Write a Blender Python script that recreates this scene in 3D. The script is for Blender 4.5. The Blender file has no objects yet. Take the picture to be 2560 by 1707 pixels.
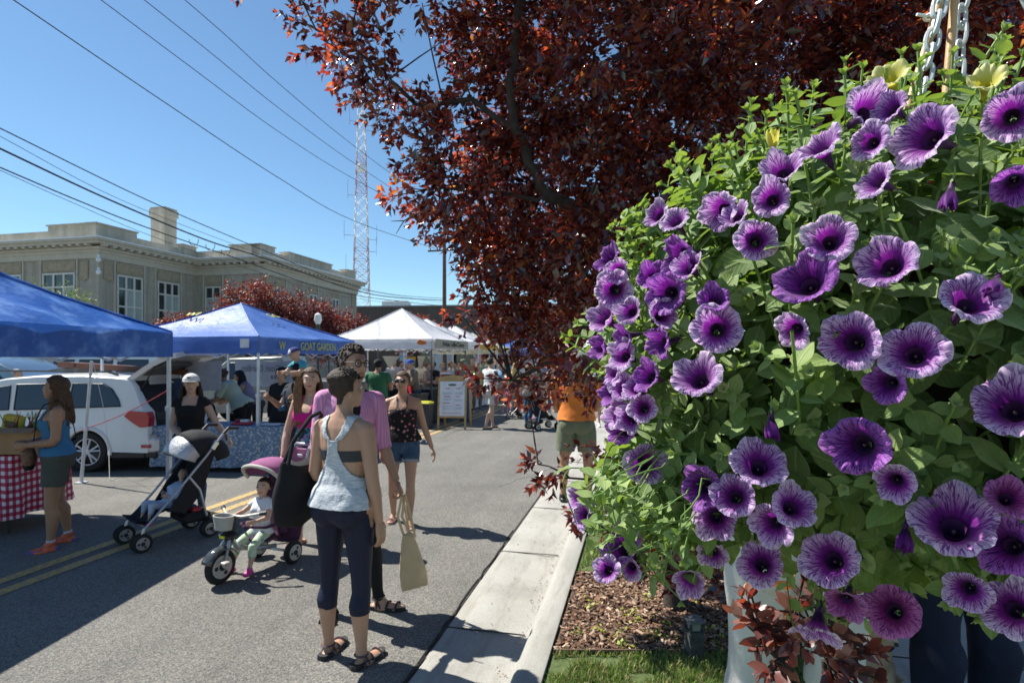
import bpy, bmesh, math, random
import numpy as np
from mathutils import Vector, Matrix, Euler, noise
random.seed(7); RNG = np.random.default_rng(11)
SC = bpy.context.scene
COL = SC.collection
R = math.radians
PI = math.pi
# ---------------------------------------------------------------- camera, sky, sun
F = 1420.0; HZ = 893.0; CH = 1.78          # focal length in photo pixels, horizon row, eye height
cam_d = bpy.data.cameras.new('camera'); cam = bpy.data.objects.new('camera', cam_d); COL.objects.link(cam)
cam.location = (0, 0, CH); cam.rotation_euler = (R(90), 0, 0)
cam_d.sensor_width = 36; cam_d.lens = 36 * F / 2560; cam_d.shift_y = (HZ - 853.5) / 2560
cam_d.clip_start = .05; cam_d.clip_end = 2000
cam_d.dof.use_dof = True; cam_d.dof.focus_distance = .85; cam_d.dof.aperture_fstop = 13
SC.camera = cam
SUN_EL, SUN_AZ = R(53), math.atan2(-.905, .426)      # azimuth measured from +Y towards +X
W = bpy.data.worlds.new('World'); SC.world = W; W.use_nodes = True
nt = W.node_tree
sky = nt.nodes.new('ShaderNodeTexSky'); sky.sky_type = 'NISHITA'; sky.sun_disc = False
sky.sun_elevation = SUN_EL; sky.sun_rotation = SUN_AZ; sky.altitude = 700; sky.air_density = 1.0; sky.dust_density = .15; sky.ozone_density = 2.4
bg = nt.nodes['Background']; bg.inputs[1].default_value = .080
tint = nt.nodes.new('ShaderNodeMix'); tint.data_type = 'RGBA'; tint.blend_type = 'MULTIPLY'; tint.inputs[0].default_value = 1; tint.inputs[7].default_value = (.86, 1.03, 1.05, 1)
nt.links.new(sky.outputs[0], tint.inputs[6]); nt.links.new(tint.outputs[2], bg.inputs[0])
sl = bpy.data.lights.new('sun', 'SUN'); sl.energy = 5.0; sl.angle = R(.53); sl.color = (1, .955, .88)
so = bpy.data.objects.new('sun', sl); COL.objects.link(so)
sd = Vector((math.sin(SUN_AZ) * math.cos(SUN_EL), math.cos(SUN_AZ) * math.cos(SUN_EL), math.sin(SUN_EL)))
so.rotation_euler = sd.to_track_quat('Z', 'Y').to_euler(); so.location = sd * 30
SC.view_settings.view_transform = 'Standard'; SC.view_settings.look = 'None'; SC.view_settings.exposure = .80
SC.cycles.max_bounces = 6; SC.cycles.transparent_max_bounces = 8

# ---------------------------------------------------------------- frames of reference
TH = R(12.7); S_, C_ = math.sin(TH), math.cos(TH)
def RW(u, v, z=0): return Vector((u * C_ + v * S_, -u * S_ + v * C_, z))       # road coordinates (u across, v along)
def PX(px, py, d): return Vector(((px - 1280) / F * d, d, CH - (py - HZ) / F * d))
def GX(px, py):                                                                # a point on the ground
    d = F * CH / (py - HZ); return Vector(((px - 1280) / F * d, d, 0))

# ---------------------------------------------------------------- materials
def _n(nt, t, **kw):
    n = nt.nodes.new(t)
    for k, v in kw.items(): setattr(n, k, v)
    return n
def ramp(nt, fac, stops, interp='LINEAR'):
    r = _n(nt, 'ShaderNodeValToRGB'); e = r.color_ramp.elements
    r.color_ramp.interpolation = interp
    e[0].position, e[0].color = stops[0][0], (*stops[0][1], 1)
    e[1].position, e[1].color = stops[-1][0], (*stops[-1][1], 1)
    for p, c in stops[1:-1]:
        x = e.new(p); x.color = (*c, 1)
    nt.links.new(fac, r.inputs[0]); return r.outputs[0]
def mixc(nt, f, a, b, mode='MIX'):
    m = _n(nt, 'ShaderNodeMix', data_type='RGBA', blend_type=mode)
    for s, v in ((m.inputs[0], f), (m.inputs[6], a), (m.inputs[7], b)):
        if hasattr(v, 'links'): nt.links.new(v, s)
        else: s.default_value = v if isinstance(v, float) else (*v, 1)
    return m.outputs[2]
def mth(nt, op, a, b=None):
    m = _n(nt, 'ShaderNodeMath', operation=op)
    for i, v in enumerate((a, b)):
        if v is None: continue
        if hasattr(v, 'links'): nt.links.new(v, m.inputs[i])
        else: m.inputs[i].default_value = v
    return m.outputs[0]
def nz(nt, scale, detail=3, vec=None, rough=.6, coord='Object'):
    n = _n(nt, 'ShaderNodeTexNoise'); n.inputs['Scale'].default_value = scale; n.inputs['Detail'].default_value = detail; n.inputs['Roughness'].default_value = rough
    if vec is None: vec = _n(nt, 'ShaderNodeTexCoord').outputs[coord]
    nt.links.new(vec, n.inputs['Vector']); return n.outputs['Fac']
MATS = {}
def M(name, col, rough=.6, var=.12, vs=6, bump=0, bs=60, metal=0, spec=.5, trl=0, trc=None, coat=0, emis=0, build=None):
    if name in MATS: return MATS[name]
    m = bpy.data.materials.new(name); m.use_nodes = True; nt = m.node_tree; b = nt.nodes['Principled BSDF']
    b.inputs['Roughness'].default_value = rough; b.inputs['Metallic'].default_value = metal
    b.inputs['Specular IOR Level'].default_value = spec; b.inputs['Coat Weight'].default_value = coat
    cs = None
    if build: cs = build(nt)
    elif var:
        f = nz(nt, vs, 4)
        lo = tuple(c * (1 - var) for c in col); hi = tuple(min(1, c * (1 + var)) for c in col)
        cs = ramp(nt, f, [(.3, lo), (.7, hi)])
    if cs is not None: nt.links.new(cs, b.inputs['Base Color'])
    else: b.inputs['Base Color'].default_value = (*col, 1)
    if bump:
        bp = _n(nt, 'ShaderNodeBump'); bp.inputs['Strength'].default_value = 1; bp.inputs['Distance'].default_value = bump
        nt.links.new(nz(nt, bs, 3), bp.inputs['Height']); nt.links.new(bp.outputs[0], b.inputs['Normal'])
    if trl:
        t = _n(nt, 'ShaderNodeBsdfTranslucent'); mx = _n(nt, 'ShaderNodeMixShader'); mx.inputs[0].default_value = trl
        if trc: t.inputs[0].default_value = (*trc, 1)
        elif cs is not None: nt.links.new(cs, t.inputs[0])
        else: t.inputs[0].default_value = (*col, 1)
        nt.links.new(b.outputs[0], mx.inputs[1]); nt.links.new(t.outputs[0], mx.inputs[2])
        nt.links.new(mx.outputs[0], nt.nodes['Material Output'].inputs[0])
    if emis:
        b.inputs['Emission Color'].default_value = (*col, 1); b.inputs['Emission Strength'].default_value = emis
    MATS[name] = m; return m

def asphalt_c(nt):
    a = nz(nt, 1.1, 5); b = nz(nt, 150, 2, rough=.5)
    v = _n(nt, 'ShaderNodeTexVoronoi'); v.inputs['Scale'].default_value = 135; nt.links.new(_n(nt, 'ShaderNodeTexCoord').outputs['Object'], v.inputs['Vector'])
    base = ramp(nt, a, [(.3, (.118, .115, .106)), (.7, (.160, .156, .143))])
    st = ramp(nt, v.outputs['Color'], [(.15, (.5, .5, .52)), (.5, (.95, .94, .92)), (.85, (1.65, 1.6, 1.5))])
    c = mixc(nt, 1.0, base, st, 'MULTIPLY')
    s2 = ramp(nt, b, [(.3, (.7, .7, .7)), (.7, (1.25, 1.25, 1.25))])
    c = mixc(nt, 1.0, c, s2, 'MULTIPLY')
    # long worn wheel streaks along the road
    tc = _n(nt, 'ShaderNodeTexCoord'); mp = _n(nt, 'ShaderNodeMapping'); mp.inputs['Scale'].default_value = (1.1, .05, 1)
    nt.links.new(tc.outputs['Object'], mp.inputs[0])
    s3 = ramp(nt, nz(nt, 1.3, 3, mp.outputs[0]), [(.35, (.86, .86, .86)), (.65, (1.1, 1.1, 1.09))])
    return mixc(nt, 1.0, c, s3, 'MULTIPLY')
def concrete_c(nt):
    a = nz(nt, 1.7, 6); b = nz(nt, 90, 3)
    base = ramp(nt, a, [(.25, (.25, .243, .215)), (.5, (.325, .317, .285)), (.8, (.385, .378, .345))])
    c = mixc(nt, 1.0, base, ramp(nt, b, [(.25, (.82, .82, .82)), (.75, (1.12, 1.12, 1.12))]), 'MULTIPLY')
    mp = _n(nt, 'ShaderNodeMapping'); mp.inputs['Scale'].default_value = (5, .7, 5); nt.links.new(_n(nt, 'ShaderNodeTexCoord').outputs['Object'], mp.inputs[0])
    return mixc(nt, 1.0, c, ramp(nt, nz(nt, 1.6, 7, mp.outputs[0], .75), [(.34, (.80, .78, .74)), (.50, (1.02, 1.02, 1.02))]), 'MULTIPLY')
def worn(col, under=(.17, .168, .16)):
    def f(nt):
        return mixc(nt, ramp(nt, nz(nt, 30, 5, rough=.75), [(.38, (0, 0, 0)), (.62, (1, 1, 1))]), under, col)
    return f
def brick_c(a, b, mortar, sc=1.0, bw=.22, bh=.075):
    def f(nt):
        t = _n(nt, 'ShaderNodeTexBrick'); tc = _n(nt, 'ShaderNodeTexCoord')
        # project horizontally along both wall directions: x+y carries the run of either wall
        sp = _n(nt, 'ShaderNodeSeparateXYZ'); nt.links.new(tc.outputs['Object'], sp.inputs[0])
        cb = _n(nt, 'ShaderNodeCombineXYZ'); nt.links.new(mth(nt, 'ADD', sp.outputs[0], sp.outputs[1]), cb.inputs[0]); nt.links.new(sp.outputs[2], cb.inputs[1])
        nt.links.new(cb.outputs[0], t.inputs['Vector'])
        t.inputs['Scale'].default_value = sc; t.inputs['Brick Width'].default_value = bw; t.inputs['Row Height'].default_value = bh; t.inputs['Mortar Size'].default_value = .008
        t.inputs['Color1'].default_value = (*a, 1); t.inputs['Color2'].default_value = (*b, 1); t.inputs['Mortar'].default_value = (*mortar, 1)
        mp = _n(nt, 'ShaderNodeMapping'); mp.inputs['Scale'].default_value = (1.6, 1.6, .12); nt.links.new(tc.outputs['Object'], mp.inputs[0])
        c = mixc(nt, 1.0, t.outputs[0], ramp(nt, nz(nt, 1.6, 5, mp.outputs[0], .7), [(.3, (.78, .77, .75)), (.62, (1.08, 1.08, 1.08))]), 'MULTIPLY')
        return mixc(nt, 1.0, c, ramp(nt, nz(nt, .7, 5), [(.3, (.85, .85, .85)), (.7, (1.1, 1.1, 1.1))]), 'MULTIPLY')
    return f

# ---------------------------------------------------------------- mesh helper
class MB:
    def __init__(s): s.v = []; s.f = []; s.m = []
    def add(s, vs, fs, mi=0):
        o = len(s.v); s.v += [tuple(p) for p in vs]; s.f += [tuple(i + o for i in f) for f in fs]; s.m += [mi] * len(fs); return s
    def box(s, c, d, rot=None, mi=0, bev=0):
        hx, hy, hz = d[0] / 2, d[1] / 2, d[2] / 2; c = Vector(c)
        if bev:
            b = min(bev, hx * .9, hy * .9, hz * .9); vs = []
            for z, e in ((-hz, b), (-hz + b, 0), (hz - b, 0), (hz, b)):
                x, y = hx - e, hy - e
                k = b * .6
                vs += [(-x + k, -y, z), (x - k, -y, z), (x, -y + k, z), (x, y - k, z), (x - k, y, z), (-x + k, y, z), (-x, y - k, z), (-x, -y + k, z)]
            fs = [tuple(range(7, -1, -1)), tuple(range(24, 32))]
            for r in range(3):
                for i in range(8): fs.append((r * 8 + i, r * 8 + (i + 1) % 8, r * 8 + 8 + (i + 1) % 8, r * 8 + 8 + i))
        else:
            vs = [(-hx, -hy, -hz), (hx, -hy, -hz), (hx, hy, -hz), (-hx, hy, -hz), (-hx, -hy, hz), (hx, -hy, hz), (hx, hy, hz), (-hx, hy, hz)]
            fs = [(3, 2, 1, 0), (4, 5, 6, 7), (0, 1, 5, 4), (1, 2, 6, 5), (2, 3, 7, 6), (3, 0, 4, 7)]
        vs = [Vector(p) for p in vs]
        if rot is not None:
            q = rot.to_matrix() if isinstance(rot, Euler) else rot
            vs = [q @ p for p in vs]
        return s.add([p + c for p in vs], fs, mi)
    def tube(s, pts, rad, seg=8, mi=0, cap=True, flat=None, up=None):
        """tube through pts; flat = (a,b) multipliers of the two cross axes"""
        pts = [Vector(p) for p in pts]; n = len(pts)
        if not hasattr(rad, '__len__'): rad = [rad] * n
        vs = []; prev = None
        for i, p in enumerate(pts):
            t = (pts[min(i + 1, n - 1)] - pts[max(i - 1, 0)])
            t = t.normalized() if t.length > 1e-9 else Vector((0, 0, 1))
            if prev is None:
                a = Vector(up) if up is not None else (Vector((1, 0, 0)) if abs(t.x) < .9 else Vector((0, 1, 0)))
            else: a = prev
            a = (a - t * a.dot(t)).normalized(); b = t.cross(a); prev = a
            fa, fb = flat if flat else (1, 1)
            for k in range(seg):
                an = 2 * PI * k / seg
                vs.append(p + a * (math.cos(an) * rad[i] * fa) + b * (math.sin(an) * rad[i] * fb))
        fs = []
        for i in range(n - 1):
            for k in range(seg):
                k2 = (k + 1) % seg; fs.append((i * seg + k, i * seg + k2, (i + 1) * seg + k2, (i + 1) * seg + k))
        if cap: fs.append(tuple(range(seg - 1, -1, -1))); fs.append(tuple((n - 1) * seg + k for k in range(seg)))
        return s.add(vs, fs, mi)
    def cyl(s, a, b, r, r2=None, seg=12, mi=0): return s.tube([a, b], [r, r if r2 is None else r2], seg, mi)
    def rings(s, rings, seg=None, mi=0, cap=True):
        seg = len(rings[0]); vs = [p for r in rings for p in r]; fs = []
        for i in range(len(rings) - 1):
            for k in range(seg):
                k2 = (k + 1) % seg; fs.append((i * seg + k, i * seg + k2, (i + 1) * seg + k2, (i + 1) * seg + k))
        if cap: fs.append(tuple(range(seg - 1, -1, -1))); fs.append(tuple((len(rings) - 1) * seg + k for k in range(seg)))
        return s.add(vs, fs, mi)
    def ell(s, c, r, seg=14, nr=9, rot=None, mi=0):
        c = Vector(c); vs = []; fs = []
        for i in range(nr + 1):
            a = -PI / 2 + PI * i / nr; a = max(min(a, PI / 2 - .05), -PI / 2 + .05)
            for k in range(seg):
                b = 2 * PI * k / seg; p = Vector((math.cos(a) * math.cos(b) * r[0], math.cos(a) * math.sin(b) * r[1], math.sin(a) * r[2]))
                if rot is not None: p = rot @ p
                vs.append(c + p)
        for i in range(nr):
            for k in range(seg):
                k2 = (k + 1) % seg; fs.append((i * seg + k, i * seg + k2, (i + 1) * seg + k2, (i + 1) * seg + k))
        fs.append(tuple(range(seg - 1, -1, -1))); fs.append(tuple(nr * seg + k for k in range(seg)))
        return s.add(vs, fs, mi)
    def prism(s, poly, a, b, axis='y', mi=0):
        """extrude a 2-D polygon between a and b along an axis"""
        n = len(poly)
        def P(p, t): return (p[0], t, p[1]) if axis == 'y' else ((t, p[0], p[1]) if axis == 'x' else (p[0], p[1], t))
        vs = [P(p, a) for p in poly] + [P(p, b) for p in poly]
        fs = [tuple(range(n)), tuple(range(2 * n - 1, n - 1, -1))] + [(i, n + i, n + (i + 1) % n, (i + 1) % n) for i in range(n)]
        return s.add(vs, fs, mi)
    def torus(s, c, R_, r, ax='y', seg=24, sg=8, mi=0, a0=0, a1=2 * PI, rot=None, el=1):
        full = abs(a1 - a0 - 2 * PI) < 1e-6; pts = []
        n = seg if full else seg + 1
        vs = []
        for i in range(n):
            a = a0 + (a1 - a0) * i / seg
            for k in range(sg):
                b = 2 * PI * k / sg; rr = R_ + r * math.cos(b); x, y, z = rr * math.cos(a), rr * math.sin(a) * el, r * math.sin(b)
                p = {'z': (x, y, z), 'y': (x, z, y), 'x': (z, x, y)}[ax]
                p = Vector(p)
                if rot is not None: p = rot @ p
                vs.append(p + Vector(c))
        fs = []
        for i in range(seg if full else seg):
            i2 = (i + 1) % n if full else i + 1
            for k in range(sg): k2 = (k + 1) % sg; fs.append((i * sg + k, i * sg + k2, i2 * sg + k2, i2 * sg + k))
        return s.add(vs, fs, mi)
    def build(s, name, mats, parent=None, smooth=False, fixn=True, loc=None):
        me = bpy.data.meshes.new(name); me.from_pydata(s.v, [], s.f)
        if not isinstance(mats, (list, tuple)): mats = [mats]
        for m in mats: me.materials.append(m)
        if len(mats) > 1: me.polygons.foreach_set('material_index', s.m)
        if fixn:
            bm = bmesh.new(); bm.from_mesh(me); bmesh.ops.recalc_face_normals(bm, faces=bm.faces); bm.to_mesh(me); bm.free()
        me.update()
        o = bpy.data.objects.new(name, me); COL.objects.link(o)
        if smooth: shade(me)
        if parent: o.parent = parent
        if loc: o.location = loc
        return o
def shade(me, ang=40):
    me.polygons.foreach_set('use_smooth', [True] * len(me.polygons))
    try: me.set_sharp_from_angle(angle=R(ang))
    except Exception: pass
def thing(name, label, cat, loc=(0, 0, 0), rz=0, group=None):
    o = bpy.data.objects.new(name, None); COL.objects.link(o); o.location = loc; o.rotation_euler = (0, 0, rz); o.empty_display_size = .1
    o['label'] = label; o['category'] = cat
    if group: o['group'] = group
    return o
def tag(o, label, cat, group=None, kind=None):
    o['label'] = label; o['category'] = cat
    if group: o['group'] = group
    if kind: o['kind'] = kind
    return o
def struct(o): o['kind'] = 'structure'; return o
def kids(o): return [c for c in COL.objects if c.parent == o]
def copy_tree(o, parent=None, allobj=None):
    c = o.copy(); COL.objects.link(c)
    if parent: c.parent = parent
    for ch in list(o.children): copy_tree(ch, c)
    return c
def text(body, name, size, mat, parent, loc, rot, ext=.002, align='CENTER', font_scale=1.0):
    cu = bpy.data.curves.new(name, 'FONT'); cu.body = body; cu.size = size; cu.extrude = ext; cu.align_x = align; cu.align_y = 'CENTER'; cu.resolution_u = 2
    o = bpy.data.objects.new(name, cu); COL.objects.link(o)
    bpy.context.view_layer.update()
    me = bpy.data.meshes.new_from_object(o.evaluated_get(bpy.context.evaluated_depsgraph_get()))
    bpy.data.objects.remove(o); me.materials.clear(); me.materials.append(mat)
    m = bpy.data.objects.new(name, me); COL.objects.link(m); m.parent = parent; m.location = loc; m.rotation_euler = rot; m.scale = (font_scale, 1, 1)
    return m

m_asph = M('asphalt', (0, 0, 0), .9, build=asphalt_c, bump=.004, bs=120)
m_conc = M('concrete', (0, 0, 0), .85, build=concrete_c, bump=.0015, bs=140)
m_yel = M('yellow road paint', (0, 0, 0), .7, build=worn((.62, .38, .05)))
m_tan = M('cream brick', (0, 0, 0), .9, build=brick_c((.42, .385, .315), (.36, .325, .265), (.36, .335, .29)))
m_stone = M('cream stone', (.50, .46, .38), .85, var=.1, vs=2, bump=.004, bs=12)
m_stone2 = M('tan carved stone', (.36, .30, .21), .9, var=.2, vs=5, bump=.01, bs=14)
m_glass = M('window glass', (.02, .03, .035), .08, var=.5, vs=1.2, spec=.8)
m_wframe = M('white window paint', (.62, .60, .54), .5)
m_metal = M('grey metal', (.45, .46, .48), .35, metal=.7)
m_alu = M('white coated leg metal', (.62, .64, .66), .35, metal=.2)
m_dark = M('black plastic', (.016, .016, .018), .45)
m_rubber = M('rubber', (.018, .018, .018), .85)
m_chrome = M('chrome', (.7, .7, .72), .18, metal=1, var=0)
m_wood = M('pale wood', (.52, .33, .13), .55, var=.2, vs=9)
m_pole = M('weathered pole wood', (.13, .09, .06), .9, var=.3, vs=6)

# ---------------------------------------------------------------- the setting
def sheet(name, poly, z, mat, thick=0, road=True, sub=0):
    b = MB()
    if thick: b.prism(poly, z - thick, z, 'z')
    else: b.add([(p[0], p[1], z) for p in poly], [tuple(range(len(poly)))])
    o = b.build(name, mat)
    if road: o.rotation_euler = (0, 0, -TH)
    return struct(o)
sheet('ground', [(-400, -30), (400, -30), (400, 900), (-400, 900)], -.012, M('dry ground', (.2, .19, .16), .95, vs=.4))
sheet('road', [(-48, -4), (-1.25, -4), (-1.25, 130), (-48, 130)], 0, m_asph)
for k, (ua, ub) in enumerate(((-5.02, -4.9), (-4.78, -4.66))):
    sheet('road_marking', [(ua, -4), (ub, -4), (ub, 70), (ua, 70)], .004, m_yel)
# gutter pan: sloping strip with a dished edge, kerb and driveway
b = MB(); v0, v1 = -2.5, 40
prof = [(-1.25, .0), (-1.22, .010), (-1.0, .004), (-.78, -.006), (-.70, .004), (-.665, .05), (-.645, .125), (-.625, .148), (-.60, .155), (-.50, .155), (-.485, .15), (-.48, .0)]
vs = sorted(set([v0, v1] + [v0 + k * .8 for k in range(11)] + [5.9, 6.0, 6.6, 7.2]))
for i, v in enumerate(vs):
    k = 1 if v < 5.95 else max(.12, 1 - (v - 5.95) / .6)
    for (u, z) in prof: b.v.append((u, v, z * (k if z > .02 else 1) if z != 0 else -.01))
n = len(prof)
for i in range(len(vs) - 1):
    for k in range(n - 1): b.f.append((i * n + k, i * n + k + 1, (i + 1) * n + k + 1, (i + 1) * n + k)); b.m.append(0)
o = b.build('kerb_and_gutter', m_conc, smooth=True); o.rotation_euler = (0, 0, -TH); struct(o)
b = MB()
b.box((-1.262, 19, .001), (.009, 42, .008))
for v in (.55, 2.05, 3.55, 5.05, 6.6, 8.1, 9.6, 11.1): b.box((-.98, v, .0105), (.53, .012, .004))
for i, (u, a_) in enumerate(((-1.26, .3), (-1.255, 1.9), (-1.258, 3.1), (-1.262, 4.4))):
    pts = [(u + random.uniform(-.014, .014), a_ + k * .16, .006) for k in range(9)]
    b.tube(pts, .007, 4)
o = b.build('gutter_joint', M('dark joint dirt', (.035, .032, .028), .95)); o.rotation_euler = (0, 0, -TH); struct(o)
sheet('driveway', [(-.48, 6.0), (9, 6.0), (9, 12.5), (-.48, 12.5)], .012, m_conc, .03)
sheet('sidewalk', [(1.05, -3), (3.6, -3), (3.6, 5.995), (1.05, 5.995)], .14, M('sidewalk concrete', (0, 0, 0), .85, build=concrete_c, bump=.001, bs=140), .16)  # same colour as the kerb concrete, with a shallower bump
sheet('sidewalk', [(1.05, 12.55), (3.6, 12.55), (3.6, 60), (1.05, 60)], .14, m_conc, .16)
b = MB()
for v in (-1, .5, 2, 3.5, 5): b.box((2.33, v, .1405), (2.5, .012, .004))
o = b.build('sidewalk_joint', MATS['dark joint dirt']); o.rotation_euler = (0, 0, -TH); struct(o)
flk = np.random.default_rng(31); b = MB()
for i in range(420):
    v = flk.uniform(.3, 7); u = -.70 + abs(flk.normal(0, .05)) * (-1) + .03 if flk.random() < .7 else flk.uniform(-1.2, -.7); l = flk.uniform(.003, .013); w = RW(u, v)
    b.box((w.x, w.y, .012), (l, l * .6, .002), Euler((flk.normal(0, .2), flk.normal(0, .2), flk.uniform(0, 6))), int(flk.integers(0, 2)))
tag(b.build('gutter_litter', [M('dry leaf bit', (.22, .14, .06), .9), M('dark leaf bit', (.09, .05, .035), .9)], fixn=False), 'bits of dry leaves and grit lying in the concrete gutter', 'leaf litter', kind='stuff')
b = MB(); rr = random.Random(12)
for (u0, v0, du, dv, n_) in ((-3.4, 5.6, -.10, .06, 14), (-1.9, 7.6, .06, .16, 18), (-6.2, 8.8, .14, .03, 16)):
    u, v = u0, v0; pts = []
    for k in range(n_): pts.append((u, v, -.0005)); u += du + rr.uniform(-.05, .05); v += dv + rr.uniform(-.04, .04)
    b.tube(pts, .0035, 4)
o = b.build('road_crack', M('crack dark', (.05, .048, .045), .95)); o.rotation_euler = (0, 0, -TH); struct(o)
m_soil = M('soil', (.09, .06, .04), .95, var=.35, vs=30, bump=.01, bs=50)
m_turf = M('turf soil', (.07, .10, .03), .95, var=.35, vs=30)
sheet('planting_strip', [(-.478, -3), (1.045, -3), (1.045, 5.99), (-.478, 5.99)], .128, m_turf, .15)
# mulch bed (its near and far edges run parallel to the picture)
def uv(x, y): return (x * C_ - y * S_, x * S_ + y * C_)
def xu(u, y): return (u + y * S_) / C_
MY0, MY1 = 3.17, 4.32
mul = [(xu(-.47, MY0), MY0), (xu(1.04, MY0), MY0), (xu(1.04, MY1), MY1), (xu(-.47, MY1), MY1)]
sheet('mulch_bed', mul, .133, m_soil, 0, road=False)
b = MB()
for y in (MY0, MY1): b.box(((xu(-.47, y) + xu(1.04, y)) / 2, y, .135), (xu(1.04, y) - xu(-.47, y), .012, .035))
o = b.build('bed_edging', M('brown edging', (.10, .06, .04), .8)); tag(o, 'low brown edging strips along both sides of the mulch bed', 'edging')

def flakes(name, n, rect, z, size, thick, cols, label, cat, seed=1, up=.5):
    rg = np.random.default_rng(seed); b = MB()
    for i in range(n):
        y = rg.uniform(rect[2], rect[3]); x = rg.uniform(xu(rect[0], y), xu(rect[1], y))
        l = size * rg.uniform(.5, 1.7); w = l * rg.uniform(.2, .5)
        e = Euler((rg.normal(0, up), rg.normal(0, up * .6), rg.uniform(0, 6.28)))
        b.box((x, y, z + rg.uniform(0, .018)), (l, w, thick), e, int(rg.integers(0, len(cols))))
    o = b.build(name, cols, fixn=False); tag(o, label, cat, kind='stuff'); return o
chips = [M('bark chip dark', (.12, .06, .035), .9), M('bark chip red', (.22, .125, .08), .9), M('bark chip pale', (.42, .31, .22), .9), M('bark chip brown', (.2, .11, .065), .9)]
flakes('mulch_chips', 5200, (-.46, 1.03, MY0 + .01, MY1 - .01), .137, .028, .004, chips, 'reddish brown bark chips spread over the planting bed', 'mulch')
def blades(name, n, rects, z, h, mats, label, cat, seed=2, w=.0035):
    rg = np.random.default_rng(seed); b = MB()
    ar = np.array([(r[1] - r[0]) * (r[3] - r[2]) for r in rects]); ar = ar / ar.sum()
    for r, a in zip(rects, ar):
        for i in range(int(n * a)):
            y = rg.uniform(r[2], r[3]); x = rg.uniform(xu(r[0], y), xu(r[1], y))
            if noise.noise((x * 6, y * 6, 0)) < -.28: continue
            hh = h * rg.uniform(.5, 1.35); an = rg.uniform(0, 6.28); le = rg.uniform(.1, .8) * hh; la = rg.uniform(0, 6.28)
            dx, dy = math.cos(an) * w, math.sin(an) * w; lx, ly = math.cos(la) * le, math.sin(la) * le
            b.add([(x - dx, y - dy, z), (x + dx, y + dy, z), (x + dx * .6 + lx * .4, y + dy * .6 + ly * .4, z + hh * .6), (x - dx * .6 + lx * .4, y - dy * .6 + ly * .4, z + hh * .6), (x + lx, y + ly, z + hh)],
                  [(0, 1, 2, 3), (3, 2, 4)], int(rg.integers(0, len(mats))))
    o = b.build(name, mats, fixn=False); tag(o, label, cat, kind='stuff'); return o
gm = [M('grass green', (.10, .20, .035), .6, trl=.35, trc=(.16, .3, .04)), M('grass light', (.2, .29, .07), .6, trl=.35, trc=(.25, .36, .06)), M('grass dry', (.33, .29, .13), .7, trl=.2)]
blades('grass', 26000, [(-.46, 1.03, 2.1, MY0 - .02)], .128, .038, gm, 'short patchy grass between the kerb and the mulch bed, near side', 'grass')
blades('grass', 12000, [(-.46, 1.03, MY1 + .02, 6.2)], .128, .035, gm, 'short patchy grass beyond the mulch bed, beside the kerb', 'grass', 5, .005)
wm = [M('sprout green', (.28, .42, .05), .5, trl=.4, trc=(.45, .6, .05)), M('sprout yellow green', (.42, .5, .07), .5, trl=.4, trc=(.55, .62, .06))]
rg = np.random.default_rng(9); b = MB()
for (px, py, n, s) in ((1590, 1550, 26, .05), (1640, 1600, 14, .035), (1780, 1580, 26, .06), (1800, 1620, 16, .04), (1500, 1580, 10, .03), (1670, 1570, 8, .03), (1560, 1620, 12, .03), (1440, 1590, 8, .03), (1480, 1520, 10, .03), (1540, 1600, 14, .04), (1700, 1610, 12, .04), (1620, 1500, 7, .03), (1730, 1500, 6, .025)):
    d = F * (CH - .135) / (py - HZ); c = Vector(((px - 1280) / F * d, d, .135))
    for k in range(n):
        p = c + Vector((rg.normal(0, s), rg.normal(0, s), rg.uniform(.005, .05))); r_ = rg.uniform(.008, .016); e = Euler((rg.normal(0, .5), rg.normal(0, .5), rg.uniform(0, 6.28))).to_matrix()
        b.add([p + e @ Vector(q) for q in ((-r_, 0, 0), (-r_ * .3, r_ * .7, 0), (r_, 0, .002), (-r_ * .3, -r_ * .7, 0))], [(0, 3, 2, 1)], int(rg.integers(0, 2)))
        b.tube([p, (p.x, p.y, .13)], .0008, 3, 0)
tag(b.build('weed_sprouts', wm, fixn=False), 'bright green weed sprouts growing through the bark chips', 'weeds', kind='stuff')

# ---------------------------------------------------------------- civic building (its own frame is the road frame)
bl = thing('civic_building', 'large cream brick building with a heavy cornice and a tall chimney beyond the blue tents', 'building', (0, 0, 0), -TH)
ZC = 9.25
b = MB()
b.box((-51.8, 33.5, 4.2), (36.6, 8.2, 8.4)); b.box((-45, 44.85, 4.2), (34.6, 14.5, 8.4))
b.build('wall', m_tan, bl)
b = MB(); fr = [(8.07, 8.42, .10), (8.42, 8.62, .16), (8.62, 8.78, .30), (8.92, 9.10, .62), (9.10, ZC, .74)]
def band(z0, z1, o_, ubz=0):
    b.box((-51.8 + 0, 33.5, (z0 + z1) / 2), (36.6 + 2 * o_, 8.2 + 2 * o_ - ubz, z1 - z0)); b.box((-45, 44.85, (z0 + z1) / 2 + .001), (34.6 + 2 * o_, 14.5 + 2 * o_, z1 - z0))
for z0, z1, o_ in fr: band(z0, z1, o_)
band(1.0, 1.25, .08)
b.build('cornice', m_stone, bl)
b = MB(); cw = MB(); band_b = b
b = cw; band(ZC, ZC + .07, .78); b.build('gutter_edge', M('white flashing', (.8, .82, .85), .4), bl)
b = MB()
for (u0, u1, v0, v1) in ((-70, -33.5, 29.4, 29.75), (-33.85, -33.5, 29.4, 37.6), (-33.5, -27.7, 37.6, 37.95), (-28.05, -27.7, 37.6, 52.1), (-62, -27.7, 51.75, 52.1)):
    b.box(((u0 + u1) / 2 - .2, (v0 + v1) / 2, ZC + .4), (u1 - u0 - .05, v1 - v0, .62))
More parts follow.
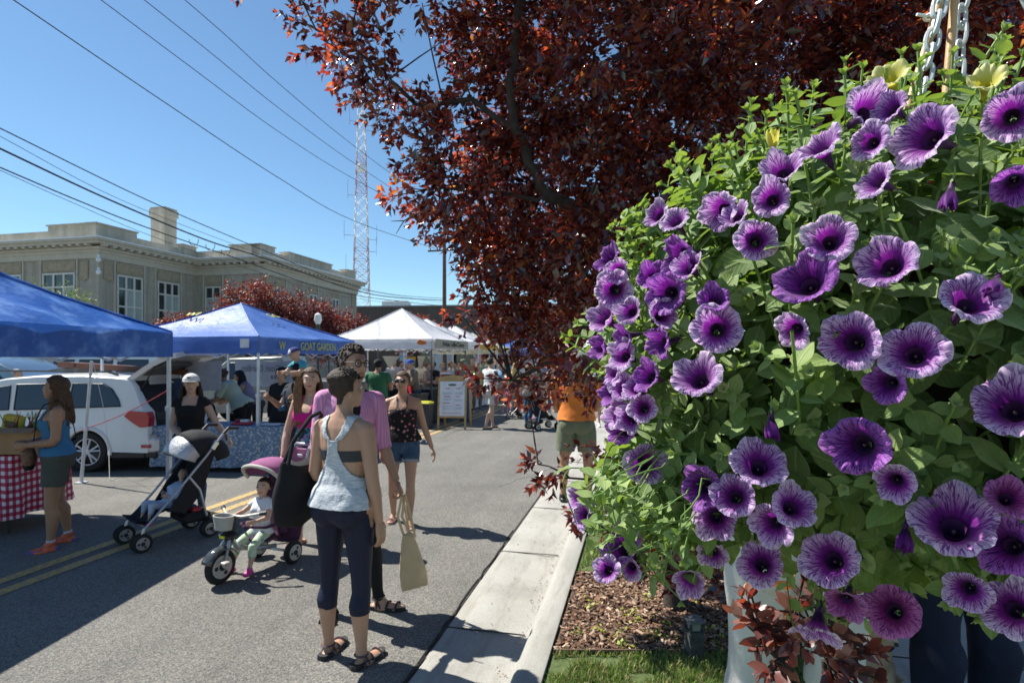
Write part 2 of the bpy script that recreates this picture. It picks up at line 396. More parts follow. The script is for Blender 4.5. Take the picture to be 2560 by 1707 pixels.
for (u0, u1, v0, v1) in ((-37.3, -33.45, 29.35, 29.95), (-34.1, -33.4, 29.3, 32.3), (-34.1, -33.45, 36.3, 37.7), (-30.3, -27.65, 37.5, 38.2), (-28.4, -27.6, 37.5, 39.2), (-28.4, -27.6, 41.0, 47.6), (-28.4, -27.6, 50.4, 52.15), (-48, -44, 29.3, 29.9)):
    b.box(((u0 + u1) / 2 - .2, (v0 + v1) / 2, ZC + .52), (u1 - u0, v1 - v0, .98)); b.box(((u0 + u1) / 2 - .2, (v0 + v1) / 2, ZC + 1.05), (u1 - u0 + .16, v1 - v0 + .16, .09))
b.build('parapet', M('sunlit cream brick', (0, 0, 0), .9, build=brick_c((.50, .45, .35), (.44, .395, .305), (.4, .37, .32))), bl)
def dentil(c, d): q = MB(); q.box(c, d); q.build('dentil', m_stone, bl)
for u in np.arange(-50, -33.3, .62): dentil((u, 29.4 - .42, 8.85), (.26, .36, .14))
for v in np.arange(29.4, 37, .62): dentil((-33.5 + .42, v, 8.85), (.36, .26, .14))
for u in np.arange(-32.8, -27.4, .62): dentil((u, 37.6 - .42, 8.85), (.26, .36, .14))
for v in np.arange(37.6, 52, .62): dentil((-27.7 + .42, v, 8.85), (.36, .26, .14))

m_blind = M('pale blind', (.34, .40, .38), .6)
def window(u, v, w, face, z0=4.1, z1=7.15, cols=3):
    """face 'f' looks to -v, face 's' looks to +u"""
    def bx(B, a, n_, z, da, dn, dz, mi=0):
        c = (u + a, v - n_, z) if face == 'f' else (u + n_, v + a, z); d = (da, dn, dz) if face == 'f' else (dn, da, dz); B.box(c, d, None, mi)
    p = MB(); bx(p, 0, .01, (z0 + z1) / 2, w, .04, z1 - z0)
    H = z1 - z0
    cw_ = w / cols
    for k in range(cols):
        if (k + int(abs(v * 3 + u))) % 3 != 1: bx(p, -w / 2 + cw_ * (k + .5), .034, z0 + H * .38, cw_ - .1, .012, H * .7, 1)
    g = p.build('window', [m_glass, m_blind], bl)
    f = MB(); t = .1
    for k in range(cols + 1): bx(f, -w / 2 + cw_ * k, .055, (z0 + z1) / 2, t if k in (0, cols) else .13, .09, H)
    for z in (z0, z0 + H * .34, z0 + H * .72, z1): bx(f, 0, .058, z, w + .1, .1, .11)
    bx(f, 0, .09, z0 - .08, w + .3, .2, .12)
    f.build('frame', m_wframe, g)
    q = MB(); bx(q, 0, .03, z1 + .48, w + .1, .08, .62); bx(q, 0, .06, z1 + .48, w - .15, .05, .42); q.build('stone_panel', m_stone2, bl)
    for s in (-1, 1): q = MB(); bx(q, s * (w / 2 + .22), .05, (z0 + z1 + 1.0) / 2, .1, .1, z1 - z0 + 1.0); q.build('window_pilaster', m_stone, bl)
for u in (-36.6, -41.0, -45.4, -49.8): window(u, 29.4, 2.5, 'f')
for v in (31.6, 34.8): window(-33.5, v, 1.85, 's')
window(-32.0, 37.6, 1.3, 'f', cols=2)
for v in (39.6, 44.2, 47.9): window(-27.7, v, 1.15, 's', cols=2)
for u in (-36.6, -41.0, -45.4, -49.8): window(u, 29.4, 1.9, 'f', 1.5, 3.1, 2)
for (c, d) in (((-34.6, 29.36, 7.35), (.62, .1, 1.2)), ((-33.46, 30.0, 7.35), (.1, .62, 1.2)), ((-27.66, 38.15, 7.35), (.1, .5, 1.2)), ((-27.66, 51.3, 7.35), (.1, .5, 1.2))):
    b = MB(); b.box(c, d, bev=.04); b.ell((c[0], c[1], c[2] + .1), (max(d[0] * .42, .09), max(d[1] * .42, .09), .42), 10, 6); b.ell((c[0], c[1], c[2] - .5), (max(d[0] * .3, .07), max(d[1] * .3, .07), .22), 8, 5); b.build('carved_shield', m_stone2, bl)
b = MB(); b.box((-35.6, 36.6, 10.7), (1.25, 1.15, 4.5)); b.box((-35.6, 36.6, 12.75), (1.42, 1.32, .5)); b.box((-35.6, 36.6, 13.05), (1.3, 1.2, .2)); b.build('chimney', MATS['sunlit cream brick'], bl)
for z in (8.0, 7.2):
    b = MB(); b.cyl((-33.35, 29.25, z + .25), (-33.35, 29.25, z), .07); b.ell((-33.35, 29.25, z - .05), (.15, .15, .17)); b.cyl((-33.35, 29.25, z + .2), (-33.6, 29.45, z + .3), .03); b.build('security_camera', M('white plastic', (.75, .76, .78), .35), bl)
# low warehouse far behind the stalls
wb = thing('warehouse', 'long low brown brick warehouse behind the white tents and the utility pole', 'building', PX(1050, 893, 72), -.12)
wb.location.z = 0
b = MB(); b.box((4, 8, 4.1), (40, 16, 8.2)); b.build('wall', M('brown brick', (0, 0, 0), .9, build=brick_c((.135, .105, .085), (.11, .088, .072), (.13, .11, .1))), wb)
b = MB(); b.box((4, 8, 8.28), (40.3, 16.3, .16)); b.build('coping', M('grey coping', (.3, .3, .3), .7), wb)
b = MB(); b.box((-4.4, 4, 8.8), (3.3, 2.4, .9), bev=.05); b.box((-4.4, 4, 9.3), (3.0, 2.0, .1)); b.build('rooftop_unit', M('pale unit metal', (.55, .6, .6), .5), wb)
# pale metal shed and a far shop row seen under the tents
def simple_house(label, loc, size, mw, mr, rz=0, gable=False, name='shop_building'):
    h = thing(name, label, 'building', loc, rz); w, d, z = size
    b = MB(); b.box((0, 0, z / 2), (w, d, z)); b.build('wall', mw, h)
    b = MB()
    if gable: b.prism([(-w / 2 - .3, z), (w / 2 + .3, z), (0, z + w * .22)], -d / 2 - .3, d / 2 + .3, 'y')
    else: b.box((0, 0, z + .12), (w + .3, d + .3, .24))
    b.build('roof', mr, h)
    n = max(2, int(w / 3))
    for k in range(n):
        x = -w / 2 + w * (k + .5) / n; b = MB(); b.box((x, -d / 2 - .02, z * .48), (w / n * .5, .06, z * .4)); wv = b.build('window', m_glass, h)
        b = MB()
        for s in (-1, 1): b.box((x + s * w / n * .26, -d / 2 - .05, z * .48), (.08, .1, z * .42))
        b.box((x, -d / 2 - .05, z * .69), (w / n * .56, .1, .09)); b.box((x, -d / 2 - .05, z * .27), (w / n * .56, .12, .09)); b.build('frame', m_wframe, wv)
    return h
m_pale = M('pale blue metal siding', (.42, .5, .56), .5, vs=.6); m_roofg = M('grey roof', (.22, .22, .23), .8)
simple_house('pale blue-grey metal sided building behind the white food tents', RW(-14, 47, 0), (11, 6, 3.6), m_pale, m_roofg, -TH)
simple_house('grey stucco shop building at the far end of the street', RW(-1, 92, 0), (16, 8, 4.5), M('stucco', (.42, .38, .34), .9), m_roofg, -TH)
simple_house('white gabled house seen through gaps in the dark plum tree', RW(12, 44, 0), (9, 9, 3.6), M('white siding', (.7, .7, .7), .7), M('teal roof', (.16, .26, .27), .7), -TH, True, 'gabled_house')

# ---------------------------------------------------------------- tower, pole, wires, street lamp
tw = thing('lattice_tower', 'tall red and white lattice radio mast behind the civic building', 'radio mast', (PX(903, 893, 90)[0], 90, 0), R(20))
mr_, mw_ = M('mast red', (.38, .21, .20), .6), M('mast white', (.62, .63, .64), .5)
zt = 45; bands = [(0, 12.2, 0), (12.2, 20.5, 1), (20.5, 27.5, 0), (27.5, 34, 1), (34, zt, 0)]
def tww(z): return 1.5 - (1.5 - .42) * z / zt
for z0, z1, red in bands:
    b = MB(); n = max(2, int((z1 - z0) / 1.6))
    for i in range(4):
        sx, sy = [(1, 1), (-1, 1), (-1, -1), (1, -1)][i]; tx, ty = [(1, 1), (-1, 1), (-1, -1), (1, -1)][(i + 1) % 4]
        b.cyl((sx * tww(z0), sy * tww(z0), z0), (sx * tww(z1), sy * tww(z1), z1), .055, seg=5)
        for k in range(n):
            a = z0 + (z1 - z0) * k / n; c = z0 + (z1 - z0) * (k + 1) / n
            b.cyl((sx * tww(a), sy * tww(a), a), (tx * tww(c), ty * tww(c), c), .035, seg=4); b.cyl((tx * tww(a), ty * tww(a), a), (sx * tww(c), sy * tww(c), c), .035, seg=4)
            b.cyl((sx * tww(a), sy * tww(a), a), (tx * tww(a), ty * tww(a), a), .035, seg=4)
    b.build('red_section' if red else 'white_section', mr_ if red else mw_, tw)
b = MB(); b.ell((0, -1.1, 31.4), (.75, .3, .75)); b.build('dish_antenna', M('white plastic', (0, 0, 0)), tw)
for (z, s, l) in ((27.3, -1, 1.2), (20.5, 1, 1.4), (18.6, 1, 1.3), (21, -1, 1.6), (15.5, -1, 1.2), (37.8, 1, 1.3), (38.6, 1, 1.6), (39, -1, 1.2)):
    b = MB(); b.cyl((s * tww(z), 0, z), (s * (tww(z) + l), 0, z), .05, seg=5); b.cyl((s * (tww(z) + l), 0, z - .6), (s * (tww(z) + l), 0, z + 2.4), .035, seg=5); b.build('antenna', m_metal, tw)
up = thing('utility_pole', 'tall wooden utility pole behind the white tents, overhead wires tied to it', 'utility pole', (PX(1111, 893, 45)[0], 45, 0), -TH)
b = MB(); b.tube([(0, 0, 0), (0, 0, 14.3)], [.2, .12], 10); b.build('pole', m_pole, up, True)
for z in (13.3, 10.2):
    b = MB(); b.box((0, -.2, z), (2.6, .1, .12)); b.build('crossarm', m_pole, up)
    for x in (-1.1, -.5, .6, 1.15): b = MB(); b.cyl((x, -.2, z + .06), (x, -.2, z + .22), .04); b.build('insulator', M('brown ceramic', (.1, .05, .03), .3), up)
m_wire = M('cable black', (.02, .02, .022), .5)
WL = [([(33, 0), (420, 262), (700, 447), (889, 554), (1108, 628)], -15, .016, 'highest-sagging single overhead wire, the one that droops to the utility pole above the roof'),
      ([(252, 0), (470, 163), (700, 332), (891, 451), (1108, 565)], -14.6, .013, 'overhead wire, lowest of the three running parallel into the plum tree'),
      ([(360, 0), (520, 127), (700, 273), (889, 411), (1108, 555)], -14.2, .013, 'overhead wire, middle of the three running parallel into the plum tree'),
      ([(462, 0), (570, 94), (700, 212), (891, 370), (1108, 530)], -13.8, .013, 'overhead wire, uppermost of the three running parallel into the plum tree'),
      ([(0, 321), (367, 500), (628, 613), (865, 709), (988, 737), (1108, 746)], -14.8, .016, 'upper dark cable crossing in front of the chimney'),
      ([(0, 341), (302, 500), (608, 620), (865, 716), (1108, 757)], -15.4, .008, 'thin pale cable just under the upper dark cable by the chimney'),
      ([(0, 372), (274, 500), (517, 601), (658, 645), (865, 719), (973, 742), (1108, 751)], -15, .026, 'thick bundled black cable crossing in front of the cream building'),
      ([(0, 419), (191, 500), (356, 565), (574, 640), (865, 734), (1108, 765)], -15, .018, 'lower black cable running below the thick bundled cable'),
      ([(0, 426), (166, 500), (383, 592), (620, 672), (865, 742), (1108, 772)], -15.3, .008, 'thinnest and lowest pale cable in front of the cream building')]
for pts, u, r_, lab in WL:
    P = []
    for (px, py) in pts:
        t = (px - 1280) / F; Y = u / (t * C_ - S_); P.append(Vector((t * Y, Y, CH - (py - HZ) / F * Y)))
    P.insert(0, P[0] + (P[0] - P[1]) * .5)
    # smooth through the points
    Q = []
    for i in range(len(P) - 1):
        p0, p1, p2, p3 = P[max(i - 1, 0)], P[i], P[i + 1], P[min(i + 2, len(P) - 1)]
        for k in range(6):
            s = k / 6; Q.append(.5 * ((2 * p1) + (p2 - p0) * s + (2 * p0 - 5 * p1 + 4 * p2 - p3) * s * s + (3 * p1 - p0 - 3 * p2 + p3) * s ** 3))
    Q.append(P[-1]); b = MB(); b.tube(Q, r_, 5)
    if r_ > .02:
        q0 = Q[len(Q) // 2 - 5]
        for k in range(3): b.torus(Q[len(Q) // 2 - 4] + Vector((k * .25, k * .6, -.18 - .06 * k)), .16, .012, 'y', 12, 4, a0=PI * .9, a1=PI * 2.1)
    tag(b.build('overhead_wire', m_wire, smooth=True), lab, 'cable', 'overhead wires along the street')
b = MB()
p = GX(795, 1000); lp = thing('street_lamp', 'old style street lamp with a pale globe, between the red trees beyond the blue tent', 'street lamp', (PX(795, 893, 21)[0], 21, 0))
b = MB(); b.tube([(0, 0, 0), (0, 0, .5), (0, 0, .6), (0, 0, 2.75), (0, 0, 2.9), (0, 0, 3.0)], [.14, .12, .06, .045, .09, .07], 10); b.build('post', M('dark green metal', (.02, .03, .028), .4), lp, True)
b = MB(); b.tube([(0, 0, 3.0), (0, 0, 3.15), (0, 0, 3.35), (0, 0, 3.42)], [.08, .15, .12, .03], 10); b.build('lamp_globe', M('frosted glass', (.7, .7, .68), .3), lp, True)
# ---------------------------------------------------------------- market tents
def fabric(name, col, trl=.25, rough=.6, light_streak=None):
    def f(nt):
        c = ramp(nt, nz(nt, 2.2, 4), [(.3, tuple(x * .88 for x in col)), (.7, tuple(min(1, x * 1.08) for x in col))])
        if light_streak:  # patches and streaks of light on the cloth, painted into its colour
            mp = _n(nt, 'ShaderNodeMapping'); mp.inputs['Scale'].default_value = (1, 1, 2.4); nt.links.new(_n(nt, 'ShaderNodeTexCoord').outputs['Object'], mp.inputs[0])
            mp.inputs['Rotation'].default_value = (0, 0, .5); mp.inputs['Scale'].default_value = (.8, 3.2, 3.5); c = mixc(nt, ramp(nt, nz(nt, 1.3, 7, mp.outputs[0], .62), [(.48, (0, 0, 0)), (.74, (.75, .75, .75))]), c, light_streak)
        return c
    return M(name, col, rough, trl=trl, build=f, bump=.02, bs=5, spec=.35)
m_bt1 = fabric('royal blue tent cloth', (.018, .10, .40), .22, .36, (.22, .40, .78))
m_bt2 = fabric('soft blue tent cloth', (.075, .17, .50), .25, .5, (.16, .28, .64))
m_wt = fabric('white tent cloth', (.80, .80, .83), .33)
m_ct = fabric('cream tent cloth', (.72, .68, .50), .35)
m_gold = fabric('gold trim cloth', (.55, .36, .04), .2)
m_legd = M('dark leg metal', (.10, .11, .13), .4, metal=.4)
def tent(name, label, loc, rz, size, ze, zp, vh, cloth, group, legm=m_alu, valm=None, scallop=0, legs=None, seed=0, wr=.02, truss=True):
    t = thing(name, label, 'tent', loc, rz, group); h = size / 2
    C = [(-h, -h), (h, -h), (h, h), (-h, h)]; b = MB(); n = 14
    for k in range(4):
        a, c = Vector((*C[k], ze)), Vector((*C[(k + 1) % 4], ze)); P = Vector((0, 0, zp)); vs = []; fs = []
        for i in range(n + 1):
            s = i / n
            for j in range(n + 1):
                w = j / n; p = a.lerp(c, w).lerp(P, s)
                edge = math.sin(PI * w) * (1 - s); sagg = .045 * size * math.sin(PI * min(1, s * 1.02)) ** 1.0 * .35
                p.z -= sagg * .9 + edge * .11 * math.sin(PI * s) * size * .3
                p.z += wr * math.sin(PI * w) * min(1, (1 - s) * 3) * (noise.noise((p.x * 2.2 + seed, p.y * 2.2, seed * 3.1)) + .5 * noise.noise((p.x * 7 + seed, p.y * 7, 1)))
                vs.append(p)
        for i in range(n):
            for j in range(n):
                q = i * (n + 1) + j; fs.append((q, q + 1, q + n + 2, q + n + 1))
        b.add(vs, fs)
    cn = b.build('canopy', cloth, t, True)
    b = MB(); o_ = .012
    for k in range(4):
        a, c = Vector((*C[k], ze)), Vector((*C[(k + 1) % 4], ze)); nn = (c - a).normalized().cross(Vector((0, 0, 1))); m = 40; vs = []; fs = []
        for j in range(m + 1):
            w = j / m
            for r in range(4):
                q = r / 3; p = a.lerp(c, w); p.z -= vh * q * (1 - (scallop * abs(math.sin(PI * w * 6)) ** .7 if scallop else 0)) - .002
                p += nn * (o_ + .012 * q * math.sin(PI * w) * math.sin(w * 37 + k * 2 + seed) + .008 * q * noise.noise((w * 9, q * 2, k + seed)))
                p.z -= 0
                vs.append(p)
        for j in range(m):
            for r in range(3): q = j * 4 + r; fs.append((q, q + 1, q + 5, q + 4))
        b.add(vs, fs)
    b.build('valance', valm or cloth, t, True)
    b = MB()
    for k in range(4): b.tube([Vector((*C[k], ze)) + Vector((0, 0, .004)), Vector((C[k][0] * .5, C[k][1] * .5, ze + (zp - ze) * .5 - .045 * size * .3)), Vector((0, 0, zp + .004))], .014, 5)
    b.build('ridge_seam', cloth, t, True)
    for k, (x, y) in enumerate(C):
        if legs and not legs[k]: continue
        f = .985; b = MB(); b.box((x * f, y * f, ze * .28), (.045, .045, ze * .56)); b.box((x * f, y * f, ze * .74), (.034, .034, ze * .5)); b.box((x * f, y * f, .01), (.11, .11, .02)); b.box((x * f, y * f, ze * .56), (.06, .06, .05), mi=0)
        b.build('leg', legm, t)
    if truss:
        b = MB(); zt_ = ze - .06; zb = ze - .34
        for k in range(4):
            a, c = Vector((*C[k], 0)) * .98, Vector((*C[(k + 1) % 4], 0)) * .98; m = 4
            for j in range(m):
                p, q = a.lerp(c, j / m), a.lerp(c, (j + 1) / m)
                b.cyl((p.x, p.y, zt_), (q.x, q.y, zb), .011, seg=5); b.cyl((p.x, p.y, zb), (q.x, q.y, zt_), .011, seg=5)
        for k in range(4): b.cyl((C[k][0] * .98, C[k][1] * .98, zt_ - .1), (0, 0, zp - .12), .012, seg=5)
        b.build('truss', legm, t)
    return t
GT = 'market tents along the street'
# near royal blue tent: its far right corner stands at (-4.1, 6.8)
t1c = Vector((-4.1, 6.85, 0)) - Matrix.Rotation(-R(4), 3, 'Z') @ Vector((1.55, 1.55, 0))
T1 = tent('canopy_tent', 'nearest royal blue tent, cut by the left edge, over the checked table', t1c, -R(4), 3.1, 2.08, 2.92, .30, m_bt1, GT, legs=[1, 1, 1, 1], seed=2, wr=.10)
t2c = Vector((-3.97, 8.9, 0)) - Matrix.Rotation(-TH, 3, 'Z') @ Vector((1.525, -1.525, 0))
T2 = tent('canopy_tent', 'blue tent with yellow GOAT GARDEN lettering on its valance', t2c, -TH, 3.05, 2.11, 2.80, .27, m_bt2, GT, seed=5, wr=.035)
m_ylet = M('yellow lettering', (.55, .55, .10), .6, var=.2, vs=40)
text('GOAT GARDEN', 'lettering', .20, m_ylet, T2, (1.525 + .045, .12, 2.11 - .145), (R(90), 0, R(90)), .002, font_scale=.82)
text('W', 'lettering', .20, m_ylet, T2, (1.525 + .045, -.98, 2.11 - .145), (R(90), 0, R(90)), .002, font_scale=.82)
text('WI', 'lettering', .22, m_ylet, T2, (-.5, -.62, 2.555), (R(24), 0, 0), .002); text('GG', 'lettering', .22, m_ylet, T2, (.62, .1, 2.56), (R(90 - 66), 0, R(90)), .002)
b = MB(); b.box((1.3, -1.56, 2.0), (.16, .006, .14)); b.build('white_label', M('white cloth label', (.7, .7, .68), .7), T2)
t3c = Vector((-2.12, 15.05, 0)) - Matrix.Rotation(-TH, 3, 'Z') @ Vector((1.525, -1.525, 0))
T3 = tent('canopy_tent', 'large white tent with the tan lettered banner at its corner, nearest of the white tents', t3c, -TH, 3.05, 2.27, 3.22, .27, m_wt, GT, m_legd, seed=8)
b = MB(); b.box((1.585, 0.05, 2.15), (.012, 2.9, .25)); b.build('banner', M('tan banner cloth', (.36, .33, .26), .7), T3)
text('Artisan Grilled Cheese', 'lettering', .21, M('dark lettering', (.03, .025, .02), .7), T3, (1.597, .1, 2.15), (R(90), 0, R(90)), .002)
b = MB(); b.ell((1.25, -1.56, 2.17), (.14, .012, .06)); b.ell((1.2, -1.565, 2.2), (.07, .012, .05)); b.build('printed_emblem', M('orange print', (.55, .16, .03), .7), T3)
T4 = tent('canopy_tent', 'second white tent, directly behind the large white one with the tan banner', Vector((-3.05, 20.2, 0)), -TH, 3.05, 2.35, 3.14, .27, m_wt, GT, m_alu, seed=11)
T5 = tent('canopy_tent', 'third white peaked tent in the row, its wavy edge trimmed in gold', Vector((-2.45, 23.9, 0)), -TH, 3.05, 2.3, 3.12, .3, m_wt, GT, m_alu, valm=m_gold, scallop=.5, seed=12)
T6 = tent('canopy_tent', 'cream coloured tent standing after the gold-trimmed tent', Vector((-1.95, 27.6, 0)), -TH, 3.05, 2.25, 2.95, .3, m_ct, GT, m_alu, seed=13)
T7 = tent('canopy_tent', 'farther of the two blue tents at the end of the street row', Vector((-.2, 37, 0)), -TH, 3.05, 2.35, 3.05, .3, m_bt2, GT, m_alu, seed=14)
T8 = tent('canopy_tent', 'nearer of the two blue tents at the end of the street row', Vector((.6, 31, 0)), -TH, 3.05, 2.2, 2.85, .3, m_bt2, GT, m_alu, seed=15)
T9 = tent('canopy_tent', 'pink and white tent far down the street among the dark leaves', Vector((2.6, 36, 0)), -TH, 3.05, 2.3, 3.1, .3, fabric('pinkish cloth', (.62, .42, .38)), GT, m_alu, seed=16)
T10 = tent('canopy_tent', 'white tent farthest down the street on the right', Vector((5.5, 41, 0)), -TH, 3.05, 2.3, 3.1, .3, m_wt, GT, m_alu, seed=17)

# guy leg and lines near the car
b = MB(); a, c = PX(229, 903, 8.0), GX(203, 1207); b.tube([a, c], [.019, .024], 8); b.box((c.x, c.y, .008), (.12, .12, .016)); b.box(a.lerp(c, .55), (.05, .05, .06))
tag(b.build('tent_pole', m_alu), 'slanting white pole planted in the road in front of the white car\'s rear wheel', 'pole')
b = MB(); q0 = PX(203, 1075, 8.05); q1 = PX(420, 975, 8.3); b.tube([q0.lerp(q1, k / 8) - Vector((0, 0, .05 * math.sin(PI * k / 8))) for k in range(9)], .007, 5)
tag(b.build('guy_rope', M('red rope', (.55, .08, .10), .7)), 'red cord tied to the slanting white pole, running in front of the car tail light', 'rope')
b = MB(); q0 = PX(233, 905, 8.2); q1 = PX(272, 1120, 8.6); q2 = GX(272, 1202); b.tube([q0, q0.lerp(q1, .5) + Vector((.03, 0, 0)), q1, q2 + Vector((.01, 0, .03)), q2 + Vector((.12, 0, .005))], .004, 4)
tag(b.build('guy_rope', M('white rope', (.6, .6, .56), .7)), 'thin white cord hanging past the car rear wheel to the road', 'rope')

# ---------------------------------------------------------------- hanging banners
def banner(name, label, a, bpt, z0, z1, mat, sag=.02, name2=None):
    d = (bpt - a); L = d.length; rz = math.atan2(d.y, d.x); t = thing(name, label, 'banner', (a.x, a.y, 0), rz)
    b = MB(); n = 16; vs = []; fs = []
    for s in (0, 1):
        for i in range(n + 1):
            for j in range(7):
                w = i / n; q = j / 6; vs.append((L * w, s * .004 + .018 * math.sin(w * 9 + q * 2) * q, z1 + (z0 - z1) * q - sag * math.sin(PI * w) * q - .015 * (1 - q) * math.sin(PI * w)))
    for s in (0, 1):
        for i in range(n):
            for j in range(6):
                q = s * 7 * (n + 1) + i * 7 + j; fs.append((q, q + 1, q + 8, q + 7))
    b.add(vs, fs); b.build('cloth', mat, t, True); return t, L
m_ban = M('backlit banner cloth', (.58, .60, .62), .6, trl=.45)
banner('hanging_banner', 'plain white banner hanging in the left half of the blue goat tent', PX(452, 893, 9.9), PX(554, 893, 9.7), CH - .56, CH - .06, m_ban)
bt, L = banner('hanging_banner', 'white banner with mirrored dark lettering at the back of the blue goat tent', PX(588, 893, 12.2), PX(738, 893, 11.9), CH - .60, CH - .07, m_ban)
m_let = M('faint lettering', (.17, .17, .18), .7)
text('n Goat Garden', 'lettering', .20, m_let, bt, (L * .5, -.035, CH - .24), (R(90), 0, 0), .002, font_scale=-.88)
b = MB()
for k in range(5): b.box((L * .64 + k * .075, -.045, CH - .42), (.05, .006, .075 if k != 2 else .1))
b.build('printed_pictures', m_let, bt)
# triangle pennants and painted cloth sign inside the white tent
pg = thing('pennant_string', 'string of cream and yellow cloth triangles hanging inside the white banner tent', 'pennant string', (0, 0, 0))
for i, (x0, x1, y0, dz, c) in enumerate(((956, 1000, 890, 34, (.6, .57, .48)), (1014, 1040, 892, 28, (.6, .38, .02)), (1043, 1064, 890, 34, (.62, .6, .5)), (1066, 1090, 890, 22, (.6, .57, .5)))):
    a, c2, m = PX(x0, y0, 16.6), PX(x1, y0, 16.4), PX((x0 + x1) / 2 + (6 if i % 2 else -4), y0 + dz, 16.5); b = MB()
    b.add([a, c2, m, a + Vector((0, .006, 0)), c2 + Vector((0, .006, 0)), m + Vector((0, .006, 0))], [(0, 1, 2), (5, 4, 3), (0, 3, 4, 1), (1, 4, 5, 2), (2, 5, 3, 0)]); b.build('pennant', M('pennant cloth %d' % i, c, .7, trl=.3), pg)
b = MB(); b.tube([PX(945, 886, 16.6), PX(1010, 891, 16.5), PX(1095, 886, 16.4)], .006, 4); b.build('cord', m_wire, pg)

# ---------------------------------------------------------------- sandwich board
sb = thing('sandwich_board', 'wooden A-frame sandwich board with a white menu poster standing on the road', 'sign', GX(1132, 1070), -R(2))
w = .66; hh = 1.28; b = MB()
for s in (-1, 1):
    b.box((s * .335, -.12 + 0, .62), (.05, .035, 1.26), Euler((R(-9), 0, 0))); b.box((s * .335 + .07, .33, .58), (.045, .03, 1.2), Euler((R(14), 0, 0)))
b.box((0, -.165, .30), (.66, .03, .05), Euler((R(-9), 0, 0))); b.box((0, .0, 1.19), (.66, .03, .05), Euler((R(-9), 0, 0)))
b.build('wooden_frame', m_wood, sb)
b = MB(); arc = [(-.36, 0)] + [(-.36 * math.cos(PI * k / 12), .02 + .09 * math.sin(PI * k / 12)) for k in range(13)] + [(.36, 0)]
b.prism(arc, .0, .035, 'y'); o = b.build('top_arch', m_wood, sb); o.location = (0, -.02, 1.22); o.rotation_euler = (R(-9), 0, 0)
b = MB(); b.box((0, 0, 0), (.62, .012, .86)); po = b.build('poster', M('white poster', (.78, .79, .82), .5), sb); po.location = (0, -.112, .75); po.rotation_euler = (R(-9), 0, 0)
m_rt, m_bt = M('red print', (.55, .12, .16), .6), M('blue-grey print', (.38, .45, .52), .6)
# its print is too small to read in the photograph: rows of word-like marks in the same places and colours
rr = random.Random(4)
def words(x0, x1, z, hgt, mi):
    x = x0; b = MB()
    while x < x1 - .01:
        w_ = min(rr.uniform(.012, .05), x1 - x); b.box((x + w_ / 2, -.009, z), (w_, .006, hgt)); x += w_ + .008
    b.build('printed_line', m_bt if mi else m_rt, po)
for (x0, x1, z) in ((-.17, -.06, .25), (.09, .22, .25), (-.2, -.05, .05), (.1, .19, .05), (-.22, -.04, -.11), (.09, .19, -.16)): words(x0, x1, z, .022, 0)
for (x0, x1, z) in ((-.24, .0, .15), (-.24, .0, .12), (.06, .27, .15), (.06, .27, .12), (-.22, -.02, -.01), (-.22, -.02, -.04), (.05, .26, -.03), (.05, .26, -.06), (-.25, .0, -.19), (-.24, -.02, -.23), (.05, .26, -.23), (-.22, .0, -.27), (.06, .24, -.26)): words(x0, x1, z, .012, 1)
words(-.24, .22, -.36, .012, 0)
b = MB(); b.prism([(.11 * math.cos(a), .03 * abs(math.sin(a)) + .0) for a in [PI * k / 10 for k in range(11)]], -.013, -.007, 'y'); b.box((0, -.01, -.012), (.16, .006, .016)); o = b.build('dark_badge', M('badge brown', (.12, .10, .08), .6), po); o.location = (0, 0, .34)

# ---------------------------------------------------------------- tables
def cloth_box(w, d, h, drop, flare=.04, seed=0, n=40, leg=.0):
    """tablecloth: a draped shell over a table top"""
    b = MB(); per = []
    def P(s):
        s = s % 1 * (2 * (w + d))
        if s < w: return (-w / 2 + s, -d / 2, 0, -1)
        s -= w
        if s < d: return (w / 2, -d / 2 + s, 1, 0)
        s -= d
        if s < w: return (w / 2 - s, d / 2, 0, 1)
        s -= w; return (-w / 2, d / 2 - s, -1, 0)
    N = n * 4; rows = []
    for j in range(9):
        q = j / 8; ring = []
        for i in range(N):
            x, y, nx, ny = P(i / N); fo = math.sin(i / N * 2 * PI * 17 + seed) * .5 + noise.noise((i / N * 40, q * 1.2, seed)) * 1.2
            k = flare * q * (1 + .8 * fo); ring.append((x + nx * k, y + ny * k, h - drop * q * (1 + .04 * noise.noise((i / N * 12, 0, seed)))))
        rows.append(ring)
    b.rings(rows, cap=False); b.add([p for p in rows[0]], [tuple(range(N))]); return b
def gingham(nt):
    tc = _n(nt, 'ShaderNodeTexCoord'); sp = _n(nt, 'ShaderNodeSeparateXYZ'); nt.links.new(tc.outputs['Object'], sp.inputs[0])
    h = mth(nt, 'ADD', sp.outputs[0], sp.outputs[1])
    sc = 1 / .036
    a = mth(nt, 'GREATER_THAN', mth(nt, 'SINE', mth(nt, 'MULTIPLY', h, sc * 2 * PI * .5 * 1.0)), 0.0)
    c = mth(nt, 'GREATER_THAN', mth(nt, 'SINE', mth(nt, 'MULTIPLY', sp.outputs[2], sc * 2 * PI * .5 * 1.0)), 0.0)
    s = mth(nt, 'MULTIPLY', mth(nt, 'ADD', a, c), .5)
    return ramp(nt, s, [(0, (.72, .68, .70)), (.5, (.50, .06, .11)), (1, (.30, .01, .04))], 'CONSTANT')
m_ging = M('red gingham cloth', (0, 0, 0), .8, build=gingham)
tb = thing('market_table', 'table under a red and white checked cloth below the nearest blue tent', 'table', (-5.82, 6.0, 0), R(3))
b = MB(); b.box((0, 0, .78), (1.6, .72, .03)); b.build('table_top', m_wood, tb)
for sx in (-.7, .7):
    for sy in (-.28, .28): b = MB(); b.cyl((sx, sy, 0), (sx * .95, sy, .77), .017); b.build('leg', m_dark, tb)
cloth_box(1.66, .78, .8, .62, .07, 3).build('tablecloth', m_ging, tb, True)
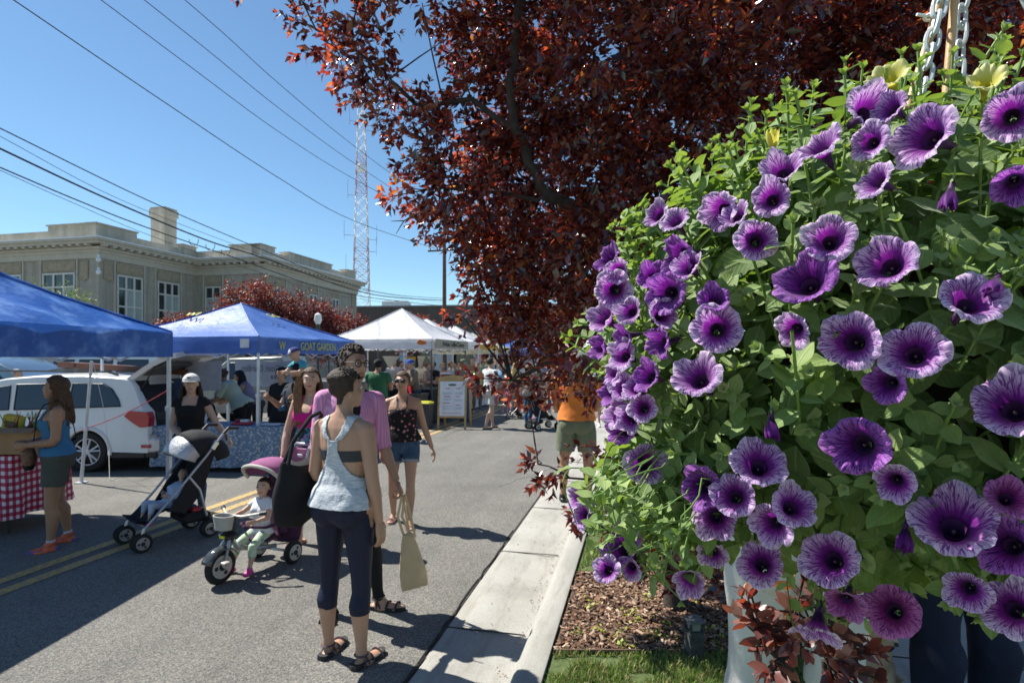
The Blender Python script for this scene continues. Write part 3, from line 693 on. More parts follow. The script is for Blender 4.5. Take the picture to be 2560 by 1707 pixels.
def crate(loc, rz, s, label, mat, gr=None):
    t = thing('cardboard_box', label, 'box', loc, rz, gr); w, d, h = s; b = MB()
    for (c, dd) in (((0, -d / 2, h / 2), (w, .01, h)), ((0, d / 2, h / 2), (w, .01, h)), ((-w / 2, 0, h / 2), (.01, d - .012, h)), ((w / 2, 0, h / 2), (.01, d - .012, h)), ((0, 0, .006), (w - .012, d - .012, .012))): b.box(c, dd)
    b.build('box_walls', mat, t)
    b = MB(); b.box((0, -d / 2 - .045, h + .0), (w * .96, .1, .006), Euler((R(25), 0, 0))); b.box((w / 2 + .045, 0, h + .0), (.1, d * .96, .006), Euler((0, R(25), 0))); b.build('flap', mat, t)
    return t
m_card = M('cardboard', (.40, .23, .11), .85, var=.15)
crate(Vector((-5.02, 5.86, .81)), .05, (.5, .36, .24), 'open brown cardboard box of vegetables on the checked table, beside the woman in blue', m_card)
crate(Vector((-5.62, 5.82, .81)), -.1, (.52, .36, .22), 'open brown cardboard box at the left picture edge on the checked table', m_card)
veg = [M('leek green', (.12, .25, .06), .6), M('radish stem', (.28, .06, .08), .5), M('lavender paper', (.45, .38, .55), .7)]
b = MB(); rr = random.Random(5)
for k in range(26):
    x, y = -5.02 + rr.uniform(-.2, .2), 5.86 + rr.uniform(-.13, .13); dx, dy = rr.uniform(-.12, .2), rr.uniform(-.1, .1)
    b.tube([(x, y, .93), (x + dx * .5, y + dy * .5, 1.08), (x + dx, y + dy, 1.15 + rr.uniform(0, .1))], [.012, .009, .003], 5, rr.randrange(2), flat=(1, .4))
tag(b.build('leafy_vegetables', veg, smooth=True), 'leafy stalks and rhubarb-like stems sticking out of the cardboard box', 'vegetables')
b = MB(); b.box((0, 0, .14), (.2, .07, .2), Euler((0, .15, 0)), bev=.02); c = thing('yellow_packet', 'yellow packet standing in the cardboard box behind the woman\'s hands', 'packet', (-5.16, 5.88, .95)); b.build('bag', M('yellow packet foil', (.62, .46, .03), .45), c); b = MB(); b.box((.01, -.04, .14), (.13, .01, .06), Euler((0, .15, 0))); b.build('dark_print', M('dark olive', (.1, .09, .02), .5), c)
# blue floral cloth table of the goat tent
def floral(nt):
    v = _n(nt, 'ShaderNodeTexVoronoi'); v.inputs['Scale'].default_value = 26; nt.links.new(_n(nt, 'ShaderNodeTexCoord').outputs['Object'], v.inputs['Vector'])
    c = ramp(nt, v.outputs['Distance'], [(.0, (.50, .42, .18)), (.22, (.62, .66, .68)), (.4, (.19, .29, .42)), (.8, (.14, .22, .34))])
    return c
m_flo = M('blue floral cloth', (0, 0, 0), .65, build=floral, trl=.1)
tb2 = thing('market_table', 'long table under a blue flowered cloth in front of the goat tent leg', 'table', (PX(556, 893, 9.0).x, 9.2, 0), -R(3))
b = MB(); b.box((0, 0, .675), (1.98, .68, .03)); b.build('table_top', m_wood, tb2)
for sx in (-.9, .9):
    for sy in (-.28, .28): b = MB(); b.cyl((sx, sy, 0), (sx, sy, .66), .017); b.build('leg', m_dark, tb2)
cloth_box(2.04, .74, .70, .62, .05, 8).build('tablecloth', m_flo, tb2, True)
def lump(name, label, cat, loc, parts, rz=0, group=None):
    """a small thing from named ellipsoid / box / cylinder pieces"""
    t = thing(name, label, cat, loc, rz, group)
    for nm, mat, kind, c, d in parts:
        b = MB()
        if kind == 'e': b.ell(c, d)
        elif kind == 'b': b.box(c, d, bev=min(d) * .18)
        elif kind == 'c': b.tube([(c[0], c[1], c[2] - d[1] / 2), (c[0], c[1], c[2] + d[1] / 2)], [d[0], d[2] if len(d) > 2 else d[0]], 14)
        elif kind == 't': b.torus(c, d[0], d[1], d[2] if len(d) > 2 else 'y', 14, 6)
        b.build(nm, mat, t, True)
    return t
m_wp = MATS['white plastic']; m_redp = M('red plastic', (.5, .03, .04), .4); m_pap = M('white paper', (.75, .75, .75), .7)
X2 = tb2.location
lump('soap_tray', 'red tray of wrapped goods on the blue flowered table', 'tray', (X2.x + .28, X2.y - .1, .705), [('tray', m_redp, 'b', (0, 0, .02), (.3, .2, .03)), ('wrapped_bar', m_pap, 'b', (.03, 0, .06), (.12, .08, .04)), ('wrapped_bar', M('dark red wrap', (.25, .02, .05), .5), 'b', (-.09, .03, .06), (.08, .08, .05))])
lump('paper_stack', 'white stack of leaflets on the blue flowered table', 'papers', (X2.x + .75, X2.y - .12, .705), [('sheets', m_pap, 'b', (0, 0, .012), (.3, .21, .022)), ('sheets', m_pap, 'b', (.2, .06, .012), (.2, .15, .014))])
lump('product_bottle', 'white pump bottle on the left end of the blue flowered table', 'bottle', (X2.x - .45, X2.y + .1, .705), [('bottle_body', m_wp, 'c', (0, 0, .08), (.035, .16)), ('pump', m_wp, 'c', (0, 0, .19), (.012, .07)), ('spout', m_wp, 'b', (.02, 0, .225), (.06, .018, .014))])
lump('cardboard_box', 'small brown box on the goat tent table behind the capped woman', 'box', (X2.x - .6, X2.y + .0, .705), [('box_body', m_card, 'b', (0, 0, .07), (.32, .22, .14)), ('box_lid', m_card, 'b', (0, 0, .15), (.33, .23, .015))])
wbkt = lump('plastic_jug', 'white weight jug with a handle tied at the foot of the goat tent leg', 'jug', GX(668, 1172) + Vector((-.16, .12, 0)), [('jug_body', m_wp, 'b', (0, 0, .13), (.3, .16, .26)), ('spout', m_wp, 'c', (-.1, 0, .28), (.03, .06)), ('handle', m_wp, 't', (.05, 0, .27), (.07, .015, 'y'))])
# stall counters and goods in the far tents
m_bkc = M('black table cloth', (.022, .023, .028), .8)
def stall(label, loc, w, d, h, cloth, rz=-TH):
    t = thing('market_table', label, 'table', loc, rz); b = MB(); b.box((0, 0, h - .02), (w, d, .03)); b.build('table_top', m_wood, t)
    for sx in (-1, 1):
        for sy in (-1, 1): b = MB(); b.cyl((sx * w * .45, sy * d * .4, 0), (sx * w * .45, sy * d * .4, h - .02), .016, seg=6); b.build('leg', m_dark, t)
    cloth_box(w + .05, d + .05, h, h * .94, .03, w).build('tablecloth', cloth, t, True); return t
stall('black-clothed counter at the front of the white banner tent', (PX(1085, 893, 15.6).x - .1, 16.1, 0), .62, 1.7, .92, m_bkc)
stall('black-clothed counter inside the white banner tent behind the bins', (PX(965, 893, 15.9).x, 15.9, 0), 1.9, .6, .92, m_bkc)
stall('pale-clothed stall table in the second white tent', (PX(1175, 893, 20).x, 20.3, 0), .7, 2.2, .85, M('pale cloth', (.6, .6, .62), .8))
stall('green plant table in front of the far blue tents', (PX(1275, 893, 25).x, 25, 0), 2.2, .7, .85, M('green cloth', (.12, .22, .10), .8))
b = MB(); rr = random.Random(8); c0 = PX(1275, 893, 25)
for k in range(200):
    p = Vector((c0.x + rr.uniform(-1, 1), 25 + rr.uniform(-.3, .3), .87 + rr.uniform(0, .25))); r_ = rr.uniform(.04, .09); e = Euler((rr.uniform(-1, 1), rr.uniform(-1, 1), rr.uniform(0, 6))).to_matrix()
    b.add([p + e @ Vector(q) for q in ((-r_, 0, 0), (0, r_ * .5, 0), (r_, 0, 0), (0, -r_ * .5, 0))], [(0, 1, 2, 3)], rr.choice((0, 0, 0, 1)))
tag(b.build('potted_flowers', [M('plant green', (.12, .3, .05), .6), M('lilac bloom', (.45, .25, .6), .6)], fixn=False), 'green potted plants with lilac blooms on the far plant table', 'potted plants')
def bin_(label, loc, w, d, h, lid=None):
    t = thing('plastic_bin', label, 'bin', loc, -TH); b = MB()
    b.rings([[(sx * w / 2 * k, sy * d / 2 * k, z) for sx, sy in ((-1, -1), (1, -1), (1, 1), (-1, 1))] for z, k in ((0, .86), (h * .93, .98), (h * .94, 1.04), (h, 1.04), (h, .97), (.02, .83))], cap=True); b.build('bin_body', M('grey bin plastic', (.045, .045, .05), .5), t)
    if lid: b = MB(); b.box((0, 0, h + .02), (w * 1.08, d * 1.08, .045), bev=.012); b.box((0, 0, h + .05), (w * .8, d * .8, .02)); b.build('bin_lid', lid, t)
    else: b = MB(); b.box((0, 0, h - .02), (w * .9, d * .9, .03)); b.build('contents', m_dark, t)
m_yl = M('yellow lid plastic', (.62, .60, .03), .45)
p = PX(1062, 893, 14.2); bin_('dark grey storage bin with a bright yellow lid by the white tent leg', (p.x, 14.2, 0), .34, .34, .62, m_yl)
p = PX(1034, 893, 14.7); bin_('tall dark grey open storage bin beside the yellow-lidded one', (p.x, 14.7, 0), .62, .5, .85)
lump('drink_dispenser', 'red drink cooler on the black counter of the white banner tent', 'cooler', (PX(1120, 893, 16).x - .05, 16.0, .93), [('cooler_body', m_redp, 'b', (0, 0, .22), (.3, .25, .3)), ('lid', m_wp, 'b', (0, 0, .39), (.32, .27, .05)), ('tap', m_wp, 'c', (0, -.15, .12), (.02, .06)), ('stand', m_metal, 'b', (0, 0, .035), (.3, .25, .06))])
lump('steel_pot', 'steel cooking pot on the black counter beside the red cooler', 'pot', (PX(1108, 893, 15.6).x, 15.6, .93), [('pot_body', m_metal, 'c', (0, 0, .1), (.12, .2)), ('pot_lid', m_metal, 'c', (0, 0, .215), (.125, .02)), ('handle', m_dark, 't', (0, 0, .24), (.02, .007))])
lump('litter_paper', 'crumpled white paper lying on the road by the yellow-lidded bin', 'paper', GX(1066, 1067), [('paper', m_pap, 'b', (0, 0, .015), (.24, .12, .02)), ('paper_fold', m_pap, 'b', (.06, .03, .03), (.1, .08, .015))])

# ---------------------------------------------------------------- vehicles
m_white = M('white car paint', (.72, .73, .71), .3, var=.02, coat=.6, spec=.5)
m_car = M('car glass', (.018, .022, .026), .06, var=0, spec=.9)
m_lamp = M('tail lamp red', (.42, .015, .02), .15, var=0, coat=1)
def wheel(parent, x, y, r, wdt, side, spokes=10, sc=1):
    b = MB()
    prof = [(r * .66, -.5), (r * .9, -.5), (r * .985, -.36), (r, -.15), (r, .15), (r * .985, .36), (r * .9, .5), (r * .66, .5)]
    rows = [[(x + q * math.cos(2 * PI * k / 36), y + t * wdt, r + q * math.sin(2 * PI * k / 36)) for k in range(36)] for q, t in prof]; b.rings(rows, cap=False)
    w = thing('wheel', '', '', (0, 0, 0)); del w['label']; del w['category']; w.parent = parent
    b.build('tyre', m_rubber, w, True)
    b = MB(); yo = y + side * wdt * .42
    b.torus((x, yo, r), r * .64, r * .035, 'y', 36, 6); b.cyl((x, yo - side * .02, r), (x, yo + side * .015, r), r * .13, seg=14); b.cyl((x, yo - side * .08, r), (x, yo - side * .075, r), r * .6, seg=24, mi=1)
    for k in range(spokes):
        a = 2 * PI * (k // 2 * 2 + (.35 if k % 2 else -.35) + .5) / spokes; a2 = 2 * PI * (k // 2 * 2 + .5) / spokes
        p = (x + r * .1 * math.cos(a2), yo, r + r * .1 * math.sin(a2)); q = (x + r * .63 * math.cos(a), yo, r + r * .63 * math.sin(a)); b.tube([p, q], [r * .05, r * .045], 6, flat=(1, 1))
    b.build('rim', [m_alu, m_dark], w, True)
def car(name, label, loc, rz, paint, prof, L, Wd, win, wheels, wr, extra=None, group=None, scale=1, tail_x=None, open_rear=False, hb=.9):
    """side-profile car. prof = upper outline (x,z) from front to rear; body lofted across its width with tumblehome"""
    t = thing(name, label, 'car', loc, rz, group); t.scale = (scale,) * 3; hw = Wd / 2
    zb = .28
    # body sides: stations across the width
    stations = [(-1.0, 1.0), (-.97, 1.0), (-.8, 1.0), (-.4, 1), (0, 1), (.4, 1), (.8, 1), (.97, 1), (1.0, 1)]
    b = MB(); rows = []
    for s, _ in stations:
        ring = []
        for (x, z) in prof:
            k = 1.0
            if z > hb: k = 1 - .17 * min(1, (z - hb) / .75)
            e = 0
            if abs(s) >= .97: e = .018 if abs(s) >= 1 else .0
            crown = (1 - abs(s) ** 3) * .03 if z > hb else 0
            ring.append((x * (1 - e * .3), s * hw * k, z + crown - e))
        # underside with wheel arches
        for (x, z) in under_pts(prof, wheels, wr, zb): ring.append((x, s * hw, z))
        rows.append(ring)
    b.rings(rows, cap=True); b.build('body', paint, t, True)
    # windows: flush dark panels on both sides
    for s in (-1, 1):
        for poly in win:
            b = MB(); P = []
            for (x, z) in poly:
                k = 1 - .17 * min(1, max(0, (z - hb) / .75)); P.append((x, s * (hw * k + .006), z))
            Q = [(p[0], p[1] - s * .03, p[2]) for p in P]; n_ = len(P); b.add(P + Q, [tuple(range(n_)), tuple(range(2 * n_ - 1, n_ - 1, -1))] + [(i, n_ + i, n_ + (i + 1) % n_, (i + 1) % n_) for i in range(n_)]); b.build('side_window', m_car, t)
            b = MB()
            b.tube([Vector(p) + Vector((0, s * .004, 0)) for p in P] + [Vector(P[0]) + Vector((0, s * .004, 0))], .012, 4, cap=False); b.build('window_trim', m_dark, t)
    for wx in wheels:
        for s in (-1, 1): wheel(t, wx, s * (hw - .11), wr, .22, s)
    if extra: extra(t, hw)
    return t
def under_pts(prof, wheels, wr, zb):
    pts = []; xs = sorted(wheels, reverse=prof[0][0] < prof[-1][0]); r = wr * 1.13
    for wx in xs:
        d = 1 if prof[0][0] < prof[-1][0] else -1
        for k in range(9):
            a = PI * k / 8; pts.append((wx + d * r * math.cos(a), max(zb, wr + r * math.sin(a) - .0) if True else 0))
    return pts
# white family car with its tail gate up: front to the left (-x), rear to the right
def ext_suv(t, hw):
    x1 = 2.44
    # cargo opening (solid black block for its shade), bumper, sills, lamps, tail gate
    b = MB(); b.prism([(2.0, .66), (2.462, .66), (2.45, .9), (2.42, 1.04), (2.30, 1.2), (2.14, 1.5), (2.06, 1.6), (1.9, 1.62), (1.9, .66)], -hw * .74, hw * .74, 'y'); b.build('cargo_shade', m_dark, t)
    b = MB(); b.box((x1 - .05, 0, .635), (.34, hw * 1.9, .06), bev=.02); b.build('cargo_sill', M('striped mat', (.35, .35, .36), .8, var=.3, vs=20), t)
    b = MB(); b.box((x1 + .0, 0, .47), (.3, hw * 1.97, .34), bev=.08); b.build('rear_bumper', m_white, t)
    b = MB(); b.box((.3, 0, .30), (4.1, hw * 1.96, .12), bev=.02); b.box((x1 - .06, 0, .30), (.34, hw * 1.9, .14), bev=.03); b.build('lower_cladding', m_dark, t)
    for s in (-1, 1):
        b = MB(); P = [(2.02, .99), (2.12, 1.08), (2.42, 1.06), (2.46, .96), (2.44, .80), (2.30, .79), (2.16, .88)]; b.prism(P, s * (hw - .16), s * (hw + .012), 'y'); b.build('tail_light', m_lamp, t)
        b = MB(); b.box((2.40, s * (hw - .0), .46), (.16, .03, .055)); b.build('reflector', m_lamp, t)
        b = MB(); b.torus((1.36, s * (hw - .005), .37), .405, .035, 'y', 20, 8, a0=-.15, a1=PI + .15); b.build('wheel_arch', m_white, t)
        b = MB()
        for x in (-.55, .35): b.box((x, s * (hw + .018), 1.0), (.2, .03, .035), bev=.01)
        b.build('door_handle', m_chrome, t)
        b = MB(); b.tube([(-.6, s * .62, 1.74), (-.4, s * .62, 1.78), (1.5, s * .62, 1.76), (1.7, s * .62, 1.70)], .018, 6); b.build('roof_rail', m_dark, t)
        b = MB()
        for x, z0, z1 in ((-.9, .35, .98), (.12, .35, 1.0), (1.02, .75, 1.0)): b.tube([(x, s * (hw + .001), z0), (x, s * (hw + .001), z1)], .006, 4)
        b.build('door_gap', m_dark, t)
    # open tail gate: a curved panel hinged at the roof, its tip up and back
    b = MB(); rows = []
    for i in range(7):
        q = i / 6; x = 1.95 + .86 * q; z = 1.69 + .46 * math.sin(q * 1.4); 
        for_ = []
        for j in range(9):
            s = -1 + j / 4; for_.append((x, s * .76, z - .05 * abs(s) ** 3))
        rows.append(for_)
    vs = [p for r in rows for p in r] + [(p[0] + .02, p[1] * .96, p[2] - .08) for r in rows for p in r]; fs = []
    for o_, in ((0,), (63,)):
        for i in range(6):
            for j in range(8): q = o_ + i * 9 + j; fs.append((q, q + 1, q + 10, q + 9))
    bd = [i * 9 for i in range(7)] + [6 * 9 + j for j in range(1, 9)] + [i * 9 + 8 for i in range(5, -1, -1)] + [j for j in range(7, 0, -1)]
    for k in range(len(bd)): fs.append((bd[k], bd[(k + 1) % len(bd)], bd[(k + 1) % len(bd)] + 63, bd[k] + 63))
    b.add(vs, fs); g = b.build('tail_gate', m_white, t, True)
    b = MB(); b.box((2.32, 0, 1.80), (.5, 1.2, .03), Euler((0, -R(24), 0))); b.build('inner_trim', M('tail gate trim', (.12, .12, .12), .6), g)
    for s in (-1, 1):
        b = MB(); b.cyl((2.12, s * .7, 1.35), (2.42, s * .7, 1.88), .014, seg=6); b.build('gas_strut', m_dark, t)
    b = MB(); b.box((1.2, 0, .62), (2.2, hw * 1.6, .04)); b.build('cargo_floor', m_dark, t)
    b = MB(); b.torus((-.92, -.35, 1.08), .18, .018, 'x', 20, 6, rot=Euler((0, .4, 0)).to_matrix()); b.build('steering_wheel', m_dark, t)
prof = [(-2.44, .35), (-2.46, .62), (-2.40, .86), (-2.2, .98), (-1.6, 1.08), (-1.35, 1.12), (-.95, 1.36), (-.55, 1.57), (-.2, 1.64), (.4, 1.69), (1.2, 1.70), (1.8, 1.66), (2.02, 1.62), (2.12, 1.5), (2.28, 1.18), (2.40, 1.04), (2.44, .8), (2.44, .62), (2.47, .5), (2.44, .36)]
win = [[(-1.18, 1.09), (-.62, 1.08), (-.05, 1.1), (-.08, 1.52), (-.42, 1.47), (-.8, 1.3)], [(.05, 1.1), (.85, 1.12), (.88, 1.56), (.03, 1.54)], [(1.0, 1.13), (1.92, 1.16), (1.86, 1.28), (1.72, 1.46), (1.55, 1.55), (1.02, 1.56)]]
SUV = car('parked_car', 'white family car parked side-on with its tail gate raised, behind the woman in blue', (PX(228, 893, 9.55).x - 1.36 * .88 + .50, 9.6, 0), 0, m_white, prof, 4.9, 1.86, win, [-1.5, 1.36], .36, ext_suv, scale=.88)
b = MB(); cs = SUV.location
# brown plank load on the roof
sl_ = thing('roof_load', 'long reddish brown board strapped on the roof of the white family car', 'board', (cs.x + .75, cs.y + .35, 1.52), -R(1))
b = MB(); b.box((.3, 0, .09), (2.2, .34, .035), Euler((0, R(3.5), 0))); b.box((.3, -.17, .07), (2.2, .03, .10), Euler((0, R(3.5), 0))); b.build('board', M('red brown board', (.13, .05, .03), .6), sl_)
b = MB()
for x in (-.5, 1.1): b.box((x, 0, .09 - x * .06), (.04, .38, .06))
b.build('strap', m_dark, sl_)
lump('storage_crate', 'black open crate in the boot of the white family car', 'crate', (cs.x + 2.0, cs.y - .3, .56), [('crate_side', M('black crate', (.03, .03, .032), .6), 'b', (0, 0, .18), (.3, .4, .34)), ('rim', m_dark, 'b', (0, 0, .36), (.32, .42, .03))])
# background vehicles
def ext_simple(zl, x1, x0=None):
    def f(t, hw):
        for s in (-1, 1):
            b = MB(); b.box((x1, s * (hw - .16), zl), (.08, .22, .22), bev=.02); b.build('tail_light', m_lamp, t)
            b = MB(); b.box((-.1, s * (hw + .015), .95), (.18, .03, .035)); b.build('door_handle', m_chrome, t)
        b = MB(); b.box((x1 + .02, 0, .42), (.12, hw * 1.9, .2), bev=.04); b.build('bumper', m_dark, t)
    return f
vprof = [(-2.5, .4), (-2.52, .8), (-2.35, 1.02), (-1.75, 1.15), (-1.1, 1.85), (-.7, 2.02), (2.3, 2.02), (2.45, 1.9), (2.5, 1.1), (2.5, .4)]
vwin = [[(-1.5, 1.3), (-.8, 1.3), (-.8, 1.78), (-1.08, 1.74)], [(-.65, 1.3), (-.05, 1.3), (-.05, 1.8), (-.65, 1.8)], [(.1, 1.3), (1.1, 1.3), (1.1, 1.8), (.1, 1.8)], [(1.25, 1.3), (2.2, 1.3), (2.15, 1.8), (1.25, 1.8)]]
car('parked_van', 'white passenger van parked behind the family car, only its roof and windows showing', (PX(245, 893, 16.5).x, 16.5, 0), -R(2), m_white, vprof, 5, 1.9, vwin, [-1.6, 1.5], .36, ext_simple(1.2, 2.5), scale=.95, hb=1.2)
sprof = [(-2.2, .35), (-2.25, .6), (-2.1, .82), (-1.4, .95), (-.75, 1.4), (-.2, 1.5), (.6, 1.5), (1.3, 1.25), (1.6, 1.05), (2.15, .98), (2.25, .7), (2.2, .35)]
swin = [[(-1.1, .98), (-.05, .98), (-.05, 1.4), (-.65, 1.34)], [(.05, .98), (1.15, 1.02), (.6, 1.4), (.05, 1.41)]]
m_blcar = M('blue grey paint', (.13, .20, .29), .25, metal=.5, coat=.5)
car('parked_car', 'blue-grey car at the far left behind the white family car', (PX(-30, 893, 14.5).x, 14.5, 0), R(0), m_blcar, [(x, z * 1.2) for x, z in sprof], 4.5, 1.8, [[(x, z * 1.2) for x, z in p] for p in swin], [-1.4, 1.4], .35, ext_simple(.8, 2.2), hb=1.15)
pprof = [(-2.7, .5), (-2.72, .9), (-2.6, 1.1), (-1.6, 1.2), (-1.0, 1.75), (.3, 1.8), (.5, 1.2), (2.7, 1.2), (2.75, .55), (2.7, .45)]
pwin = [[(-1.3, 1.25), (-.4, 1.25), (-.4, 1.66), (-.95, 1.64)], [(-.28, 1.25), (.28, 1.25), (.2, 1.68), (-.28, 1.67)]]
car('pickup_truck', 'grey pickup truck parked behind the goat tent, one alloy wheel showing below the banner', (PX(545, 893, 15).x + 1.7, 15, 0), 0, M('grey truck paint', (.22, .21, .19), .3, metal=.4, coat=.4), pprof, 5.5, 1.9, pwin, [-1.7, 1.7], .4, ext_simple(1.0, 2.72), hb=1.15)
# ---------------------------------------------------------------- people
def skin(name, col): return M(name, col, .5, var=.07, vs=5, spec=.4)
sk_l = skin('light skin', (.52, .33, .235)); sk_t = skin('tanned skin', (.36, .195, .115)); sk_m = skin('medium skin', (.43, .25, .165)); sk_d = skin('brown skin', (.25, .14, .085))
m_eye = M('eye white', (.7, .68, .65), .3, var=0); m_iris = M('eye dark', (.03, .018, .012), .2, var=0); m_lip = M('lips', (.40, .13, .11), .5, var=0)
def cloth(name, col, var=.1, vs=5, bump=.006, bs=9, rough=.85, build=None): return M(name, col, rough, var=var, vs=vs, bump=bump, bs=bs, spec=.25, build=build)
def hairm(name, col): return M(name, col, .62, var=.45, vs=40, bump=.010, bs=90, spec=.35)
h_dk = hairm('dark brown hair', (.028, .018, .013)); h_br = hairm('brown hair', (.085, .045, .022)); h_lb = hairm('light brown hair', (.20, .11, .05)); h_bl = hairm('blond hair', (.48, .34, .15)); h_gr = hairm('grey hair', (.30, .29, .27)); h_bk = hairm('black hair', (.012, .011, .011))
def unit(v): v = Vector(v); return v.normalized()
def eval_remesh(b, vox, smooth=3):
    me = bpy.data.meshes.new('tmp'); me.from_pydata(b.v, [], b.f)
    bm = bmesh.new(); bm.from_mesh(me); bmesh.ops.recalc_face_normals(bm, faces=bm.faces); bm.to_mesh(me); bm.free()
    o = bpy.data.objects.new('tmp', me); COL.objects.link(o)
    md = o.modifiers.new('r', 'REMESH'); md.mode = 'VOXEL'; md.voxel_size = vox
    if smooth: ms = o.modifiers.new('s', 'SMOOTH'); ms.factor = .5; ms.iterations = smooth
    r = bpy.data.meshes.new_from_object(o.evaluated_get(bpy.context.evaluated_depsgraph_get()))
    bpy.data.objects.remove(o); bpy.data.meshes.remove(me); return r
def arr(me):
    n = len(me.vertices); co = np.empty(n * 3, 'f'); me.vertices.foreach_get('co', co); no = np.empty(n * 3, 'f'); me.vertices.foreach_get('normal', no)
    return co.reshape(-1, 3), no.reshape(-1, 3)
HEADP = .1125
class Person:
    """human figure; local frame +y = facing, +x = the person's own right"""
    def __init__(s, label, loc, face, h=1.7, sex='f', skinm=None, arms=None, legs=None, lean=0, side=0, head=(0, 0), vox=None, build=1.0, sit=None, child=False, hips=0, near=False, group=None, hand=(.35, .35), headscale=1.0, twist=0, feet=None):
        s.t = thing('person', label, 'person', loc, 0, group)
        # face = world direction the person looks along (degrees clockwise from +Y)
        s.t.rotation_euler = (0, 0, -R(face))
        k = h / 1.7; s.k = k; s.sex = sex; s.near = near; s.vox = vox or (.009 if near else .02); s.hand = hand
        f = sex == 'f'; s.bld = build
        sh = (.158 if f else .185) * build; hp = (.092 if f else .088) * build
        if child: sh *= .92
        s.child = child
        arms = arms or {}; legs = legs or {}
        H = .90; L_th, L_sh = .415, .395; L_ua, L_fa, L_h = .285, .25, .10
        if child: H = .78; L_th, L_sh = .34, .32; L_ua, L_fa = .24, .2; 
        dirs = {}
        for q in 'LR':
            sx = 1 if q == 'R' else -1
            th, shn = legs.get(q, ((sx * .03, 0, -1), (0, -.02, -1))); ua, fa = arms.get(q, ((sx * .17, -.03, -1), (sx * .03, .12, -1)))
            dirs[q] = (unit(th), unit(shn), unit(ua), unit(fa))
        low = min(L_th * dirs[q][0].z + L_sh * dirs[q][1].z for q in 'LR')
        H = -low + .085 if sit is None else sit / k
        s.H = H * k
        pel = Vector((0, 0, H)); s.pel = pel
        rot = Matrix.Rotation(-lean, 3, 'X') @ Matrix.Rotation(side, 3, 'Y'); s.rot = rot; s.lean = lean
        s.rest0 = .92
        def T(p): return pel + rot @ (Vector(p) - Vector((0, 0, .92)))
        s.T = T
        J = {}
        J['neck'] = T((0, -.01, 1.45)); J['chest'] = T((0, 0, 1.28))
        hz_ = 1.585
        nk = T((0, 0, 1.485)); hd = Euler((R(head[1]), 0, -R(head[0]))).to_matrix() @ rot if lean < .5 else Euler((R(head[1]), 0, -R(head[0]))).to_matrix()
        s.hd = hd; J['head'] = nk + hd @ Vector((0, .018, .115)); J['nk'] = nk
        for q in 'LR':
            sx = 1 if q == 'R' else -1; th, shn, ua, fa = dirs[q]
            J['sh' + q] = T((sx * sh, -.008, 1.372)); J['el' + q] = J['sh' + q] + ua * L_ua; J['wr' + q] = J['el' + q] + fa * L_fa
            J['hp' + q] = T((sx * hp, 0, .90)); J['kn' + q] = J['hp' + q] + th * L_th; J['an' + q] = J['kn' + q] + shn * L_sh
        for n_ in J: J[n_] = J[n_] * k
        s.J = J; s.dirs = dirs
        b = MB()
        # torso
        if f: tr = [(.83, .09, .07, 0), (.87, .155, .105, -.01), (.92, .176 + hips, .118, -.015), (.98, .165 + hips, .108, -.008), (1.05, .138, .09, 0), (1.12, .128, .085, .003), (1.2, .142, .098, .012), (1.27, .156, .112, .018), (1.33, .158, .098, .006), (1.38, .148, .078, -.008), (1.42, .095, .062, -.012), (1.445, .056, .052, -.012)]
        else: tr = [(.83, .09, .075, 0), (.87, .15, .108, -.01), (.92, .165, .115, -.012), (.98, .162, .112, -.004), (1.05, .158, .106, 0), (1.12, .156, .106, .004), (1.2, .165, .112, .008), (1.27, .178, .118, .01), (1.33, .182, .11, .0), (1.38, .172, .088, -.01), (1.42, .11, .068, -.012), (1.445, .064, .058, -.012)]
        rows = []
        for z, a, d, yo in tr:
            a *= build; d *= build
            row = []
            for i in range(20):
                an = 2 * PI * i / 20; c_, s_n = math.cos(an), math.sin(an); row.append(T((math.copysign(abs(c_) ** .85, c_) * a, math.copysign(abs(s_n) ** .9, s_n) * d + yo, z)) * k)
            rows.append(row)
        b.rings(rows)
        if f:
            for sx in (-1, 1): b.ell(T((sx * .07, .085, 1.245)) * k, [.062 * k, .055 * k, .06 * k], 10, 7)
        for sx in (-1, 1): b.ell(T((sx * .075, -.07, .90)) * k, [.088 * k * build, .07 * k * build, .085 * k], 10, 7)
        nw = .049 if f else .058
        b.tube([T((0, -.012, 1.40)) * k, T((0, -.008, 1.46)) * k, nk * k, (nk + hd @ Vector((0, .01, .06))) * k], [nw * 1.35 * k, nw * 1.05 * k, nw * k, nw * k], 14)
        for q in 'LR':
            u = k * build; m_ = 1 if f else 1.12
            sh_, el, wr = J['sh' + q], J['el' + q], J['wr' + q]; ua, fa = dirs[q][2], dirs[q][3]
            b.tube([sh_ - ua * .015 * k, sh_ + ua * .06 * k, sh_.lerp(el, .5), el - ua * .02 * k, el + fa * .02 * k, el.lerp(wr, .3), el.lerp(wr, .7), wr], [.044 * u * m_, .047 * u * m_, .042 * u * m_, .038 * u * m_, .037 * u * m_, .039 * u * m_, .03 * u * m_, .024 * u * m_], 12)
            b.ell(sh_, [.049 * u * m_] * 3, 10, 7); b.tube([T((0, -.015, 1.435)) * k, T((0, -.015, 1.435)).lerp(sh_ / k, .5) * k, sh_ + Vector((0, 0, .006 * k))], [.055 * k, .044 * u, .040 * u * m_], 10)
            hp_, kn, an = J['hp' + q], J['kn' + q], J['an' + q]; th, shn = dirs[q][0], dirs[q][1]
            fwd = Vector((0, 1, 0))
            calf = kn.lerp(an, .3) - fwd * .018 * k
            b.tube([hp_ + Vector((0, 0, .0)), hp_.lerp(kn, .2), hp_.lerp(kn, .55), kn - th * .04 * k, kn + shn * .03 * k], [.082 * u, .083 * u, .067 * u, .052 * u, .05 * u], 14)
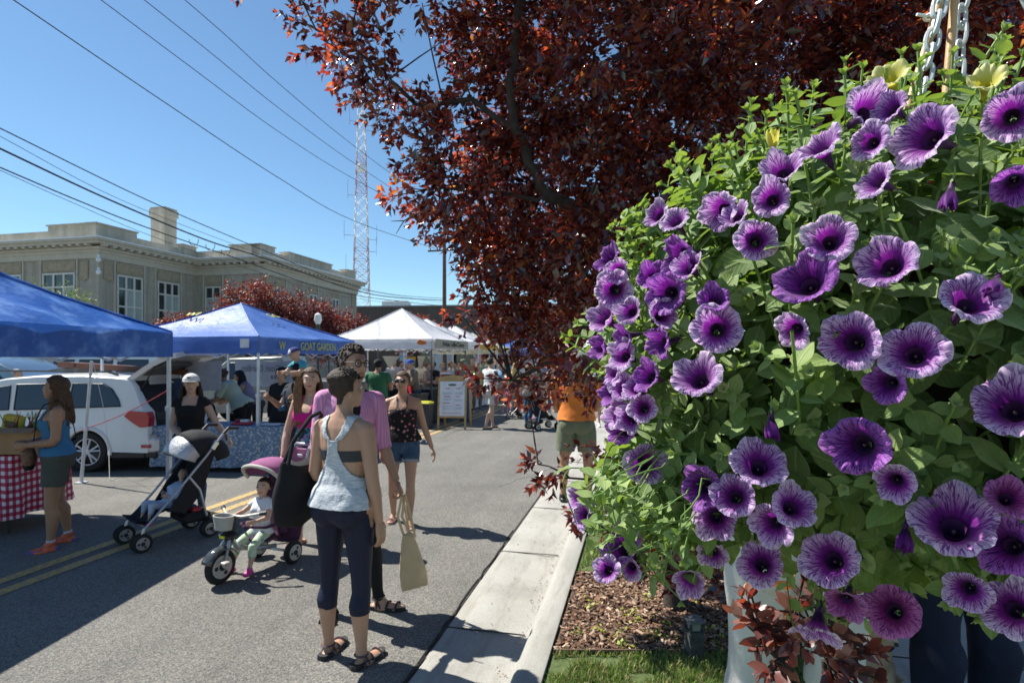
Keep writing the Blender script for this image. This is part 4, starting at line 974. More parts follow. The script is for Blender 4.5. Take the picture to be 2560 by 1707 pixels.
            b.tube([kn - shn * .02 * k, kn + shn * .05 * k, calf, kn.lerp(an, .62) - fwd * .008 * k, an - shn * .05 * k, an + shn * .01 * k], [.048 * u, .049 * u, .056 * u, .042 * u, .031 * u, .034 * u], 12)
            # foot
            if feet and q in feet: s_fd = Vector((feet[q][0], feet[q][1], 0)).normalized()
            elif shn.z < -.3: s_fd = Vector((dirs[q][0].x * .2 + (.13 if q == 'R' else -.13), 1, 0)).normalized()
            else: s_fd = Vector((0, .4, 1)).normalized()
            fl = .165 * k if not child else .12 * k; side_ = Vector((0, 0, 1)).cross(s_fd) if shn.z < -.3 else Vector((1, 0, 0)); upv = side_.cross(s_fd) * -1 if shn.z >= -.3 else Vector((0, 0, 1))
            base = an + (Vector((0, 0, -.055 * k)) if shn.z < -.3 else shn * .05 * k)
            b.tube([base - s_fd * .055 * k, base - s_fd * .03 * k, base + s_fd * .04 * k, base + s_fd * fl * .75, base + s_fd * fl * 1.05], [.02 * k, .035 * k, .042 * k, .04 * k, .018 * k], 10, flat=(1, .72) if abs(upv.z) > .5 else None, up=side_)
            b.tube([an, an + s_fd * .05 * k - Vector((0, 0, .04 * k))], [.034 * k, .03 * k], 8)
            s.J['fb' + q] = base; s.J['fd' + q] = s_fd
        # head
        hc = J['head']; kh = k * (1.16 if child else 1) * headscale; s.kh = kh
        def HT(p): return hc + hd @ (Vector(p) * kh)
        s.HT = HT
        b.ell(HT((0, -.018, .028)), [.076 * kh, .092 * kh, .086 * kh], 18, 13, rot=hd)
        b.ell(HT((0, .022, -.03)), [.060 * kh, .068 * kh, .078 * kh], 16, 12, rot=hd)
        b.ell(HT((0, .055, -.088)), [.030 * kh, .028 * kh, .022 * kh], 10, 8, rot=hd)
        b.tube([HT((0, .078, .022)), HT((0, .098, -.016)), HT((0, .088, -.028))], [.008 * kh, .013 * kh, .011 * kh], 8)
        b.tube([HT((-.045, .068, .028)), HT((0, .083, .03)), HT((.045, .068, .028))], [.01 * kh, .012 * kh, .01 * kh], 8)
        for sx in (-1, 1):
            b.ell(HT((sx * .077, -.012, -.004)), [.010 * kh, .019 * kh, .03 * kh], 10, 8, rot=hd)
            b.ell(HT((sx * .038, .052, -.028)), [.022 * kh, .02 * kh, .022 * kh], 8, 6, rot=hd)
        me = eval_remesh(b, s.vox, 2 if near else 1)
        s.co, s.no = arr(me); s.faces = [tuple(p.vertices) for p in me.polygons]; bpy.data.meshes.remove(me)
        s.classify()
        # body mesh with hands, eyes, mouth joined in
        hb = MB(); hb.v = [tuple(v) for v in s.co]; hb.f = list(s.faces); hb.m = [0] * len(hb.f)
        for q in 'LR': s.make_hand(hb, q)
        for sx in (-1, 1):
            hb.ell(HT((sx * .031, .074, .008)), [.0145 * kh, .0085 * kh, .0085 * kh], 10, 6, rot=hd, mi=1)
            hb.ell(HT((sx * .031, .0805, .008)), [.007 * kh, .004 * kh, .007 * kh], 8, 5, rot=hd, mi=2)
            hb.tube([HT((sx * .016, .084, .027)), HT((sx * .034, .083, .032)), HT((sx * .05, .072, .026))], [.0035 * kh, .004 * kh, .002 * kh], 5, mi=2)
        hb.tube([HT((-.024, .078, -.056)), HT((0, .09, -.058)), HT((.024, .078, -.056))], [.003 * kh, .0075 * kh, .003 * kh], 7, mi=3)
        s.body = hb.build('body', [skinm or sk_l, m_eye, m_iris, m_lip], s.t, True, fixn=True)
    def classify(s):
        k = s.k; co = s.co.astype('d'); J = s.J
        segs = []; names = []
        for q in 'LR':
            segs += [(J['sh' + q], J['el' + q], .05), (J['el' + q], J['wr' + q], .038), (J['hp' + q], J['kn' + q], .075), (J['kn' + q], J['an' + q], .045), (J['fb' + q] - J['fd' + q] * .06 * k, J['fb' + q] + J['fd' + q] * .17 * k, .035)]
            names += ['ua' + q, 'fa' + q, 'th' + q, 'sk' + q, 'ft' + q]
        segs += [(J['head'] - s.hd @ Vector((0, 0, .06 * k)), J['head'] + s.hd @ Vector((0, 0, .04 * k)), .085), (J['nk'] - Vector((0, 0, .05 * k)), J['nk'] + Vector((0, 0, .01 * k)), .05)]
        names += ['head', 'neck']
        # torso: three spine levels for distance
        a, b_ = s.T((0, 0, .93)) * k, s.T((0, 0, 1.33)) * k
        for dx in (-.07, 0, .07): segs.append((a + s.rot @ Vector((dx * k, 0, 0)), b_ + s.rot @ Vector((dx * k, 0, 0)), .10)); names.append('to')
        D = []; TT = []
        for (p, q_, r_) in segs:
            p = np.array(p); d = np.array(q_) - p; t = ((co - p) @ d) / max(1e-9, d @ d); tc = np.clip(t, 0, 1); dist = np.linalg.norm(co - (p + tc[:, None] * d), axis=1) - r_ * k
            D.append(dist); TT.append(t)
        D = np.array(D); TT = np.array(TT); i = D.argmin(0); s.bone = np.array(names)[i]; s.tt = TT[i, np.arange(len(co))]
        rest = (co / k - np.array(s.pel)) @ np.array(s.rot); rest[:, 2] += .92; s.rest = rest     # torso rest coordinates
        hl = (co - np.array(J['head'])) @ np.array(s.hd) / s.kh; s.hl = hl                            # head-local coordinates
    def make_hand(s, hb, q):
        k = s.k * (.9 if s.child else 1); wr = s.J['wr' + q]; fa = s.dirs[q][3]; sx = 1 if q == 'R' else -1
        inn = Vector((-sx, 0, 0)); inn = (inn - fa * inn.dot(fa)); inn = inn.normalized() if inn.length > .2 else Vector((0, 0, -1)); sd_ = fa.cross(inn).normalized() * (-sx)
        # inn: palm normal (towards the body); sd_: towards the thumb (front)
        if sd_.y < 0 and abs(fa.z) > .5: sd_ = -sd_
        cu = s.hand[0 if q == 'L' else 1]
        p0 = wr - fa * .012 * k; pl = .085 * k
        hb.tube([p0, wr + fa * .02 * k, wr + fa * .06 * k, wr + fa * .088 * k], [.026 * k, .036 * k, .042 * k, .038 * k], 12, flat=(1, .42), up=sd_)
        for i, (o_, l) in enumerate(((.028, .072), (.0095, .08), (-.0095, .075), (-.028, .058))):
            a = wr + fa * pl + sd_ * o_ * k; d = (fa + sd_ * o_ * 3).normalized(); pts = [a - fa * .01 * k]
            ang = 0; p = a
            for j, fr in enumerate((.45, .3, .25)):
                ang += cu * (1.0 + .25 * i * .3); dd = (d * math.cos(ang) + inn * math.sin(ang)).normalized(); pts.append(p); p = p + dd * l * fr * k
            pts.append(p); hb.tube(pts, [.0095 * k, .009 * k, .0085 * k, .0078 * k, .006 * k][:len(pts)], 7)
        a = wr + fa * .025 * k + sd_ * .028 * k; d = (sd_ * .75 + fa * .8 + inn * .35).normalized(); d2 = (fa * .9 + inn * (.3 + cu) + sd_ * .15).normalized()
        hb.tube([a - d * .012 * k, a + d * .02 * k, a + d * .042 * k, a + d * .042 * k + d2 * .03 * k], [.014 * k, .0125 * k, .0105 * k, .008 * k], 7)
    def wear(s, name, mats, sel, off=.008, wr=.0, ws=9, zs=1.0, label=None, thick=None, mfun=None, drop=None):
        """garment: the body surface moved outwards where sel() is true"""
        off_a = off(s) if callable(off) else np.full(len(s.co), off)
        mask = sel(s)
        co = s.co + s.no * (off_a * s.k)[:, None]
        if wr:
            for i in np.nonzero(mask)[0]:
                p = s.co[i]; co[i] += s.no[i] * wr * s.k * (noise.noise((p[0] * ws, p[1] * ws, p[2] * ws * zs)) + .4 * noise.noise((p[0] * ws * 3, p[1] * ws * 3, p[2] * ws * 2 * zs)))
        if drop is not None: co = drop(s, co)
        fs = [f for f in s.faces if all(mask[i] for i in f)]
        if not fs: return None
        used = sorted({i for f in fs for i in f}); mp = {i: j for j, i in enumerate(used)}
        me = bpy.data.meshes.new(name); me.from_pydata([tuple(co[i]) for i in used], [], [tuple(mp[i] for i in f) for f in fs])
        if not isinstance(mats, (list, tuple)): mats = [mats]
        for m in mats: me.materials.append(m)
        if mfun is not None:
            for p, f in zip(me.polygons, fs): p.material_index = mfun(s, f)
        me.update(); shade(me, 60)
        o = bpy.data.objects.new(name, me); COL.objects.link(o); o.parent = s.t
        if s.near: sx_ = o.modifiers.new('smooth', 'SMOOTH'); sx_.factor = .5; sx_.iterations = 9
        sm = o.modifiers.new('solid', 'SOLIDIFY'); sm.thickness = thick or .006 * s.k; sm.offset = -1
        if label: o['label'] = label
        return o
    # selectors -------------------------------------------------------
    def top(s, mat, z0=.93, z1=1.44, sleeve=.5, off=.014, wr=.006, neck=1.42, name='shirt', flare=.0, mfun=None, scoop=0, label=None, sideline=.2):
        def sel(p):
            b, r_, t = p.bone, p.rest, p.tt
            tor = ((b == 'to') | (b == 'neck') | (b == 'thL') | (b == 'thR') | (b == 'uaL') | (b == 'uaR')) & (r_[:, 2] > z0) & (r_[:, 2] < neck + .03 * (np.abs(r_[:, 0]) > .03)) & (b != 'uaL') & (b != 'uaR')
            tor = tor & ~((b == 'thL') | (b == 'thR')) | (((b == 'thL') | (b == 'thR')) & (r_[:, 2] > z0) & (t < .25))
            if scoop: tor &= ~((r_[:, 2] > 1.40 - scoop) & (np.abs(r_[:, 0]) < .075) & (r_[:, 1] > 0))
            arm = ((b == 'uaL') | (b == 'uaR')) & (t < sleeve)
            if sleeve > 1: arm = ((b == 'uaL') | (b == 'uaR')) | (((b == 'faL') | (b == 'faR')) & (t < sleeve - 1))
            if sleeve <= 0: arm = arm & False
            return tor | arm
        def offf(p):
            o = np.full(len(p.co), off); r_ = p.rest; o += flare * np.clip((1.15 - r_[:, 2]) / .25, 0, 1) * ((p.bone == 'to') | (p.bone == 'thL') | (p.bone == 'thR'))
            o += .006 * np.clip(p.tt, 0, 1) * np.isin(p.bone, ['uaL', 'uaR']) * (1 if s.sex == 'm' else .5) * 2
            return o
        return s.wear(name, mat, sel, offf, wr, mfun=mfun, label=label)
    def tank(s, mat, z0=.93, off=.010, wr=.005, flare=0, name='tank_top', strap=.085, neck=.10, back=.06, mfun=None, waistz=0):
        def sel(p):
            b, r_ = p.bone, p.rest; x = np.abs(r_[:, 0]); z = r_[:, 2]
            body = (np.isin(b, ['to', 'thL', 'thR', 'neck'])) & (z > z0) & (z < 1.30)
            up = (np.isin(b, ['to', 'neck', 'uaL', 'uaR'])) & (z >= 1.29) & (z < 1.45) & (x > .045) & (x < .045 + strap)
            front = (r_[:, 1] > 0) & (z > 1.29) & (z < 1.40 - neck) & (x < .12); bk = (r_[:, 1] <= 0) & (z > 1.29) & (z < 1.40 - back) & (x < .12)
            return body | up | front | bk
        def offf(p): return off + flare * np.clip((1.2 - p.rest[:, 2]) / .25, 0, 1)
        return s.wear(name, mat, sel, offf, wr, mfun=mfun)
    def pants(s, mat, t_end=2.0, z1=1.02, off=.008, wr=.004, flare=0., name='trousers', label=None, mfun=None):
        """t_end 0..1 covers the thigh, 1..2 also the shank"""
        def sel(p):
            b, t, z = p.bone, p.tt, p.rest[:, 2]
            m = ((b == 'to') & (z < z1)); m |= (np.isin(b, ['thL', 'thR'])) & (t < t_end) & (z < z1)
            if t_end > 1: m |= (np.isin(b, ['thL', 'thR'])) & (z < z1) | (np.isin(b, ['skL', 'skR'])) & (t < t_end - 1)
            if t_end >= 2: m |= np.isin(b, ['ftL', 'ftR']) & (p.co[:, 2] > .095 * s.k)
            return m
        def offf(p):
            leg = np.isin(p.bone, ['thL', 'thR']) * np.clip(p.tt, 0, 1) + np.isin(p.bone, ['skL', 'skR']) * (1 + np.clip(p.tt, 0, 1)) + np.isin(p.bone, ['ftL', 'ftR']) * 2
            return off + flare * np.minimum(leg, 1.6)
        return s.wear(name, mat, sel, offf, wr, ws=14, zs=.22, label=label, mfun=mfun)
    def hair(s, mat, length=0, vol=.014, front=.045, curls=0, low=-.055, name='hair', bun=False, fade=None):
        def sel(p):
            h = p.hl; b = p.bone; x, y, z = h[:, 0], h[:, 1], h[:, 2]
            return np.isin(b, ['head', 'neck']) & ((z > .062 - .4 * (y < front) * 1.0 * np.clip((front - y) * 3, 0, .3)) | ((y < front - .035 - .3 * np.clip(-z, 0, .1)) & (z > low) & (z > -.02 - np.clip((-.02 - y), 0, .03) * 3))) & (z > low)
        def offf(p):
            h = p.hl; v = vol * np.clip((h[:, 2] + .08) / .1, .35, 1)
            if fade: v = np.where(h[:, 2] > fade, vol, .003)
            return v
        o = s.wear(name, mat, sel, offf, curls or .004, ws=30 if curls else 16, thick=.008 * s.k)
        if length:
            # long hair hangs as a skirt of overlapping strands from the back and sides of the head
            b = MB(); rr = random.Random(int(length * 1000)); k = s.kh
            for i in range(46 if s.near else 26):
                a = PI * (1.13 + .74 * (i + rr.random() * .6) / (46 if s.near else 26)) if i % 6 else PI * rr.choice((1.06, 1.94)); 
                x, y = math.cos(a), math.sin(a)
                p0 = s.HT((x * .068, y * .075 - .01, .05)); p1 = s.HT((x * .088, y * .100 - .005, -.03)); dz = length * (1 - .2 * rr.random()) * s.k
                out = s.hd @ Vector((x * .05, y * .035, 0)) * s.k
                p2 = p1 + out * .6 + Vector((0, 0, -.45 * dz)) + Vector((rr.uniform(-.01, .01), rr.uniform(-.01, .01), 0)); p3 = p1 + out * .9 + Vector((rr.uniform(-.02, .02), -.01 + rr.uniform(-.015, .01), -dz))
                b.tube([p0, p0.lerp(p1, .6) + out * .1, p1, p1.lerp(p2, .5) + out * .12, p2, p2.lerp(p3, .6) + out * (.1 + .1 * rr.random()), p3], [.012 * k, .019 * k, .021 * k, .021 * k, .019 * k, .014 * k, .003 * k], 6)
            b.build('long_hair', mat, s.t, True)
        if bun: b = MB(); b.ell(s.HT((0, -.115, .03)), [.035 * s.kh] * 3); b.build('hair_bun', mat, s.t, True)
        return o
    def cap(s, crown, brim, back=False, name='cap', front=None):
        b = MB(); kh = s.kh; rows = []
        for i in range(9):
            a = i / 8 * PI / 2; r_ = math.cos(a); z = .035 + math.sin(a) * .095
            rows.append([s.HT((.094 * r_ * math.cos(t), -.012 + .112 * r_ * math.sin(t), z)) for t in [2 * PI * j / 20 for j in range(20)]])
        b.rings(rows[:-1]); m = [crown, front or crown]
        for fi, f in enumerate(b.f):
            c = sum((Vector(b.v[i]) for i in f), Vector()) / len(f); l = (s.hd.transposed() @ (c - s.J['head']))
            b.m[fi] = 1 if l.y > .03 * kh else 0
        o = b.build(name, m, s.t, True)
        b = MB(); sg = -1 if back else 1; up, dn = [], []
        n_ = 12
        for j in range(n_ + 1):
            t = PI * (.12 + .76 * j / n_); inn = s.HT((.088 * math.cos(t), sg * (-.012 + .104 * math.sin(t)), .045)); ou = s.HT((.092 * math.cos(t) * 1.02, sg * (.0 + .104 * math.sin(t) + .075 * math.sin(PI * j / n_) ** .6), .040 - .012 * (1 - math.sin(t)))); up += [inn, ou]; dn += [inn - Vector((0, 0, .007 * kh)), ou - Vector((0, 0, .005 * kh))]
        fs = []
        for j in range(n_): q = j * 2; o2 = 2 * (n_ + 1); fs += [(q, q + 1, q + 3, q + 2), (o2 + q, o2 + q + 2, o2 + q + 3, o2 + q + 1), (q + 1, o2 + q + 1, o2 + q + 3, q + 3)]
        b.add(up + dn, fs); br = b.build('brim', brim, o, True); return o
    def shoes(s, mat, sole=None, low=.105, name='shoe', mfun=None):
        for q in 'LR':
            s.wear(name, mat, lambda p: ((p.bone == 'ft' + q) | ((p.bone == 'sk' + q) & (p.tt > .93))) & (np.linalg.norm(p.co - np.array(p.J['fb' + q]), axis=1) < .24 * s.k), .009, 0, mfun=mfun)
            if sole: s.sole(q, sole, .0, .028)
    def sole(s, q, mat, z, th):
        k = s.k; fb, fd = s.J['fb' + q], s.J['fd' + q]; sdv = Vector((0, 0, 1)).cross(fd).normalized(); b = MB(); P = []
        fl = .15 if not s.child else .11
        out = [(-.075, .0), (-.068, .028), (-.03, .036), (.03, .033), (.09, .043), (fl - .0, .038), (fl + .03, .015), (fl + .035, -.005), (fl + .01, -.032), (.08, -.042), (.02, -.034), (-.03, -.036), (-.065, -.026)]
        zb = max(0.002, (fb.z - .034 * k) - th * .6) if True else z
        P = [(fb + fd * a * k + sdv * c * k) for a, c in out]; n_ = len(P)
        b.add([(p.x, p.y, zb) for p in P] + [(p.x, p.y, zb + th) for p in P], [tuple(range(n_)), tuple(range(2 * n_ - 1, n_ - 1, -1))] + [(i, n_ + i, n_ + (i + 1) % n_, (i + 1) % n_) for i in range(n_)])
        return b.build('sole', mat, s.t)
    def sandals(s, mat, strap=None, straps=((.03, .038), (.095, .042), (.14, .04)), ankle=True, name='sandal'):
        k = s.k; strap = strap or mat
        for q in 'LR':
            so_ = s.sole(q, mat, 0, .026); so_.name = name
            fb, fd = s.J['fb' + q], s.J['fd' + q]; sdv = Vector((0, 0, 1)).cross(fd).normalized(); b = MB()
            for a, w in straps:
                c = fb + fd * a * k; pts = [c + sdv * math.cos(t) * (w + .004) * k + Vector((0, 0, math.sin(t) * .041 * k - .005)) for t in [PI * j / 8 for j in range(9)]]; b.tube(pts, .0085 * k, 5, flat=(1, .5))
            if ankle: b.torus(s.J['an' + q] + Vector((0, 0, .0)), .036 * k, .007 * k, 'z', 16, 5); b.tube([fb + fd * .03 * k + sdv * .036 * k, s.J['an' + q] + sdv * .034 * k], .006 * k, 5); b.tube([fb + fd * .03 * k - sdv * .036 * k, s.J['an' + q] - sdv * .034 * k], .006 * k, 5)
            b.build('strap', strap, so_, True)
def drape(a, b_, sag, r_, seg=10, n=12):
    a, b_ = Vector(a), Vector(b_); return [a.lerp(b_, i / n) - Vector((0, 0, sag * math.sin(PI * i / n))) for i in range(n + 1)]
def strap_path(P, zlow, side, q):  # shoulder strap loop
    pass

# cloth materials
c_navy = cloth('navy leggings', (.012, .015, .035), bump=.003, rough=.6); c_black = cloth('black cloth', (.014, .014, .016)); c_char = cloth('charcoal cloth', (.035, .037, .042))
def heather(nt):
    mp = _n(nt, 'ShaderNodeMapping'); mp.inputs['Scale'].default_value = (6, 6, 60); nt.links.new(_n(nt, 'ShaderNodeTexCoord').outputs['Object'], mp.inputs[0])
    return ramp(nt, nz(nt, 3, 4, mp.outputs[0], .7), [(.35, (.33, .36, .39)), (.65, (.62, .65, .67))])
c_heath = cloth('heather grey jersey', (0, 0, 0), build=heather, bump=.012, bs=14)
def floral2(nt):
    v = _n(nt, 'ShaderNodeTexVoronoi'); v.inputs['Scale'].default_value = 22; nt.links.new(_n(nt, 'ShaderNodeTexCoord').outputs['Object'], v.inputs['Vector'])
    hue = ramp(nt, v.outputs['Color'], [(.0, (.6, .09, .2)), (.5, (.5, .3, .25)), (1, (.1, .15, .06))])
    return mixc(nt, ramp(nt, v.outputs['Distance'], [(.2, (1, 1, 1)), (.32, (0, 0, 0))]), (.014, .012, .014), hue)
c_flor = cloth('black floral print', (0, 0, 0), build=floral2, bump=.01, bs=12)
def stripes(nt):
    sp = _n(nt, 'ShaderNodeSeparateXYZ'); nt.links.new(_n(nt, 'ShaderNodeTexCoord').outputs['Object'], sp.inputs[0])
    z = mth(nt, 'ADD', sp.outputs[2], mth(nt, 'MULTIPLY', mth(nt, 'ABSOLUTE', sp.outputs[0]), .3))
    base = ramp(nt, z, [(0, (.18, .36, .36)), (.98, (.18, .36, .36)), (1.10, (.62, .30, .46)), (1.17, (.30, .45, .45)), (1.2, (.58, .55, .60)), (1.25, (.56, .22, .42)), (2, (.56, .22, .42))], 'CONSTANT')
    f = mth(nt, 'GREATER_THAN', mth(nt, 'SINE', mth(nt, 'MULTIPLY', mth(nt, 'ADD', sp.outputs[0], sp.outputs[1]), 260.0)), .2)
    return mixc(nt, mth(nt, 'MULTIPLY', f, .35), base, (.72, .55, .66))
c_pstr = cloth('pink striped shirt', (0, 0, 0), build=stripes, bump=.012, bs=10)
def magteal(nt):
    sp = _n(nt, 'ShaderNodeSeparateXYZ'); nt.links.new(_n(nt, 'ShaderNodeTexCoord').outputs['Object'], sp.inputs[0])
    pat = ramp(nt, nz(nt, 22, 3), [(.42, (.02, .02, .03)), (.5, (.03, .30, .36)), (.58, (.45, .02, .20))], 'CONSTANT')
    return mixc(nt, mth(nt, 'GREATER_THAN', sp.outputs[2], 1.12), pat, (.52, .015, .20))
c_mag = cloth('magenta patterned top', (0, 0, 0), build=magteal)
def camo(a, b_, c):
    def f(nt): return ramp(nt, nz(nt, 18, 3), [(.42, a), (.5, b_), (.58, c)], 'CONSTANT')
    return f
c_camo = cloth('patterned blouse', (0, 0, 0), build=camo((.30, .26, .24), (.42, .40, .38), (.22, .20, .20)))
m_sand = M('black sandal', (.02, .019, .02), .7); m_sstr = M('patterned strap', (.10, .07, .08), .8, var=.6, vs=60)
RED = 'shoppers at the street market'

# 1 woman in the heather racerback top, back to the camera
P1 = Person('woman in grey racerback top and navy capri leggings seen from behind', (-.985, 3.34, 0), 24, 1.72, 'f', sk_m,
            arms={'R': ((.13, .02, -1), (.07, .16, -1)), 'L': ((-.16, -.02, -1), (.1, .75, -.3))}, legs={'R': ((.05, .02, -1), (.02, -.03, -1)), 'L': ((-.05, .02, -1), (-.03, .0, -1))}, head=(30, 2), near=True, vox=.007, build=1.04, hips=.012, group=RED, hand=(.6, .3))
P1.pants(c_navy, 1.42, 1.035, .004, .0015, name='leggings')
def rb(p):
    b, r_ = p.bone, p.rest; x = np.abs(r_[:, 0]); y, z = r_[:, 1], r_[:, 2]
    tor = np.isin(b, ['to', 'neck', 'thL', 'thR', 'uaL', 'uaR'])
    low = np.isin(b, ['to', 'thL', 'thR']) & (z > .925) & (z < 1.10)
    # back: a racerback panel that narrows between the shoulder blades and forks over the shoulders
    wid = np.interp(z, [1.08, 1.14, 1.20, 1.26, 1.31], [.155, .10, .062, .042, .045])
    back = tor & (y < .02) & (z >= 1.09) & (z < 1.32) & (x < wid)
    fork = tor & (y < .02) & (z >= 1.31) & (z < 1.45) & (np.abs(x - np.interp(z, [1.31, 1.36, 1.42], [.03, .07, .088])) < .030)
    front = tor & (y >= .02) & (z >= 1.09) & (z < 1.30) & (x < .16 - np.clip(z - 1.15, 0, 1) * .35) & np.isin(b, ['to'])
    fs = tor & (y >= .02) & (z >= 1.29) & (z < 1.45) & (np.abs(x - .088) < .026)
    return low | back | fork | front | fs
def rboff(p): return .007 + .022 * np.clip((1.16 - p.rest[:, 2]) / .14, 0, 1)
P1.wear('tank_top', c_heath, rb, rboff, .0045, 9, zs=2.2)
P1.wear('sports_bra', cloth('dark grey bra', (.05, .052, .06)), lambda p: (p.bone == 'to') & (p.rest[:, 2] > 1.185) & (p.rest[:, 2] < 1.265), .0035)
P1.hair(hairm('short cropped dark hair', (.045, .028, .020)), 0, .016, front=.05, low=-.09, fade=.055)
b = MB(); rr = random.Random(3)
for i in range(190):
    a = rr.uniform(0, 6.28); e = rr.uniform(.35, 1.5); p = P1.HT((.075 * math.cos(e) * math.cos(a), -.015 + .09 * math.cos(e) * math.sin(a), .035 + .085 * math.sin(e)))
    b.torus(p, rr.uniform(.008, .014), .0055, rr.choice('xyz'), 8, 5)
b.build('curls', h_dk, P1.t, True)
P1.sandals(m_sand, m_sstr, ((.0, .036), (.06, .04), (.125, .042)))
b = MB(); b.torus(P1.HT((.08, -.01, -.035)), .006, .002, 'x', 8, 4); b.build('earring', m_chrome, P1.t)
# shoulder bag
bg1 = thing('tote_bag', 'large soft black bag hanging from the shoulder of the woman in the racerback top', 'bag', P1.t.location, P1.t.rotation_euler.z)
sh = P1.J['shL']; b = MB(); rows = []
for i in range(15):
    q = i / 14; z = 1.13 - .37 * q; w = (.125 + .045 * math.sin(PI * min(1, q * 1.1) * .8)) * (1 if q < .86 else math.sqrt(max(.03, 1 - ((q - .86) / .145) ** 2))); d = .035 + .055 * math.sin(PI * min(1, q * .85 + .1))
    cx, cy = -.325 - .02 * q, -.035; zz = z
    rows.append([(cx + d * math.cos(t) + .008 * noise.noise((t * 2, q * 5, 0)), cy + w * math.sin(t), zz + (.035 * (math.sin(t) ** 2) if q < .1 else 0)) for t in [2 * PI * j / 24 for j in range(24)]])
b.rings(rows, cap=True); b.build('bag_body', c_black, bg1, True)
b = MB()
for dx in (-.02, .03): b.tube([(-.325 + dx, .11, 1.12), (-.30, .06, 1.28), (-.205, .035, 1.432), (-.175, -.01, 1.453), (-.20, -.055, 1.43), (-.30, -.10, 1.28), (-.325 + dx, -.15, 1.12)], .014, 8, flat=(1, .5))
b.build('strap', c_black, bg1, True)
# iced drink in her left hand
hp = P1.t.matrix_basis @ (P1.J['wrL'] + P1.dirs['L'][3] * .09) if False else Matrix.Translation(P1.t.location) @ P1.t.rotation_euler.to_matrix().to_4x4() @ (P1.J['wrL'] + P1.dirs['L'][3] * .085 * P1.k)
cup = thing('drink_cup', 'clear plastic cup of iced coffee with a straw held beside the woman\'s right arm', 'cup', hp + Vector((.045, .0, -.045)))
b = MB(); b.tube([(0, 0, 0), (0, 0, .12)], [.03, .042], 16); b.build('cup_body', M('iced coffee', (.38, .22, .12), .2, var=.3, vs=30), cup, True)
b = MB(); b.tube([(0, 0, .12), (0, 0, .13), (0, 0, .155)], [.044, .044, .028], 16); b.build('cup_lid', M('clear lid', (.6, .62, .6), .15), cup, True)
b = MB(); b.cyl((.0, 0, .1), (.015, 0, .25), .004, seg=6); b.build('straw', M('green straw', (.1, .3, .2), .4), cup)

# 2 tall man with the pink shirt, facing the camera
P2 = Person('tall man with glasses in an open pink striped shirt behind the woman in grey', (-1.15, 3.95, 0), 162, 1.87, 'm', sk_m, side=-.05,
            feet={'L': (-.9, .45)}, arms={'L': ((-.16, .02, -1), (-.34, .30, -1)), 'R': ((.12, .05, -1), (-.02, .22, -1))}, legs={'L': ((-.20, .0, -1), (-.10, -.02, -1)), 'R': ((.03, .0, -1), (.02, -.02, -1))}, head=(-34, -2), near=True, vox=.008, group=RED, hand=(1.0, .5), build=.86)
P2.pants(c_black, 2.0, 1.05, .010, .004)
P2.top(c_black, .93, sleeve=0, off=.006, name='t_shirt', wr=.002)
def openf(p):
    b, r_, t = p.bone, p.rest, p.tt
    m = (np.isin(b, ['to', 'thL', 'thR']) & (r_[:, 2] > .88) & (r_[:, 2] < 1.43)) | (np.isin(b, ['uaL', 'uaR'])) | (np.isin(b, ['faL', 'faR']) & (t < .15)) | ((b == 'neck') & (r_[:, 1] < 0) & (r_[:, 2] < 1.47))
    return m & ~((r_[:, 1] > .03) & (np.abs(r_[:, 0]) < .05) & np.isin(b, ['to', 'neck', 'thL', 'thR']))
P2.wear('open_shirt', c_pstr, openf, lambda p: .011 + .016 * np.clip((1.1 - p.rest[:, 2]) / .2, 0, 1) * (p.bone == 'to') + .006 * np.isin(p.bone, ['uaL', 'uaR']), .003, 12)
P2.hair(hairm('short cropped dark hair', (0, 0, 0)), 0, .010, front=.05)
b = MB(); rr = random.Random(6)
for i in range(170):
    a = rr.uniform(0, 6.28); e = rr.uniform(.05, 1.45); y_ = math.sin(a)
    if y_ > .3 and e < .75: continue
    b.torus(P2.HT((.080 * math.cos(e) * math.cos(a), -.018 + .098 * math.cos(e) * y_, .04 + .082 * math.sin(e))), rr.uniform(.007, .013), .005, rr.choice('xyz'), 8, 5)
b.build('curls', h_dk, P2.t, True)
P2.wear('beard', hairm('short beard', (.13, .075, .05)), lambda p: np.isin(p.bone, ['head', 'neck']) & (p.hl[:, 2] < -.062) & (p.hl[:, 1] > .0) & (p.hl[:, 2] > -.112), .0015, thick=.001)
def glasses(P, mat, dark=False, name='glasses'):
    b = MB()
    for sx in (-1, 1):
        if dark: b.ell(P.HT((sx * .034, .088, .008)), [.029 * P.kh, .010 * P.kh, .021 * P.kh], 12, 8, rot=P.hd)
        else: b.torus(P.HT((sx * .034, .0865, .008)), .021 * P.kh, .0028 * P.kh, 'y', 16, 5, rot=P.hd)
        b.tube([P.HT((sx * .06, .083, .016)), P.HT((sx * .079, .04, .014)), P.HT((sx * .08, -.02, .01))], .003 * P.kh, 5)
    b.tube([P.HT((-.014, .096, .014)), P.HT((.014, .096, .014))], .003 * P.kh, 5); return b.build(name, mat, P.t, True)
glasses(P2, m_dark)
P2.sandals(m_sand, m_sand, ((.0, .04), (.07, .044), (.13, .044)))
LW = lambda P, v: P.t.location + P.t.rotation_euler.to_matrix() @ Vector(v)
hL = LW(P2, P2.J['wrL'] + P2.dirs['L'][3] * .10 * P2.k)
tg = thing('tote_bag', 'long cream canvas tote bag hanging from the tall man\'s hand', 'bag', hL, R(10))
b = MB(); rows = []
